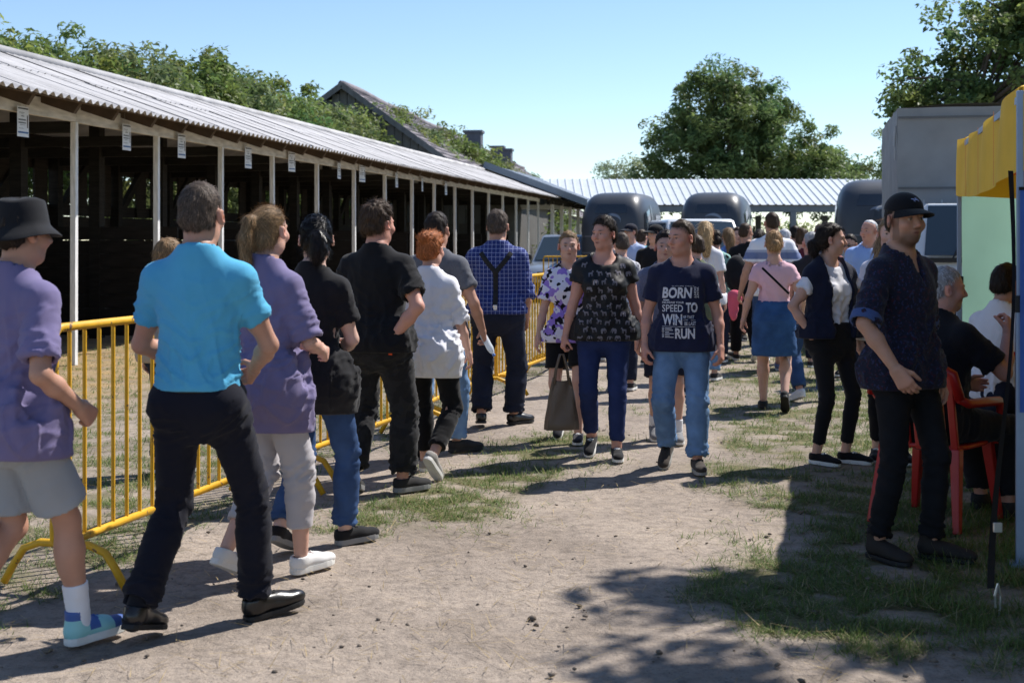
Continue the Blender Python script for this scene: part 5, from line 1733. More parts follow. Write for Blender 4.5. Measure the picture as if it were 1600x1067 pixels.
# ------------------------------------------------------------------ 5 man in black T-shirt, hand on hip
p = Person(H=1.765, dist=8.2, wt=1.08, lean=.03, head=(.42, .03, 0), feet=[(-.12,-.12,0,-.1,.30),(.12,.12,0,.5,0)],
           hands=[(-.12,.12,-.48),(-.03,-.10,-.43)], poles=[None, (1.,-.25,.1)], skin='ruddy', seed=5, curl=(.6,.5))
p.body()
p.top(cloth('blacktee', (24, 24, 28)), hem=-.05, ease=.014, loose=.6, sleeve=.70, sl_ease=.020, wrinkle=1.2)
p.collar(_m['cloth_blacktee'], r=.058, h=.014, openf=0)
p.legs(blotch('cargo', ((38, 38, 41), (30, 30, 33)), 14, (.5,)), ease=.028, hem=.96, flare=.012, wrinkle=1.7, stack=.9, name='cargo_trousers', seat_ease=.018)
p.shoes(cloth('darkshoe', (46, 45, 46)), M('grey_rubber', (.25,.25,.25), .6), 'sneaker', M('lace_black', (.02,.02,.02), .7))
p.hair(HB(), 'short', vol=.016, topv=.030, ns=3800, L=.040, wd=.0026, rough=2.2)
x, y, _ = at(588, 376, 8.25)
p.place(x, y, rad(18), 'man in black T-shirt and dark cargo trousers with right hand on hip')
tagp = ribbon(p, p.last_legs, [(.135, p.O[2]-.045), (.155, p.O[2]-.048)], .020, M('orange_tag', hexc(215, 80, 40), .7), 'pocket_tag', -1, .004, 4)

# ------------------------------------------------------------------ 6 woman in white blouse
p = Person(H=1.615, sex='f', dist=8.9, wt=1.06, lean=.06, head=(.25, .08, 0), feet=[(-.08,.20,0,0,-.06),(.09,-.26,0,.25,.80)],
           hands=[(-.08,.16,-.46),(.10,.17,-.47)], skin='fair', seed=6, curl=(.5,.55))
p.body()
p.top(cloth('whiteblouse', (226, 226, 234), var=.03), hem=-.19, ease=.020, loose=.75, sleeve=.98, sl_ease=.024, wrinkle=1.7, bust=.8, flare=.01)
p.legs(cloth('blacktrousers', (20, 20, 24)), ease=.012, hem=.92, flare=.006, wrinkle=1.2)
p.shoes(cloth('greyslip', (150, 146, 142)), white_rub, 'sneaker')
p.hair(HR(), 'bun', vol=.012, topv=.014, ns=2600, L=.05, wd=.0024, tail=[((0,-.100,.060),.034),((.0,-.112,.085),.040),((0,-.085,.100),.030)], rough=2.2)
x, y, _ = at(668, 376, 8.9)
p.place(x, y, rad(14), 'woman with red hair bun, white blouse and black trousers walking away')

# ------------------------------------------------------------------ 7 man in grey T-shirt
p = Person(H=1.755, dist=9.7, wt=1.0, lean=.03, head=(.15, .0, 0), feet=[(-.09,-.22,0,-.1,.45),(.09,.22,0,.8,0)],
           hands=[(-.08,.1,-.5),(.14,.14,-.46)], skin='tan', seed=7, curl=(.6,.8))
p.body()
p.top(cloth('greymarl', (92, 94, 102), var=.16, vs=120), hem=-.08, ease=.014, loose=.5, sleeve=.62, sl_ease=.020)
p.legs(denim('light', (110, 142, 182), .25), ease=.016, hem=.97, flare=.012, wrinkle=1.2, name='jeans')
p.shoes(cloth('darkshoe', (46, 45, 46)), black_rub, 'sneaker')
p.hair(HD(), 'short', vol=.006, topv=.016, ns=2200, L=.022, fade=.5, wd=.0026)
x, y, _ = at(681, 376, 9.7)
p.place(x, y, rad(14), 'dark-haired man in grey T-shirt and light jeans behind the white blouse')
man7 = p

# ------------------------------------------------------------------ 8 man in checked shirt and braces
p = Person(H=1.785, dist=11.2, wt=1.13, belly=.03, lean=.0, head=(.08, .06, 0), feet=[(-.12,-.05,0,-.1,.12),(.13,.12,0,.8,0)],
           hands=[(-.10,.30,-.33),(.05,.14,-.50)], skin='tan', seed=8, poles=[(-.8,-.8,0), None])
p.body()
p.top(plaid('bluecheck', (38, 52, 112), (150, 160, 200), .034, .085), hem=.0, ease=.018, loose=.45, sleeve=1.12, sl_ease=.022, wrinkle=1.4)
vq = p.last_top
dk = denim('dark', (33, 38, 54), .25)
p.legs(dk, waist=.085, ease=.024, hem=.98, flare=.016, wrinkle=1.3, stack=.6, seat_ease=.026, name='jeans')
p.collar(_m['cloth_bluecheck'], r=.068)
sb = M('black_elastic', (.016,.016,.018), .75, .1, bump=.2)
zt = p.sh[0][2]
ribbon(p, vq, [(-.125, zt+.035), (-.075, zt-.035), (.0, zt-.125)], .040, sb, 'braces', -1, .006)
ribbon(p, vq, [(.125, zt+.035), (.075, zt-.035), (.0, zt-.125)], .040, sb, 'braces', -1, .007)
ribbon(p, vq, [(0, zt-.115), (0, p.O[2]+.075)], .042, sb, 'braces', -1, .009)
pt = proj(rel(p.last_legs), 0, p.O[2]+.055, -1, .016)
if pt is not None:
    MB().box((-.018,-.012,-.022), (.018,.010,.022), org=pt).build('brace_clip', M('chrome', (.7,.7,.68), .25, .05, metal=1.), p.root, bevel=.004)
p.shoes(M('black_leather', (.014,.013,.013), .28), black_rub, 'dress')
p.hair(HGB(), 'short', vol=.010, topv=.020, ns=2600, L=.026, wd=.003, rough=1.5)
x, y, _ = at(776, 376, 11.3)
p.place(x, y, rad(4), 'stout man in blue checked shirt with black braces')

# ------------------------------------------------------------------ 9 child's head beyond the barrier
p = Person(H=1.55, sex='f', dist=9., head=(.3, 0, 0), skin='fair', seed=9)
p.body(); p.top(cloth('sand', (170, 150, 130)), sleeve=.6); p.legs(denim('dark', (33, 38, 54)), name='jeans'); p.shoes(cloth('darkshoe', (46, 45, 46)), white_rub)
p.hair(HDB(), 'long', vol=.010, topv=.014, ns=1500, L=.05, wd=.003, tail=[((0,-.09,.02),.05),((0,-.10,-.06),.05),((0,-.09,-.14),.035)])
x, y, _ = at(264, 376, 9.)
p.place(x, y, rad(20), 'child beyond the barrier, only brown hair showing behind the turquoise shoulder')

# ------------------------------------------------------------------ 10 girl in patterned T-shirt
p = Person(H=1.63, sex='f', dist=10.5, wt=1.02, head=(-.10, .05, 0), feet=[(-.08,.18,0,0,-.05),(.09,-.22,0,.1,.5)],
           hands=[(-.10,-.05,-.50),(.11,.05,-.50)], skin='fair', seed=10)
p.body(bare_legs=True, face=dict(brow=(.07,.045,.03), scalp=(.16,.10,.06)))
p.top(blotch('violetprint', ((226, 222, 236), (150, 122, 205), (26, 24, 34)), 15, (.54, .60)), hem=-.08, ease=.020, loose=.8, sleeve=.72, sl_ease=.030, sl_flare=.02, bust=.6)
p.legs(cloth('blacktrousers', (20, 20, 24)), ease=.014, hem=.36, flare=.012, name='shorts')
p.shoes(cloth('blackcanvas', (40, 40, 48)), white_rub, 'sneaker', lace_w)
p.hair(HDB(), 'pony', vol=.005, topv=.007, ns=1200, L=.05, wd=.003, tail=[((0,-.105,.03),.026),((0,-.13,-.03),.024),((0,-.12,-.12),.014)])
x, y, _ = at(890, 376, 10.5)
p.place(x, y, rad(186), 'girl in violet and white printed T-shirt behind the woman in black')

# ------------------------------------------------------------------ 11 woman in black printed top
p = Person(H=1.71, sex='f', dist=9.7, wt=1.16, head=(.62, .02, 0), feet=[(-.09,.10,0,-.05,0),(.09,-.12,0,.12,.35)],
           hands=[(-.13,-.02,-.50),(.13,.05,-.50)], skin='ruddy', seed=11, curl=(.5, 1.15))
p.body(face=dict(brow=(.05,.03,.02)))
p.top(folds(M('satin_black', hexc(20, 20, 23), .58, .06, 8, .1, 300, .3), .35), hem=-.06, ease=.026, loose=.95, sleeve=.40, sl_ease=.030, sl_flare=.012, neck=.084, scoop=.055, wrinkle=1.0, bust=1.25, flare=.02)
vq = p.last_top; bv = rel(vq)
zeb = [[(-.5,.05),(-.42,.28),(-.1,.26),(.22,.30),(.34,.55),(.42,.62),(.40,.50),(.62,.36),(.58,.27),(.42,.30),(.36,.05),(.34,-.5),(.25,-.5),(.22,-.08),(.12,-.06),(.14,-.5),(.05,-.5),(.0,-.05),(-.26,-.04),(-.28,-.5),(-.37,-.5),(-.36,-.12),(-.44,-.5),(-.52,-.5)]]
ele = [[(-.5,.0),(-.48,.25),(-.25,.42),(.05,.40),(.25,.45),(.45,.36),(.55,.15),(.55,-.2),(.60,-.42),(.52,-.42),(.46,-.12),(.36,.02),(.32,-.5),(.15,-.5),(.13,-.12),(-.14,-.12),(-.16,-.5),(-.34,-.5),(-.35,-.15),(-.42,-.5),(-.52,-.45)]]
shp = [flat_shape(zeb), flat_shape(ele)]
rr = random.Random(4); apm = cloth('printgrey', (120, 116, 124))
for r_ in range(10):
    for c_ in range(7):
        x0 = (c_-3)*.066+(.033 if r_ % 2 else 0)+rr.uniform(-.008, .008); z0 = p.O[2]+.47-r_*.056+rr.uniform(-.006, .006)
        if rr.random() < .08: continue
        V, T = shp[rr.random() < .3]; sc = .036*rr.choice((-1, 1)); a = rr.uniform(-.2, .2)
        pts = []
        for v in V:
            xx = v[0]*sc; zz = v[2]*abs(sc)*1.05
            xx, zz = xx*math.cos(a)-zz*math.sin(a), xx*math.sin(a)+zz*math.cos(a)
            pts.append(proj(bv, x0+xx, z0+zz, 1, .0022))
        if any(q is None for q in pts): continue
        pts = np.array(pts)
        if np.ptp(pts[:, 1]) > .045: continue
        link('animal_print', npmesh('animal_print', pts, T), apm, p.root)
p.legs(denim('indigo', (40, 52, 92), .3), ease=.006, hem=.95, flare=.002, wrinkle=1.0, name='jeans')
p.shoes(cloth('blackshoe', (30, 30, 32)), white_rub, 'sneaker', lace_w)
p.hair(HD(), 'short', vol=.010, topv=.026, ns=2600, L=.040, wd=.0032, rough=1.4, front=.0)
x, y, _ = at(944, 376, 9.7)
p.place(x, y, rad(184), 'short-haired woman in black animal-print top and indigo jeans')
woman11 = p

# ------------------------------------------------------------------ 12 man in navy lettered T-shirt
p = Person(H=1.675, dist=9.2, wt=1.03, belly=.012, head=(.72, .06, 0), feet=[(-.11,.14,0,-.15,-.03),(.10,-.14,0,.15,.40)],
           hands=[(-.10,.06,-.51),(.09,.06,-.51)], skin='ruddy', seed=12, curl=(.7, .7))
p.body(face=dict(brow=(.09,.06,.04), stub=.22, bcol=(.16,.09,.06)))
p.top(cloth('navytee', (32, 36, 62)), over=.038, hem=-.075, ease=.014, loose=.6, sleeve=.66, sl_ease=.016, neck=.074, scoop=.02, wrinkle=.85)
vq = p.last_top; bv = rel(vq)
mb = MB(); zc = p.O[2]
def put_text(txt, x0, x1, z0, z1, bold=.0, shear=0., vert=False):
    V, T = text_shape(txt, bold, shear)
    pts = []
    for v in V:
        a, b = (v[0], v[1]) if not vert else (v[1], 1-v[0])
        q = proj(bv, -(x0+(x1-x0)*a), z0+(z1-z0)*b, 1, .0025)
        if q is None: return
        pts.append(q)
    mb.add(np.array(pts), (), T)
def put_bar(x0, x1, z0, z1):
    n = max(2, int(abs(x1-x0)/.012)); row = []
    for i in range(n+1):
        xx = x0+(x1-x0)*i/n
        a, b = proj(bv, -xx, z0, 1, .0025), proj(bv, -xx, z1, 1, .0025)
        if a is None or b is None: return
        row.append((a, b))
    mb.grid(np.array(row))
put_text('FUTURE ONLY', -.06, .085, zc+.362, zc+.369)
put_text('BORN', -.125, .072, zc+.285, zc+.358, .035, .12)
put_text("DON'T", .083, .098, zc+.285, zc+.360, .03, 0, True)
put_text('WAIT', .101, .114, zc+.285, zc+.360, .03, 0, True)
put_bar(-.118, -.080, zc+.269, zc+.276)
put_text('INCREASE YOUR', -.125, .018, zc+.250, zc+.264, .02)
put_text('SPEED', -.125, .012, zc+.194, zc+.242, .01)
put_text('TO', .030, .106, zc+.190, zc+.258, .04)
put_text('WIN', -.125, .006, zc+.108, zc+.180, .03)
put_text('BE FAST', .014, .085, zc+.150, zc+.172, .015)
put_bar(.014, .044, zc+.139, zc+.1415); put_bar(.062, .092, zc+.139, zc+.1415)
put_text('BE LAST', .022, .096, zc+.107, zc+.130, .015)
put_bar(-.125, .092, zc+.097, zc+.0995)
put_text('DO OR', -.126, -.112, zc+.024, zc+.090, .02, 0, True)
for k_ in range(6):
    put_bar(-.106, (-.050, -.075, -.048, -.080, -.055, -.062)[k_], zc+.026+.0115*k_, zc+.0305+.0115*k_)
put_text('RUN', -.040, .090, zc+.018, zc+.088, .035)
mb.build('lettering', cloth('printwhite', (205, 205, 214)), p.root)
p.legs(denim('light2', (100, 130, 168), .40), ease=.020, hem=.97, flare=.012, wrinkle=1.5, stack=.9, seat_ease=.014, name='jeans')
p.shoes(cloth('taupe', (62, 55, 50)), M('grey_rubber2', (.33,.32,.30), .7), 'sneaker', M('lace_black', (.02,.02,.02), .7))
p.hair(HB(), 'short', vol=.003, topv=.010, ns=2400, L=.014, fade=.8, wd=.0026)
x, y, _ = at(1065, 376, 9.2)
p.place(x, y, rad(188), 'man in navy T-shirt with large white lettering and light jeans')

# ------------------------------------------------------------------ 13 youth behind him
p = Person(H=1.60, dist=10.4, wt=1.0, head=(.1,0,0), feet=[(-.09,.1,0,0,0),(.09,-.1,0,0,.2)], skin='fair', seed=13)
p.body(bare_legs=True)
p.top(cloth('greyblue', (108, 112, 132), var=.2, vs=70), hem=-.08, ease=.018, loose=.7, sleeve=.7, sl_ease=.028)
p.legs(denim('dark', (33, 38, 54)), ease=.02, hem=.44, flare=.015, name='shorts')
p.shoes(cloth('greyshoe', (120, 120, 122)), white_rub); p.sock(cloth('whitesock', (225, 225, 230)), up=.10)
p.hair(HD(), 'short', ns=900, wd=.004)
x, y, _ = at(1040, 376, 10.5)
p.place(x, y, rad(182), 'youth in grey-blue T-shirt and shorts half hidden behind the lettered T-shirt')

# ------------------------------------------------------------------ the farther crowd
def far(u, Y, H, label, yaw, top, tkw, bottom, bkw, hair=None, sex='m', head=(0, 0, 0), feet=None, skin='fair', wt=1., seed=0, shoe=None, sole=None, hands=None, extra=None, skirt=None, poles=None, face=None, bare=False, lean=0., belly=0., collar=False):
    p = Person(H=H, sex=sex, dist=Y, wt=wt, head=head, feet=feet, hands=hands, skin=skin, seed=seed, poles=poles, lean=lean, belly=belly)
    p.body(bare_legs=bare, face={**dict(scalp=None if sex == 'f' or 'bald' in label or 'white-haired' in label else (.07,.05,.04)), **(face or {})})
    p.top(top, **tkw)
    if collar: p.collar(top)
    if skirt: p.skirt(bottom, **skirt)
    else: p.legs(bottom, **bkw)
    p.shoes(shoe or cloth('darkshoe', (46, 45, 46)), sole or white_rub)
    if hair: hair(p)
    if extra: extra(p)
    p.place(xat(u, Y), Y, rad(yaw), label)
    return p
JD = denim('dark', (33, 38, 54)); JB = denim('blue', (54, 78, 118)); JL = denim('light', (110, 142, 182))
T0 = dict(sleeve=.64, sl_ease=.020, loose=.6, hem=-.08)
def h_short(mat, **k):
    k = {**dict(ns=900, wd=.004, vol=.006, topv=.014, L=.022), **k}
    return lambda p: p.hair(mat, 'short', **k)
LONG = [((0,-.085,.03),.060),((0,-.105,-.05),.062),((0,-.110,-.14),.058),((0,-.105,-.24),.045),((0,-.10,-.31),.018)]
def h_long(mat, tail=LONG, **k):
    return lambda p: p.hair(mat, 'long', **{**dict(ns=1500, wd=.0045, vol=.010, topv=.012, L=.09, tail=tail), **k})
def h_bun(mat, tail, **k):
    return lambda p: p.hair(mat, 'bun', **{**dict(ns=1200, wd=.0035, vol=.008, topv=.010, L=.05, tail=tail, rough=1.8), **k})
BUNHI = [((0,-.095,.075),.036),((0,-.105,.105),.038),((0,-.08,.115),.028)]
BUNLO = [((0,-.105,.02),.030),((.005,-.140,-.005),.038),((.0,-.135,-.045),.030)]
W = walk
far(985, 20., 1.785, 'man in dark cap and pale blue shirt near the horse trailer', 200, cloth('paleblue', (176, 190, 222)), T0, JD, {}, hair=lambda p: (p.hair(HB(), 'short', ns=300, wd=.004, vol=.003, topv=.002), p.cap(cloth('navycap', (28, 30, 44)))), head=(.6, 0, 0), seed=14)
far(971, 14., 1.615, 'grey-haired person in white patterned top behind the woman in black', 12, blotch('greyprint', ((205, 203, 208), (80, 78, 86), (150, 150, 160)), 26, (.58, .56)), T0, JD, {}, hair=h_short(HGB(), vol=.010, topv=.018), sex='f', head=(-.4, .05, 0), seed=15, wt=1.08)
far(1003, 20.5, 1.70, 'brown-haired man in teal T-shirt in front of the first horse trailer', 10, cloth('teal', (88, 158, 176)), T0, JB, {}, hair=h_short(HB(), vol=.004), head=(.3, 0, 0), seed=16, wt=1.05)
far(1024, 17., 1.735, 'man in black cap and black T-shirt behind the crowd', 195, cloth('blacktee', (24, 24, 28)), T0, JD, {}, hair=lambda p: (p.hair(HD(), 'short', ns=300, wd=.004, vol=.003, topv=.002), p.cap(cloth('blackcap', (22, 23, 28)))), head=(.8, 0, 0), seed=17, wt=1.1)
far(1086, 13.6, 1.575, 'boy in olive T-shirt beside the lettered shirt', 350, cloth('olive', (98, 106, 84)), T0, JD, {}, hair=h_short(HB(), vol=.012, topv=.022), head=(-.5, .05, 0), seed=18, wt=.95)
far(1102, 15., 1.76, 'woman with long blonde hair in white T-shirt', 20, cloth('whitetee', (222, 222, 230), var=.03), T0, JL, {}, hair=h_long(HBL()), sex='f', head=(-.3, 0, 0), seed=19)
far(1138, 18.5, 1.73, 'girl with light brown hair in blue T-shirt and pink patterned leggings', 8, cloth('skyblue', (112, 146, 210)), T0, blotch('pinkprint', ((222, 188, 200), (190, 120, 150), (235, 225, 228)), 20, (.55, .56)), dict(ease=.004, hem=.9, flare=0.), hair=h_long(HDB()), sex='f', head=(-.25, 0, 0), seed=20, shoe=cloth('rose', (190, 120, 130)), feet=W(.16, 1))
bald = lambda c, ns=500: (lambda p: p.hair(c, 'short', ns=ns, wd=.004, vol=.0015, topv=.001, L=.008, recede=.035, fade=.9))
far(1166, 17.4, 1.775, 'bald man in black T-shirt facing right', 350, cloth('blacktee', (24, 24, 28)), T0, cloth('blacktrousers', (20, 20, 24)), dict(ease=.02), hair=bald(HB()), head=(.9, 0, 0), seed=21, skin='tan', feet=W(.15, 0), face=dict(stub=.2, bcol=(.1,.07,.05)))
far(1207, 16., 1.89, 'tall man in white T-shirt with blue and grey chest bands', 4, bands('chestbands', [(0, (226,226,232)), (.50, (196,170,178)), (.56, (226,226,232)), (.60, (112,124,160)), (.70, (160,168,190)), (.74, (226,226,232))], .85, 1.62), {**T0, 'sleeve': .7, 'sl_ease': .03}, denim('blue', (54, 78, 118)), dict(ease=.022, hem=.46, flare=.015, name='shorts'), hair=h_short(HB(), vol=.002, topv=.006, L=.012, fade=.9), seed=22, skin='tan', wt=1.1, feet=W(.15, 1), bare=True, head=(-.12, .05, 0), shoe=cloth('greyblueshoe', (110, 120, 150)), hands=[(-.16,.06,-.5), (.16,.06,-.5)])
pk = far(1209, 12.3, 1.64, 'woman in pink top and denim skirt with a thin black shoulder strap', 8, cloth('pinktop', (222, 178, 190)), dict(sleeve=.45, sl_ease=.018, loose=.05, hem=.11, neck=.075, ease=.007), denim('skirt', (52, 84, 128), .4), {}, skirt=dict(hem=-.36, flare=.012, waist=.16), hair=h_bun(hair_mat('honey', (.30,.18,.085)), BUNLO, vol=.010, topv=.014), sex='f', head=(-.05, .05, 0), seed=23, wt=1.12, feet=[(-.09,.18,0,-.05,0), (.09,-.2,0,.1,.75)], bare=True, shoe=cloth('darkshoe', (46, 45, 46)), hands=[(-.14,.05,-.48), (.12,.12,-.42)], sole=black_rub)
ribbon(pk, pk.last_top, [(-.105, pk.sh[0][2]+.025), (.15, pk.O[2]+.20)], .020, cloth('strapblack', (22, 22, 26)), 'bag_strap', -1, .006)
far(1226, 18.5, 1.70, 'white-haired person behind the man with chest bands', 10, cloth('cream', (205, 200, 190)), T0, JD, {}, hair=h_short(HW(), vol=.012, topv=.016), sex='f', seed=24, wt=1.1)
far(1254, 16.5, 1.69, 'woman with high brown bun and dark red top', 12, cloth('wine', (74, 30, 44)), T0, JD, {}, hair=h_bun(HB(), BUNHI), sex='f', seed=25, head=(.3, 0, 0))
far(1268, 13., 1.625, 'bald person in dark clothes, jeans and white trainers behind the girl in the waistcoat', 10, cloth('charcoal', (40, 40, 46)), T0, denim('blue', (54, 78, 118)), dict(ease=.02), hair=bald(HG(), 200), seed=26, skin='ruddy', wt=1.05, feet=[(-.11,-.15,0,-.5,.3), (.12,.12,0,.5,0)], shoe=cloth('whiteshoe', (215, 215, 220)), head=(-.2, .1, 0))
far(1281, 20., 1.79, 'man with cropped hair far behind the girl in the waistcoat', 190, cloth('greytee', (120, 120, 128)), T0, JD, {}, hair=bald(HB()), seed=27, skin='tan')
def shades(p):
    mb = MB()
    for x in (-1, 1):
        pts = [(x*.031+.021*math.cos(a), .0945-.010*abs(.3*math.cos(a)), .010+.016*math.sin(a)) for a in np.linspace(0, 2*math.pi, 14)[:-1]]
        mb.add([p.H_(q) for q in pts]+[p.H_((x*.031, .098, .010))], (), [(i, (i+1) % 13, 13) for i in range(13)])
        mb.tube([p.H_((x*.05,.092,.014)), p.H_((x*.080,.03,.012)), p.H_((x*.083,-.005,.010))], .003*p.hs, 5)
    mb.tube([p.H_((-.012,.100,.014)), p.H_((.012,.100,.014))], .003*p.hs, 5)
    mb.build('sunglasses', M('dark_lens', (.01,.01,.012), .12, .0, spec=.6), p.root)
far(1329, 15.5, 1.60, 'dark-haired man in sunglasses beside the white-haired man', 205, cloth('slate', (62, 66, 82)), T0, JD, {}, hair=h_short(HD()), seed=29, skin='tan', head=(.25, .15, 0), extra=shades)
far(1358, 14.6, 1.765, 'white-haired man in light blue shirt and dark jeans', 190, cloth('lightblueshirt', (150, 176, 226)), dict(sleeve=1.1, sl_ease=.022, loose=.6, hem=-.10, ease=.016), JD, dict(ease=.02), hair=lambda p: p.hair(HW(), 'short', ns=700, wd=.004, vol=.002, topv=.001, L=.012, recede=.03, fade=.8), seed=30, skin='ruddy', head=(.75, .02, 0), wt=1.12, belly=.03, collar=True)

for (u_, Y_, H_, lab_, yw_, c_, hr_, sx_, sd_) in (
        (954, 17.5, 1.66, 'dark-haired man in grey T-shirt glimpsed behind the short-haired woman', 15, ('greytee', (120, 120, 128)), h_short(HD()), 'm', 41),
        (1118, 17.2, 1.68, 'woman with dark ponytail and mint top beside the long blonde hair', 10, ('mint', (150, 190, 180)), h_bun(HD(), BUNLO), 'f', 42),
        (1152, 21.0, 1.74, 'man in red-brown shirt far behind the bald man', 190, ('rust', (120, 70, 58)), h_short(HB()), 'm', 43),
        (1187, 20.0, 1.71, 'woman in navy top between the bald man and the tall man', 20, ('navytop', (40, 46, 78)), h_long(HD()), 'f', 44),
        (1242, 20.5, 1.76, 'man in dark green jacket near the far stable post', 350, ('forest', (48, 62, 50)), h_short(HD()), 'm', 45),
        (1296, 17.5, 1.64, 'woman in coral top behind the waistcoat', 200, ('coral', (190, 110, 100)), h_short(HB(), vol=.012), 'f', 46),
        (1312, 20.5, 1.74, 'man in pale shirt in front of the third horse trailer', 185, ('ecru', (200, 196, 186)), h_short(HGB()), 'm', 47)):
    far(u_, Y_, H_, lab_, yw_, cloth(*c_), T0, JD, {}, hair=hr_, sex=sx_, seed=sd_, head=(.3*math.sin(sd_), .02, 0))

# ------------------------------------------------------------------ 28 girl in white T-shirt and navy waistcoat
p = Person(H=1.665, sex='f', dist=9.4, wt=1.0, lean=-.02, twist=.0, head=(-.95, .03, .0), feet=[(-.10,.03,0,-.55,0),(.12,-.02,0,-.30,0)],
           hands=[(-.22,.20,-.40),(.05,.02,-.42)], poles=[(-.9,-.4,-.2),(1.,-.45,.15)], skin='fair', seed=28, curl=(.6,.4), wristn=(None, (-.8,-.2,.2)))
p.body(face=dict(brow=(.05,.03,.02)))
p.top(cloth('whitetee', (222, 222, 230), var=.03), hem=.06, ease=.010, loose=.15, sleeve=.50, sl_ease=.020, neck=.066, scoop=.02, wrinkle=1.7, bust=.9)
p.legs(cloth('blackjeans', (27, 27, 31), bs=500), waist=.115, ease=.003, hem=.925, flare=-.002, wrinkle=.9, name='jeans', inset=.014)
p.top(cloth('navyvest', (24, 28, 48)), hem=.0, ease=.046, over=.044, loose=.7, sleeve=0, neck=.074, name='waistcoat', vopen=(.085, -.5), wrinkle=1.0, bust=.4)
p.shoes(cloth('blackcanvas2', (22, 22, 25)), white_rub, 'sneaker', lace_w)
p.hair(HD(), 'bun', vol=.008, topv=.012, ns=2400, L=.06, wd=.0030, tail=[((0,-.105,-.01),.030),((.01,-.135,-.035),.038),((.015,-.125,-.085),.036),((.01,-.11,-.13),.016)], rough=1.5)
x, y, _ = at(1300, 376, 9.4)
p.place(x, y, rad(155), 'girl in white T-shirt, navy waistcoat and black jeans with hands on hips')

# ------------------------------------------------------------------ 31 blonde woman behind the man in the cap
p = Person(H=1.71, sex='f', dist=9.5, head=(.05, .02, 0), feet=[(-.08,.03,0,-.1,0),(.09,-.06,0,.2,0)], skin='pale', seed=31)
p.body(face=dict(brow=(.16,.10,.06), scalp=(.25,.18,.12)))
p.top(cloth('whitetee', (222, 222, 230), var=.03), hem=-.05, loose=.6, sleeve=.6, sl_ease=.02)
p.legs(cloth('blackjeans', (27, 27, 31)), ease=.003, hem=.925, flare=0, wrinkle=.9, name='jeans')
p.shoes(cloth('blackcanvas2', (22, 22, 25)), white_rub, 'sneaker', lace_w)
p.hair(hair_mat('ash', (.27,.19,.115)), 'long', vol=.008, topv=.009, ns=2400, L=.10, wd=.0035, tail=[((.055,-.03,.0),.030),((.080,-.01,-.10),.034),((.088,.02,-.20),.030),((.09,.03,-.30),.020)])
x, y, _ = at(1392, 376, 9.5)
p.place(x, y, rad(188), 'blonde woman with long hair and black jeans behind the man in the cap')

# ------------------------------------------------------------------ 32 man in black cap and dark shirt
p = Person(H=1.765, dist=6.6, wt=.98, lean=-.01, twist=.0, head=(.30, .02, 0), feet=[(-.10,.10,0,-.30,0),(.10,-.06,0,.15,0)],
           hands=[(-.08,.03,-.52),(.12,.17,-.44)], poles=[None, (1.,-.5,-.1)], skin='tan', seed=32, curl=(.5,.55))
p.body(face=dict(brow=(.025,.016,.012), beard=.72, bcol=(.06,.036,.025), lip=(.26,.12,.10)))
p.top(blotch('darkfloral', ((26, 28, 46), (52, 30, 44), (42, 50, 84)), 60, (.60, .62)), hem=-.09, ease=.014, loose=.5, sleeve=1.0, sl_ease=.016, wrinkle=1.1, vopen=(.022, .40))
p.collar(_m['cloth_darkfloral'], r=.066, h=.040, openf=1.3)
for i in (0, 1):
    d = unit(p.el[i]-p.sh[i]); a = p.el[i]-d*.045
    g = Grid(np.minimum(a, p.el[i])-.12, np.maximum(a, p.el[i])+.12, .006)
    g.cone(a, p.el[i]+d*.02, .072, .072, 0); g.cone(a-d*.1, p.el[i]+d*.1, .060, .060, 0, 's'); g.cut(p.el[i]+d*.004, d); g.cut(a, -d)
    V, Q = g.mesh(); link('cuff', npmesh('cuff', V+vnormals(V, Q)*(.003*pn(V*30))[:, None], Q), cloth('cuffblue', (66, 84, 130)), p.root)
p.legs(denim('black', (24, 25, 30), .3), ease=.008, hem=.97, flare=.004, wrinkle=1.2, stack=.9, name='jeans')
p.shoes(M('dark_suede', (.022,.018,.016), .8, .2), black_rub, 'boot')
p.hair(HD(), 'short', vol=.003, topv=.002, ns=700, L=.015, wd=.002)
p.cap(cloth('blackcap2', (16, 17, 22)), badge=cloth('badge', (150, 160, 200)))
x, y, _ = at(1408, 376, 6.6)
p.place(x, y, rad(142), 'bearded man in black cap and dark patterned shirt standing in the shade')
# ================================================================== barriers
yel = M('yellow_paint', hexc(214, 164, 36), .5, .16, 14., .2, 90, spec=.4, detail=9)
def wear(m, col, sc=26., thr=.66):
    n = m.node_tree.nodes; l = m.node_tree.links; b = n['Principled BSDF']
    tc = n.new('ShaderNodeTexCoord'); z = n.new('ShaderNodeTexNoise'); z.inputs['Scale'].default_value = sc; z.inputs['Detail'].default_value = 7
    oi = n.new('ShaderNodeObjectInfo'); ad = n.new('ShaderNodeVectorMath'); ad.operation = 'ADD'
    l.new(tc.outputs['Object'], ad.inputs[0]); l.new(oi.outputs['Location'], ad.inputs[1]); l.new(ad.outputs[0], z.inputs['Vector'])
    mr = n.new('ShaderNodeMapRange'); mr.inputs[1].default_value = thr-.03; mr.inputs[2].default_value = thr+.03; l.new(z.outputs[0], mr.inputs[0])
    mx = n.new('ShaderNodeMix'); mx.data_type = 'RGBA'; l.new(mr.outputs[0], mx.inputs[0]); l.new(b.inputs['Base Color'].links[0].from_socket, mx.inputs[6]); mx.inputs[7].default_value = (*col, 1)
    l.new(mx.outputs[2], b.inputs['Base Color'])
wear(yel, (.16,.09,.05))
BL, BH = 2.50, 1.17
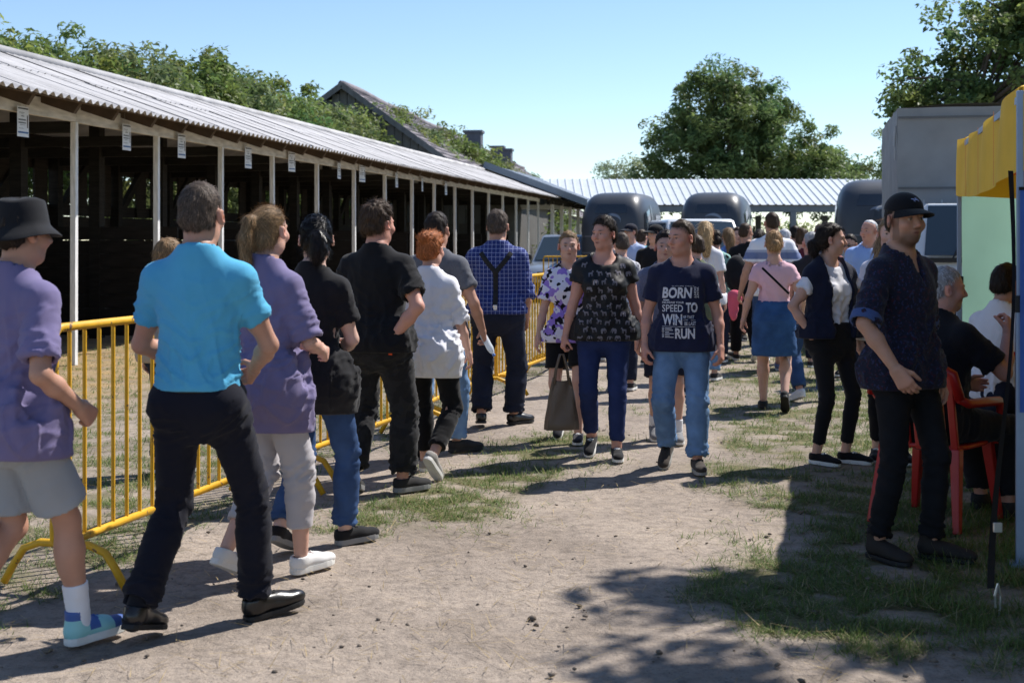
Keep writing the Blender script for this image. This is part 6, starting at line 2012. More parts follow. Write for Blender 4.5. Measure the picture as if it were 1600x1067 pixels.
def barrier_mesh():
    parts = {}
    fr = MB()
    R_ = .055
    def arc(cy, cz, a0, a1): return [(0, cy+R_*math.cos(a), cz+R_*math.sin(a)) for a in np.linspace(a0, a1, 5)]
    z0, z1 = .20, BH-.02
    loop = [(0, .02+R_, z0)]+[(0, BL-.02-R_, z0)]+arc(BL-.02-R_, z0+R_, -math.pi/2, 0)+arc(BL-.02-R_, z1-R_, 0, math.pi/2)+arc(.02+R_, z1-R_, math.pi/2, math.pi)+arc(.02+R_, z0+R_, math.pi, 1.5*math.pi)
    fr.tube(loop, .0195, 8, False)
    parts['frame'] = fr.mesh('frame', True)
    b = MB().tube([(0, 0, z0), (0, 0, z1)], .0095, 6, False)
    parts['bar'] = b.mesh('bar', True)
    f = MB().tube([(-.30, 0, .015), (-.25, 0, .10), (-.20, 0, .17), (-.12, 0, .20), (.12, 0, .20), (.20, 0, .17), (.25, 0, .10), (.30, 0, .015)], .018, 8)
    parts['foot'] = f.mesh('foot', True)
    return parts
bp_ = barrier_mesh()
def barrier(x, y, rz, label, group, nb=19):
    root = empty('crowd_barrier', (x, y, 0), rz); tag(root, label, 'barrier', group)
    place_me('frame', bp_['frame'], yel, root)
    for i in range(nb): place_me('bar', bp_['bar'], yel, root, (0, .14+(BL-.28)*i/(nb-1), 0))
    for yy in (.10, BL-.10): place_me('foot', bp_['foot'], yel, root, (0, yy, 0))
    return root
d_ = unit((.238, .971, 0)); q = np.array((-1.99, 5.90, 0)); an = -math.atan2(d_[0], d_[1])
bl_ = ['yellow crowd barrier nearest the camera, beside the bucket hat', 'second yellow crowd barrier behind the turquoise shirt', 'third yellow crowd barrier behind the black and white shirts', 'fourth yellow crowd barrier beside the checked shirt', 'fifth yellow crowd barrier just right of the checked shirt', 'sixth yellow crowd barrier at the end of the line']
for i in range(6):
    barrier(q[0], q[1], an+rad((0, -1.5, 1.5, -1, 1, 0)[i]), bl_[i], 'yellow crowd barriers along the track'); q = q+d_*(BL+.06)
barrier(-4.50, 5.1, an+rad(4), 'yellow crowd barrier at the far left edge', 'yellow crowd barriers along the track')
for i, (u, Y) in enumerate(((848, 32.5), (916, 33.5))):
    barrier(xat(u, Y), Y, rad(-82), ['yellow crowd barrier standing across the track behind the printed T-shirt', 'yellow crowd barrier behind the woman in black at the far end'][i], 'yellow crowd barriers along the track', 22)

# ================================================================== vehicles
glass = M('vehicle_glass', (.035,.05,.06), .06, .05, 2., spec=.9, coat=.3)
tyre_m = M('tyre', (.018,.018,.019), .85, .2); rim_m = M('rim', (.45,.46,.47), .35, .1, metal=.8)
lamp_m = M('lamp_glass', (.65,.66,.66), .15, .05, spec=.7); red_m = M('red_lamp', (.35,.02,.02), .25, .05, spec=.6)
blackp = M('black_plastic', (.02,.02,.022), .55, .15)
def wheel(parent, x, y, r=.33, w=.2):
    n = 24
    pr = [(-w/2, r*.62), (-w/2, r*.90), (-w*.38, r), (w*.38, r), (w/2, r*.90), (w/2, r*.62)]
    V = []
    for (a, rr_) in pr:
        for k in range(n): V.append((a, rr_*math.cos(2*math.pi*k/n), rr_*math.sin(2*math.pi*k/n)))
    q = [(i*n+k, i*n+(k+1) % n, (i+1)*n+(k+1) % n, (i+1)*n+k) for i in range(len(pr)-1) for k in range(n)]
    o = place_me('wheel', MB().add(V, q).mesh('tyre', True), tyre_m, parent, (x, y, r))
    mb = MB().tube([(-w*.42, 0, 0), (w*.42, 0, 0)], r*.64, 20)
    for k in range(5):
        a = 2*math.pi*k/5; mb.box((w*.40, -.03, .05), (w*.46, .03, r*.58), rot=rx(a)); mb.box((-w*.46, -.03, .05), (-w*.40, .03, r*.58), rot=rx(a))
    mb.build('rim', rim_m, o)
    return o
def car(loc, rz, label, paint, W=1.78, L=4.4, H=1.6, hood=.95, belt=.98, rake=.75, name='parked_car', cat='car', wind_lo=1.02, cab_end=None, bonnet=1.05):
    """front faces -Y"""
    root = empty(name, loc, rz); tag(root, label, cat)
    y0 = -L/2
    hw = W/2
    # lower body as stacked sections along the length
    secs = [(y0, .45, .62, .86), (y0+.10, .30, .80, .95), (y0+.45, .24, hood-.05, 1.0), (y0+bonnet, .24, belt, 1.0), (y0+L*.55, .24, belt+.03, 1.0), (y0+L-.35, .26, belt+.04, .99), (y0+L-.06, .34, belt-.02, .94), (y0+L, .5, .8, .88)]
    P_ = []
    for (y, zb, zt, ws) in secs:
        w_ = hw*ws; ring = []
        for (fx, fz) in ((-.90, 0), (-1, .18), (-1, .62), (-.965, .88), (-.86, 1), (.86, 1), (.965, .88), (1, .62), (1, .18), (.90, 0)):
            ring.append((fx*w_, y, zb+(zt-zb)*fz))
        P_.append(ring+[ring[0]])
    mb = MB(); mb.grid(np.array(P_))
    for ring, fl in ((P_[0], 1), (P_[-1], 0)):
        c = np.mean(ring[:-1], 0); mb.add(list(ring[:-1])+[c], (), [(i, (i+1) % 10, 10) if fl else ((i+1) % 10, i, 10) for i in range(10)])
    bd = mb.build('body', paint, root, smooth=True)
    # greenhouse
    ce = cab_end or (y0+L-.15)
    base = [(-hw*.93, y0+bonnet-.02), (hw*.93, y0+bonnet-.02), (hw*.93, ce), (-hw*.93, ce)]
    tw = hw*.80
    topq = [(-tw, y0+bonnet+rake), (tw, y0+bonnet+rake), (tw, ce-.25), (-tw, ce-.25)]
    zb, zt = belt-.01, H
    V = [(x, y, zb) for x, y in base]+[(x, y, zt-.05) for x, y in topq]+[(x*.93, y+(.06 if i < 2 else -.06), zt) for i, (x, y) in enumerate(topq)]
    mb = MB(); mb.add(V, [(0,1,5,4),(1,2,6,5),(2,3,7,6),(3,0,4,7),(4,5,9,8),(5,6,10,9),(6,7,11,10),(7,4,8,11),(8,9,10,11)])
    mb.build('cabin', paint, root, bevel=.03, seg=2, smooth=True)
    V = np.array(V)
    def pane(name, i0, i1, i2, i3, m=.08, off=.012):
        A, B, C_, D = V[i0], V[i1], V[i2], V[i3]
        def bl(u, v): return (A*(1-u)+B*u)*(1-v)+(D*(1-u)+C_*u)*v
        nrm = unit(np.cross(B-A, D-A)); ctr = (A+B+C_+D)/4
        if nrm@(ctr-np.array((0, (y0+bonnet+ce)/2, (zb+zt)/2))) < 0: nrm = -nrm
        mb = MB(); G = np.array([[bl(u, v)+nrm*(off+.035*(1-(2*u-1)**2)*(name == 'windscreen')) for v in (m, .5, 1-m*.7)] for u in np.linspace(m*.7, 1-m*.7, 9)])
        mb.grid(G); return mb.build(name, glass, root, smooth=True)
    pane('windscreen', 0, 1, 5, 4, .06); pane('side_window', 1, 2, 6, 5); pane('side_window', 3, 0, 4, 7); pane('rear_window', 2, 3, 7, 6)
    for s_ in (-1, 1):
        MB().box((-.17, -.05, -.07), (.17, .05, .07), org=(s_*hw*.70, y0+.16, .70)).build('headlight', lamp_m, root, bevel=.03)
        MB().box((-.10, -.07, -.07), (.10, .07, .07), org=(s_*(hw+.09), y0+bonnet+.25, belt+.12)).build('mirror', blackp, root, bevel=.03)
        for yy in (y0+.82, y0+L-.85): wheel(root, s_*(hw-.10), yy)
    MB().box((-hw*.5, y0-.015, .55), (hw*.5, y0+.06, .74)).build('grille', blackp, root, bevel=.02)
    MB().box((-hw*.85, y0-.05, .32), (hw*.85, y0+.08, .47)).build('bumper', blackp, root, bevel=.03)
    MB().tube([(.1, y0+bonnet+.02, belt+.01), (.55, y0+bonnet+.10, belt+.12)], .012, 5).build('wiper', blackp, root)
    return root
white_car = M('white_car_paint', (.74,.76,.78), .25, .02, 2., spec=.5, coat=.5)
silver_car = M('silver_car_paint', (.38,.42,.47), .28, .03, 2., spec=.5, coat=.5, metal=.4)
car((xat(898, 32.5)+.1, 36.5, 0), rad(-14), 'silver car parked by the stable at the end of the barriers', silver_car, H=1.68, W=1.80)
car((xat(1106, 29.5), 31.6, 0), rad(3), 'white car parked in front of the second horse trailer', white_car, H=2.02, W=1.36+.55, L=4.8, belt=1.25, hood=1.10, rake=.62)
car((xat(1490, 24.), 25.6, 0), rad(-10), 'white van half hidden behind the grey lorry', white_car, H=2.22, W=2.0, L=5.2, belt=1.35, hood=1.15, rake=.5, name='parked_van', cat='van', bonnet=.9)

def trailer(loc, rz, label):
    """front faces -Y"""
    root = empty('horse_trailer', loc, rz); tag(root, label, 'horse trailer', 'horse trailers')
    shell = M('trailer_shell', (.050,.056,.068), .42, .14, 2., .1, 12, spec=.45, coat=.08)
    g = Grid((-1.0,-1.75,1.05), (1.0,1.75,2.85), .075)
    r_ = g.sub(g.lo, g.lo+g.n*g.h); sl, X, Y, Z = r_
    # rounded hull: superellipse in plan and section
    zc, hz_ = 1.2, 1.58
    xx = np.abs(X)/.86; yy = np.abs(Y)/1.62; zz = np.clip(Z-zc, 0, None)/hz_
    front = np.clip((-Y-.7)/1.0, 0, 1)
    d = ((xx**5+zz**(4.2-1.4*front))**(1/4.2)); d = (d**6+yy**6+(zz*yy*.97)**5*(Y < 0))**(1/6)-1
    g.put(sl, (d*.8).astype(np.float32), 0, 'u'); g.cut((0, 0, 1.12), (0, 0, -1.))
    V, Q = g.mesh(); link('roof_shell', npmesh('roof_shell', V, Q), shell, root)
    sil = M('aluminium_panel', (.42,.44,.46), .38, .08, 4., metal=.7)
    MB().box((-.84,-1.5,.42), (.84,1.58,1.115)).build('lower_panel', sil, root, bevel=.05)
    bv = BVHTree.FromPolygons(V.tolist(), Q.tolist())
    def patch(name, mat, pts, ax, off=.012, n=10):
        pts = np.array(pts); rows = []
        for u in np.linspace(0, 1, n):
            row = []
            for v in np.linspace(0, 1, n):
                p = (pts[0]*(1-u)+pts[1]*u)*(1-v)+(pts[3]*(1-u)+pts[2]*u)*v
                o = Vector((p[0], -4, p[1])) if ax == 'f' else Vector((4*ax, p[0], p[1]))
                dd_ = Vector((0, 1, 0)) if ax == 'f' else Vector((-ax, 0, 0))
                h = bv.ray_cast(o, dd_)
                if h[0] is None: return
                nn = h[1] if h[1].dot(dd_) < 0 else -h[1]
                row.append(np.array(h[0]+nn*off))
            rows.append(row)
        return MB().grid(np.array(rows)).build(name, mat, root, smooth=True)
    tint = M('tinted_window', (.02,.024,.03), .08, .05, spec=.8, coat=.4)
    for s_ in (-1, 1):
        patch('side_window', tint, [(-1.30, 1.75), (-.55, 1.75), (-.60, 2.35), (-1.20, 2.22)], s_)
        patch('corner_panel', M('grey_gelcoat', (.28,.30,.33), .25, .05, coat=.3), [(-.40, 1.20), (-.30, 1.20), (-.30, 2.45), (-.38, 2.45)], s_, .014)
        MB().box((-.09, -.03, -.04), (.09, .03, .04), org=(s_*.70, -1.52, .55)).build('marker_lamp', lamp_m, root, bevel=.01)
        for yy_ in (.05, .78): wheel(root, s_*.90, yy_, .30, .18)
        MB().box((-.11,-.42,.0), (.11,1.25,.05), org=(s_*.93, 0, .66)).build('mudguard', blackp, root, bevel=.02)
    patch('front_window', tint, [(-.42, 2.22), (.42, 2.22), (.36, 2.45), (-.36, 2.45)], 'f', .012, 12)
    for z_ in (1.62, 1.20): patch('seam', M('trim_grey', (.16,.17,.19), .4, .05), [(-.74, z_), (.74, z_), (.74, z_+.035), (-.74, z_+.035)], 'f', .014, 12)
    for s_ in (-1, 1):
        patch('seam', _m['trim_grey'], [(-1.40, 1.42), (1.40, 1.42), (1.40, 1.46), (-1.40, 1.46)], s_, .014, 12)
        patch('side_window', tint, [(.2, 1.85), (.95, 1.85), (.95, 2.2), (.2, 2.2)], s_)
    # horse-head emblem: two sweeping strokes
    emb = M('emblem_grey', (.22,.26,.32), .4, .02)
    rows = []
    for t in np.linspace(0, 1, 16):
        a = -2.4+t*2.6; c = np.array((.02+.22*math.cos(a)*1.1, 2.02+.17*math.sin(-a)))
        w_ = .030*math.sin(math.pi*min(t*1.1, 1))+.004
        nn = np.array((math.cos(a), -math.sin(a)))
        row = []
        for k_ in (-1, 1):
            p = c+nn*w_*k_; h = bv.ray_cast(Vector((p[0], -4, p[1])), Vector((0, 1, 0)))
            if h[0] is not None: row.append(np.array(h[0])+np.array((0, -.012, 0)))
        if len(row) == 2: rows.append(row)
    if len(rows) > 3: MB().grid(np.array(rows)).build('emblem', emb, root)
    mb = MB(); mb.beam((-.5,-1.5,.45), (0,-2.7,.45), .07, .10); mb.beam((.5,-1.5,.45), (0,-2.7,.45), .07, .10); mb.tube([(0,-2.55,.02), (0,-2.55,.62)], .03, 8)
    mb.build('drawbar', sil, root)
    return root
trailer((xat(979, 35.), 36.2, 0), rad(-16), 'dark rounded horse trailer behind the woman in black, left of the pair')
trailer((xat(1130, 35.), 36.0, 0), rad(-14), 'dark rounded horse trailer behind the white car, right of the pair')
trailer((xat(1404, 27.), 28.6, 0), rad(-14), 'dark rounded horse trailer half hidden behind the grey lorry')

# lorry with tarpaulin body
def lorry():
    X0, Y0 = xat(1402, 20.), 20.
    root = empty('lorry', (X0, Y0, 0), rad(-12.2)); tag(root, 'small white lorry with tall grey tarpaulin body', 'lorry')
    tarp = M('grey_tarpaulin', (.25,.26,.272), .62, .10, 3., .25, 40, spec=.35)
    W_, L_, zb, zt = 2.25, 4.2, 1.98, 3.47
    def face(name, f, n, m):
        P_ = np.array([[f(u, v) for v in np.linspace(0, 1, m)] for u in np.linspace(0, 1, n)])
        q = P_.reshape(-1, 3); q = q+.022*np.stack([pn(q*2.1), pn(q*2.1+7), .4*pn(q*2.1+13)], 1)+.010*np.stack([pn(q*6.1), pn(q*np.array((9,6,3))+7), 0*q[:, 0]], 1)
        P_ = q.reshape(P_.shape)
        return MB().grid(P_).build(name, tarp, root, smooth=True)
    sag = lambda u: .02*math.sin(u*9)
    face('tarpaulin_front', lambda u, v: (u*W_, .0+.03*math.sin(u*math.pi)*math.sin(v*math.pi), zb-.05*math.sin(u*5)*(1-v)*.3+(zt-zb)*v), 22, 16)
    face('tarpaulin_side', lambda u, v: (-.0+.025*math.sin(u*26)*(1-v*.6), .02+u*L_, zb-.12+.04*abs(math.sin(u*31))*(1-v)+(zt-zb+.12)*v), 60, 14)
    face('tarpaulin_side', lambda u, v: (W_, .02+u*L_, zb+(zt-zb)*v), 30, 10)
    face('tarpaulin_roof', lambda u, v: (u*W_, v*L_, zt+.05*math.sin(u*math.pi)), 20, 20)
    MB().box((.002, L_-.03, .9), (W_-.002, L_, zt-.02)).build('rear_flap', tarp, root)
    sm_ = M('tarp_seam', (.12,.125,.13), .6)
    for z_ in (zt-.16, zb+.30): MB().box((.01, -.052, z_), (W_-.01, -.046, z_+.03)).build('tarp_hem', sm_, root)
    for k_ in range(9): MB().tube([(.12+k_*.25, -.055, zb+.14), (.12+k_*.25, -.055, zb+.02)], .011, 5).build('lacing', M('strap_grey', (.4,.42,.44), .6), root)
    st = MB()
    st.tube([(-.02, .12, zt-.25), (-.035, .12, zt-.55)], .022, 6); st.tube([(-.03, .1, zt-.55), (-.03, .1, zt-.75)], .012, 5)
    st.build('strap', M('strap_grey', (.4,.42,.44), .6), root)
    wd = M('lorry_timber', (.030,.026,.023), .8, .3)
    for i in range(5): MB().box((-.01, .05+i*.8, .95), (.05, .13+i*.8, zb)).build('stake', wd, root)
    for i in range(3): MB().box((.0, .02, .98+.3*i), (.03, L_, 1.2+.3*i)).build('side_board', wd, root)
    MB().box((.0, .0, .80), (W_, L_, .94)).build('bed', wd, root)
    wp = M('lorry_paint', (.70,.72,.74), .3, .04, 2., spec=.5, coat=.3)
    # cab, in front of the body
    cz = 2.06
    sec = [(-.06, .55, 1.98), (-.35, .50, cz), (-1.05, .48, cz-.02), (-1.45, .48, 1.32), (-1.62, .50, 1.10), (-1.72, .55, .95)]
    P_ = []
    for (y, z0, z1) in sec:
        hw = 1.0 if z1 < 1.5 else 1.0
        ring = []
        tw = .86 if z1 > 1.5 else .97
        for (fx, fz) in ((-.95, 0), (-1, .1), (-1, .45), (-tw-.04, .93), (-tw*.9, 1), (tw*.9, 1), (tw+.04, .93), (1, .45), (1, .1), (.95, 0)):
            ring.append((1.12+fx*hw, y, z0+(z1-z0)*fz))
        P_.append(ring)
    mb = MB(); P_ = np.array(P_); P_ = np.concatenate([P_, P_[:, :1]], 1); mb.grid(P_)
    for k, fl in ((0, 0), (-1, 1)):
        ring = P_[k][:-1]; mb.add(list(ring)+[ring.mean(0)], (), [(i, (i+1) % 10, 10) for i in range(10)])
    mb.build('cab', wp, root, smooth=False, bevel=.02)
    A, B, C_, D = np.array((.26, -1.47, 1.30)), np.array((1.98, -1.47, 1.30)), np.array((1.90, -1.07, 1.98)), np.array((.34, -1.07, 1.98))
    G = np.array([[(A*(1-u)+B*u)*(1-v)+(D*(1-u)+C_*u)*v+np.array((0, -.05-.05*(1-(2*u-1)**2), .03)) for v in np.linspace(0, 1, 6)] for u in np.linspace(0, 1, 10)])
    MB().grid(G).build('windscreen', glass, root, smooth=True)
    MB().box((.24, -1.60, 1.235), (2.0, -1.52, 1.30)).build('scuttle', blackp, root)
    MB().tube([(.62, -1.60, 1.29), (.86, -1.42, 1.78)], .013, 5).build('wiper', blackp, root)
    for x in (.42, 1.82):
        MB().box((-.16,-.05,-.09), (.16,.05,.09), org=(x, -1.72, .82)).build('headlight', lamp_m, root, bevel=.03)
    MB().box((.62, -1.755, .74), (1.62, -1.70, .90)).build('grille', blackp, root, bevel=.02)
    MB().box((.10, -1.80, .42), (2.14, -1.62, .62)).build('bumper', blackp, root, bevel=.04)
    MB().box((-.1,-.05,-.16), (.1,.05,.16), org=(-.02, -1.28, 1.55)).build('mirror', blackp, root, bevel=.03)
    for x in (.28, 1.97):
        wheel(root, x, -1.0, .34, .2); wheel(root, x, 2.9, .34, .24)
    return root
lorry()

# ================================================================== market tent
TN = np.array((2.41, 6.475)); TS = unit((.86, 3.505, 0))[:2]; TW = np.array((TS[1], -TS[0])); TL, TWd = 3.61, 3.0
def tent():
    root = empty('market_tent', (TN[0], TN[1], 0), -math.atan2(TS[0], TS[1])); tag(root, 'yellow pop-up market tent with pale green rear wall', 'tent')
    ym = M('yellow_canvas', hexc(236, 192, 62), .7, .10, 3., .3, 30, trans=.16, spec=.25)
    ymd = M('orange_canvas', hexc(226, 120, 28), .7, .06, 4., trans=.25)
    pole = M('pole_aluminium', (.26,.33,.46), .45, .10, 6., metal=.6)
    ze, za = 2.26, 3.25
    cor = [(0, 0), (TWd, 0), (TWd, TL), (0, TL)]
    for (x, y) in cor:
        MB().box((x-.02, y-.02, 0), (x+.02, y+.02, 1.25)).build('pole', pole, root, bevel=.004)
        MB().box((x-.016, y-.016, 1.2), (x+.016, y+.016, ze-.02)).build('pole', pole, root, bevel=.003)
        MB().box((x-.028, y-.028, 1.19), (x+.028, y+.028, 1.27)).build('clamp', blackp, root, bevel=.005)
        MB().box((x-.05, y-.05, -.01), (x+.05, y+.05, .008)).build('foot_plate', pole, root)
    ap = np.array((TWd/2, TL/2, za))
    for i in range(4):
        a, b = np.array((*cor[i], ze)), np.array((*cor[(i+1) % 4], ze))
        n = 16
        G = []
        for u in np.linspace(0, 1, n):
            G.append([(a*(1-u)+b*u)*(1-v)+ap*v-np.array((0, 0, .10*math.sin(math.pi*v)*(1-v)*1.2+.05*math.sin(u*math.pi)*(1-v))) for v in np.linspace(0, .999, 10)])
        MB().grid(np.array(G)).build('roof_panel', ym, root, smooth=True)
        # valance in panels with fold lines
        out = unit(np.cross(b-a, (0, 0, 1.)))
        npan = 4
        ctr = np.array((TWd/2, TL/2, ze)); 
        if out@((a+b)/2-ctr) < 0: out = -out
        for k in range(npan):
            u0, u1 = k/npan, (k+1)/npan
            G = []
            for u in np.linspace(u0+.004, u1-.004, 12):
                w_ = (u-u0)/(u1-u0)
                p = a*(1-u)+b*u-np.array((0, 0, .05*math.sin(u*math.pi)))
                bul = .018*math.sin(w_*math.pi)
                G.append([p+out*(.012+bul*(.4+v)+.012*math.sin(u*23+v*2))-np.array((0, 0, (.40+.004*math.sin(w_*math.pi))*v)) for v in np.linspace(0, 1, 6)])
            MB().grid(np.array(G)).build('valance', ym, root, smooth=True)
            if k:
                p = a*(1-u0)+b*u0-np.array((0, 0, .05*math.sin(u0*math.pi)))
                MB().grid(np.array([[p+out*.030+unit(b-a)*s_-np.array((0, 0, z)) for z in (0, .2, .40)] for s_ in (-.012, .012)])).build('seam', ymd, root)
        MB().beam(a-np.array((0, 0, .06)), b-np.array((0, 0, .06)), .022, .034).build('rail', pole, root)
    gm_ = M('green_wall_canvas', hexc(140, 178, 160), .75, .06, 3., .2, 30, trans=.55)
    G = np.array([[(.02+u*(TWd-.04), TL-.0+.05*math.sin(u*17)*(1-v*.5)+.03*math.sin(v*6+u*9)+.018*math.sin(u*41+v*11)*math.sin(v*5+u*13), 2.12-2.05*v) for v in np.linspace(0, 1, 20)] for u in np.linspace(0, 1, 40)])
    MB().grid(G).build('rear_wall', gm_, root, smooth=True)
    om = M('orange_lining', hexc(236, 110, 30), .7, .08, 4., trans=.35)
    G = np.array([[(u*TWd, TL-.10+.02*math.sin(u*25), 2.20-.20*v) for v in np.linspace(0, 1, 4)] for u in np.linspace(0, 1, 30)])
    MB().grid(G).build('lining', om, root, smooth=True)
    G = np.array([[(TWd+.01, u*TL, 2.1-2.0*v) for v in (0, .5, 1)] for u in np.linspace(0, 1, 8)])
    MB().grid(G).build('side_wall', ym, root)
    return root
tent1 = tent()
# unseen copy of the tent, added out of frame to darken the lower right
tent2 = tent1.copy(); C.objects.link(tent2)
for ch in list(tent1.children):
    c_ = ch.copy(); C.objects.link(c_); c_.parent = tent2
o2 = TN-TS*3.8+TW*.62; tent2.location = (o2[0], o2[1], 0)
tag(tent2, 'unseen copy of the yellow market tent added to darken the lower right corner', 'tent')
# guy strap from the near corner to a ground hook
sm = M('black_webbing', (.012,.012,.014), .7, .1)
sr = empty('guy_strap', (2.0, 5.62, 0)); tag(sr, 'black webbing guy strap pegged in front of the tent', 'strap')
a, b = np.array((.36, .84, 1.86)), np.array((.0, 0., .10))
G = []
for t in np.linspace(0, 1, 24):
    p = a*(1-t)+b*t+np.array((.03*math.sin(t*5), 0, -.05*math.sin(math.pi*t))); tw_ = .5+1.2*math.sin(t*4)*.25
    wv = np.array((math.cos(tw_), math.sin(tw_), 0))*.0175
    G.append([p-wv, p+wv])
G = np.array(G); mb = MB(); mb.grid(G); mb.grid(G[:, ::-1]+np.array((0, .002, 0))); mb.build('strap', sm, sr)
MB().tube([(0, 0, .12), (.012, 0, .07), (.010, 0, .02), (0, 0, -.03)], .005, 6).tube([(0, 0, .12), (-.012, 0, .07), (-.010, 0, .02)], .005, 6).build('hook', M('zinc', (.6,.62,.64), .3, .05, metal=.9), sr)
MB().box((-.018,-.006,.33), (.018,.008,.37)).build('buckle', _m['zinc'], sr, bevel=.003)
# blue cloth hung along the tent front
bc = M('blue_cloth', hexc(84, 124, 214), .7, .06, 4., .2, 60, trans=.3)
o0 = TN+TW*.05-TS*.045; br = empty('blue_cloth', (o0[0], o0[1], 0), -math.atan2(TS[0], TS[1])); tag(br, 'bright blue cloth hanging beside the tent pole at the right edge', 'cloth')
G = np.array([[(-.055+u*1.4, .02*math.sin(u*30), 1.77-1.05*v+.01*math.sin(u*9)) for v in np.linspace(0, 1, 14)] for u in np.linspace(0, 1, 40)])
MB().grid(G).build('panel', bc, br, smooth=True)
MB().tube([(-.06, 0, 1.775), (1.36, 0, 1.775)], .008, 6).build('cord', sm, br)

# ================================================================== seated people, chair, table
redp = M('red_plastic', hexc(164, 26, 25), .4, .05, 4., spec=.45, coat=.15)
def chair(x, y, rz, label):
    """front towards +Y"""
    root = empty('plastic_chair', (x, y, 0), rz); tag(root, label, 'chair', 'red plastic garden chairs')
    g = Grid((-.30,-.32,.38), (.30,.30,.48), .014)
    r_ = g.sub(g.lo, g.lo+g.n*g.h); sl, X, Y, Z = r_
    d = ((np.abs(X)/.235)**5+(np.abs(Y)/.225)**5)**(1/5)-1; zc = .435-.03*(1-(X/.24)**2)*(1-(Y/.24)**2)
    g.put(sl, np.maximum(d*.2, np.abs(Z-zc)-.013).astype(np.float32), 0, 'u'); V, Q = g.mesh(); link('seat', npmesh('seat', V, Q), redp, root)
    for s_ in (-1, 1):
        for (yy, dy) in ((.20, .05), (-.20, -.09)):
            MB().add([(s_*.20-.028, yy-.03, .43), (s_*.20+.028, yy-.03, .43), (s_*.20+.028, yy+.03, .43), (s_*.20-.028, yy+.03, .43), (s_*.245-.018, yy+dy-.022, 0), (s_*.245+.018, yy+dy-.022, 0), (s_*.245+.018, yy+dy+.022, 0), (s_*.245-.018, yy+dy+.022, 0)], [(0,1,5,4),(1,2,6,5),(2,3,7,6),(3,0,4,7),(4,5,6,7),(0,3,2,1)]).build('leg', redp, root, bevel=.006)
        ar = MB().tube([(s_*.235, .21, .42), (s_*.262, .225, .60), (s_*.268, .19, .655), (s_*.268, .0, .665), (s_*.258, -.18, .67), (s_*.235, -.26, .70)], [.022, .022, .026, .027, .025, .02], 8)
        ar.build('armrest', redp, root, smooth=True)
    n = 7
    for i in range(n):
        x0 = -.20+.40*i/(n-1)
        MB().box((x0-.02, -.012, .40), (x0+.02, .012, .84), rot=rx(.20), org=(0, -.13, .02)).build('back_slat', redp, root, bevel=.005)
    MB().tube([(-.25, -.27, .70), (-.23, -.31, .83), (-.12, -.325, .885), (0, -.33, .90), (.12, -.325, .885), (.23, -.31, .83), (.25, -.27, .70)], .028, 8).build('back_rim', redp, root, smooth=True)
    return root
sx, sy = xat(1464, 7.5), 7.5
chair(sx, sy, rad(-42), 'red plastic chair under the grey-haired man behind the man in the cap')
sx2, sy2 = xat(1556, 8.6), 8.6
bn = empty('wooden_bench', (sx2, sy2, 0), rad(-60)); tag(bn, 'dark wooden bench farther inside the yellow tent', 'bench')
for k_ in range(3): MB().box((-.6, -.17+.12*k_, .42), (.6, -.06+.12*k_, .45)).build('seat_board', M('bench_wood', (.10,.07,.045), .7, .3, 4., .2, 40, stretch=(1, 8, 1)), bn, bevel=.004)
for x_ in (-.5, .5):
    for y_ in (-.12, .12): MB().box((x_-.03, y_-.03, 0), (x_+.03, y_+.03, .42)).build('leg', _m['bench_wood'], bn)
p = Person(H=1.76, dist=7.5, wt=1.12, belly=.03, lean=.16, head=(.55, .06, 0), seat=(0, -.04, .55), feet=[(-.12,.46,0,-.1,0),(.13,.40,0,.1,0)], kpole=[(-.1,.6,1),(.15,.6,1)],
           hands=[(.06,.34,-.24),(.02,.30,.06)], poles=[(-.5,-.3,-1),(.5,.35,-1)], skin='ruddy', seed=33, curl=(.7,1.0))
p.body(face=dict(stub=.3, bcol=(.3,.28,.27), scalp=(.3,.26,.24)))
p.top(cloth('seatblack', (24, 25, 32)), hem=-.04, ease=.016, sleeve=.75, sl_ease=.02, over=0)
p.legs(cloth('seattrousers', (26, 26, 30)), ease=.018, hem=.95, flare=.01, wrinkle=1.2)
p.shoes(cloth('darkshoe', (46, 45, 46)), black_rub); p.collar(_m['cloth_seatblack'])
p.hair(HG(), 'short', vol=.003, topv=.008, ns=1800, L=.016, wd=.0024, fade=.6)
p.place(sx, sy, rad(62), 'seated grey-haired man in black polo raising a hand to his mouth')
p = Person(H=1.75, dist=8.4, lean=.22, head=(.1, .1, 0), seat=(0, -.04, .55), feet=[(-.12,.42,0,-.1,0),(.13,.36,0,.1,0)], kpole=[(-.1,.6,1),(.15,.6,1)],
           hands=[(.05,.36,-.30),(-.05,.36,-.30)], poles=[(-.5,-.3,-1),(.5,-.3,-1)], skin='tan', seed=34)
p.body()
p.top(bands('redstripe', [(0, (222,222,228)), (.44, (200,50,50)), (.53, (222,222,228))], .55, 1.10), hem=-.04, ease=.016, sleeve=.7, sl_ease=.02, over=0)
p.legs(JD, ease=.018, hem=.95); p.shoes(cloth('darkshoe', (46, 45, 46)), black_rub)
p.hair(HD(), 'short', vol=.008, topv=.018, ns=1200, L=.025, wd=.003)
p.place(sx2, sy2, rad(60), 'seated dark-haired man in white T-shirt with a red stripe')
tb = empty('folding_table', (sx+.95, sy+.75, 0), rad(15)); tag(tb, 'wooden folding table in the shade of the tent', 'table')
wt_ = M('table_wood', (.26,.16,.085), .6, .25, 4., .2, 40, stretch=(1, 8, 1))
for i in range(5): MB().box((-.05+.14*i, -.5, .70), (.085+.14*i, .6, .73)).build('top_board', wt_, tb, bevel=.004)
for x in (.02, .58):
    for y in (-.42, .52): MB().box((x-.02, y-.02, 0), (x+.02, y+.02, .70)).build('leg', blackp, tb)

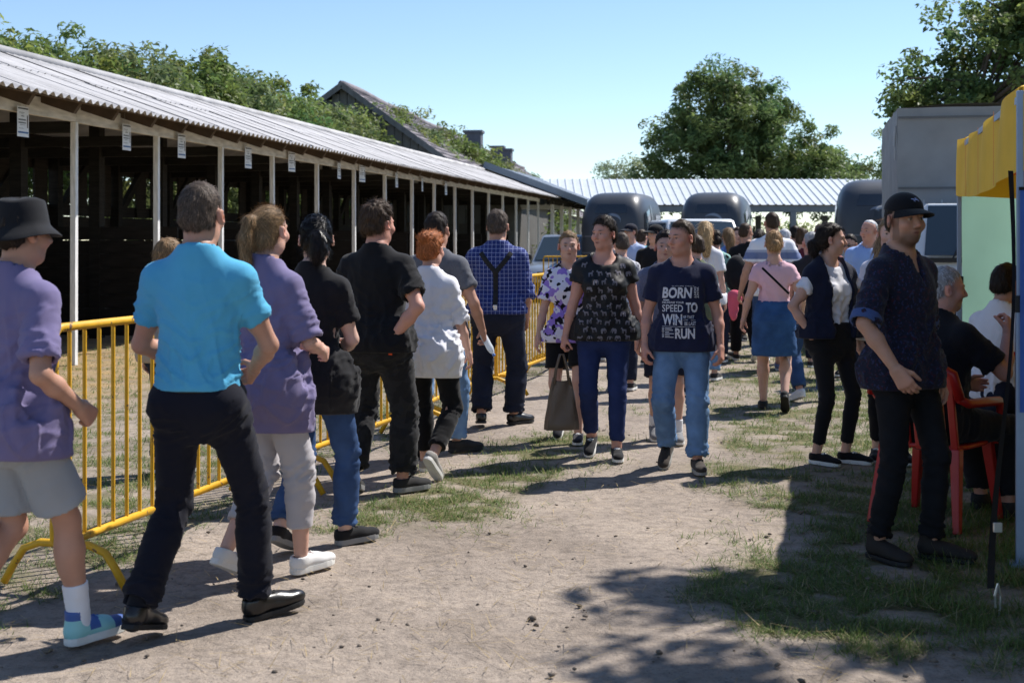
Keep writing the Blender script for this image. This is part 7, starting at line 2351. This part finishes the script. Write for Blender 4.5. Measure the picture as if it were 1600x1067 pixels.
# ================================================================== things carried
# handbag
def world_of(P_, q):
    M_ = Matrix.Translation(P_.root.location) @ Matrix.Rotation(P_.root.rotation_euler[2], 4, 'Z')
    return np.array((M_ @ Vector(q))[:])
hp = world_of(woman11, woman11.wr[1]+unit(woman11.wr[1]-woman11.el[1])*.115)
bg_ = empty('handbag', (hp[0], hp[1]-.02, 0), rad(12)); tag(bg_, 'brown leather tote bag carried by the woman in black', 'bag')
leather = M('brown_leather', hexc(104, 90, 77), .5, .12, 8., .25, 60, spec=.4)
zt = hp[2]-.20; zb = zt-.34
G = []
for t in np.linspace(0, 1, 14):
    z = zt+(zb-zt)*t; hw = .062+.058*t**.75; hd = .018+.048*t
    if t > .95: hd *= .7
    ring = []
    for a in np.linspace(0, 2*math.pi, 29):
        c_, s_ = math.cos(a), math.sin(a)
        ring.append((hw*np.sign(c_)*abs(c_)**.55+.008*math.sin(7*a+t*4), hd*np.sign(s_)*abs(s_)**.7+.010*math.sin(5*a+6*t)*(1-.5*t), z+.03*c_*c_*(1-t)))
    G.append(ring)
MB().grid(np.array(G)).add([(x, y, zb) for (x, y, z) in G[-1][:-1]]+[(0, 0, zb-.005)], (), [(i, (i+1) % 28, 28) for i in range(28)]).build('bag_body', leather, bg_, smooth=True)
for y in (-.018, .018):
    MB().tube([(-.055, y, zt-.02), (-.04, y*.8, zt+.09), (-.012, y*.3, zt+.19), (.012, y*.3, zt+.19), (.04, y*.8, zt+.09), (.055, y, zt-.02)], .0075, 6).build('handle', leather, bg_, smooth=True)
# bottle in the grey-shirted man's hand
hp = world_of(man7, man7.wr[1]+unit(man7.wr[1]-man7.el[1])*.085)
bt_ = empty('plastic_bottle', (hp[0]+.02, hp[1]-.03, hp[2]-.03), 0); bt_.rotation_euler = (rad(25), rad(150), 0); bt_.scale = (.8, .8, .8); tag(bt_, 'clear plastic bottle in the hand of the man in grey', 'bottle')
pet = M('clear_plastic', (.75,.80,.85), .12, .03, spec=.6, trans=.4)
def lathe_simple(prof, mat, name, parent, n=16):
    G = np.array([[(r*math.cos(a), r*math.sin(a), z) for a in np.linspace(0, 2*math.pi, n+1)] for r, z in prof])
    return MB().grid(G).build(name, mat, parent, smooth=True)
lathe_simple([(.001,-.11),(.028,-.11),(.031,-.10),(.031,-.02),(.029,0),(.031,.02),(.031,.05),(.022,.085),(.012,.10),(.012,.108)], pet, 'bottle_body', bt_)
lathe_simple([(.014,.108),(.0145,.125),(.013,.128),(.001,.128)], M('blue_cap', (.12,.25,.6), .4), 'cap', bt_)
# backpack and pink jacket near the bald man
bk = empty('backpack', (xat(1149, 17.1), 17.0, .92), rad(10)); tag(bk, 'black backpack hanging beside the bald man', 'backpack')
g = Grid((-.2,-.16,-.02), (.2,.16,.46), .014); g.ell((0,0,.2), (.15,.11,.23), None, 0); g.ell((0,-.07,.13), (.11,.06,.11), None, .02); V, Q = g.mesh()
link('pack_body', npmesh('pack_body', V, Q), cloth('packblack', (26, 26, 30)), bk)
for s_ in (-1, 1): MB().tube([(s_*.08, .09, .40), (s_*.09, .16, .44), (s_*.1, .19, .25), (s_*.1, .10, .05)], .014, 6).build('pack_strap', cloth('packblack', (26, 26, 30)), bk, smooth=True)
pj = empty('pink_jacket', (xat(1146, 16.9), 16.8, .78), 0); tag(pj, 'bright pink jacket tied to the black backpack', 'jacket')
g = Grid((-.2,-.15,-.35), (.2,.15,.22), .015); g.ell((0,0,.05), (.10,.06,.09), None, 0); g.ell((-.02,-.01,-.10), (.06,.045,.13), None, .05); V, Q = g.mesh()
V = V+vnormals(V, Q)*(.018*pn(V*11))[:, None]
link('jacket_body', npmesh('jacket_body', V, Q), cloth('hotpink', (214, 96, 118)), pj)
print('TRIS', sum(sum(len(p.vertices)-2 for p in o.data.polygons) for o in bpy.data.objects if o.type == 'MESH'), len(bpy.data.objects))
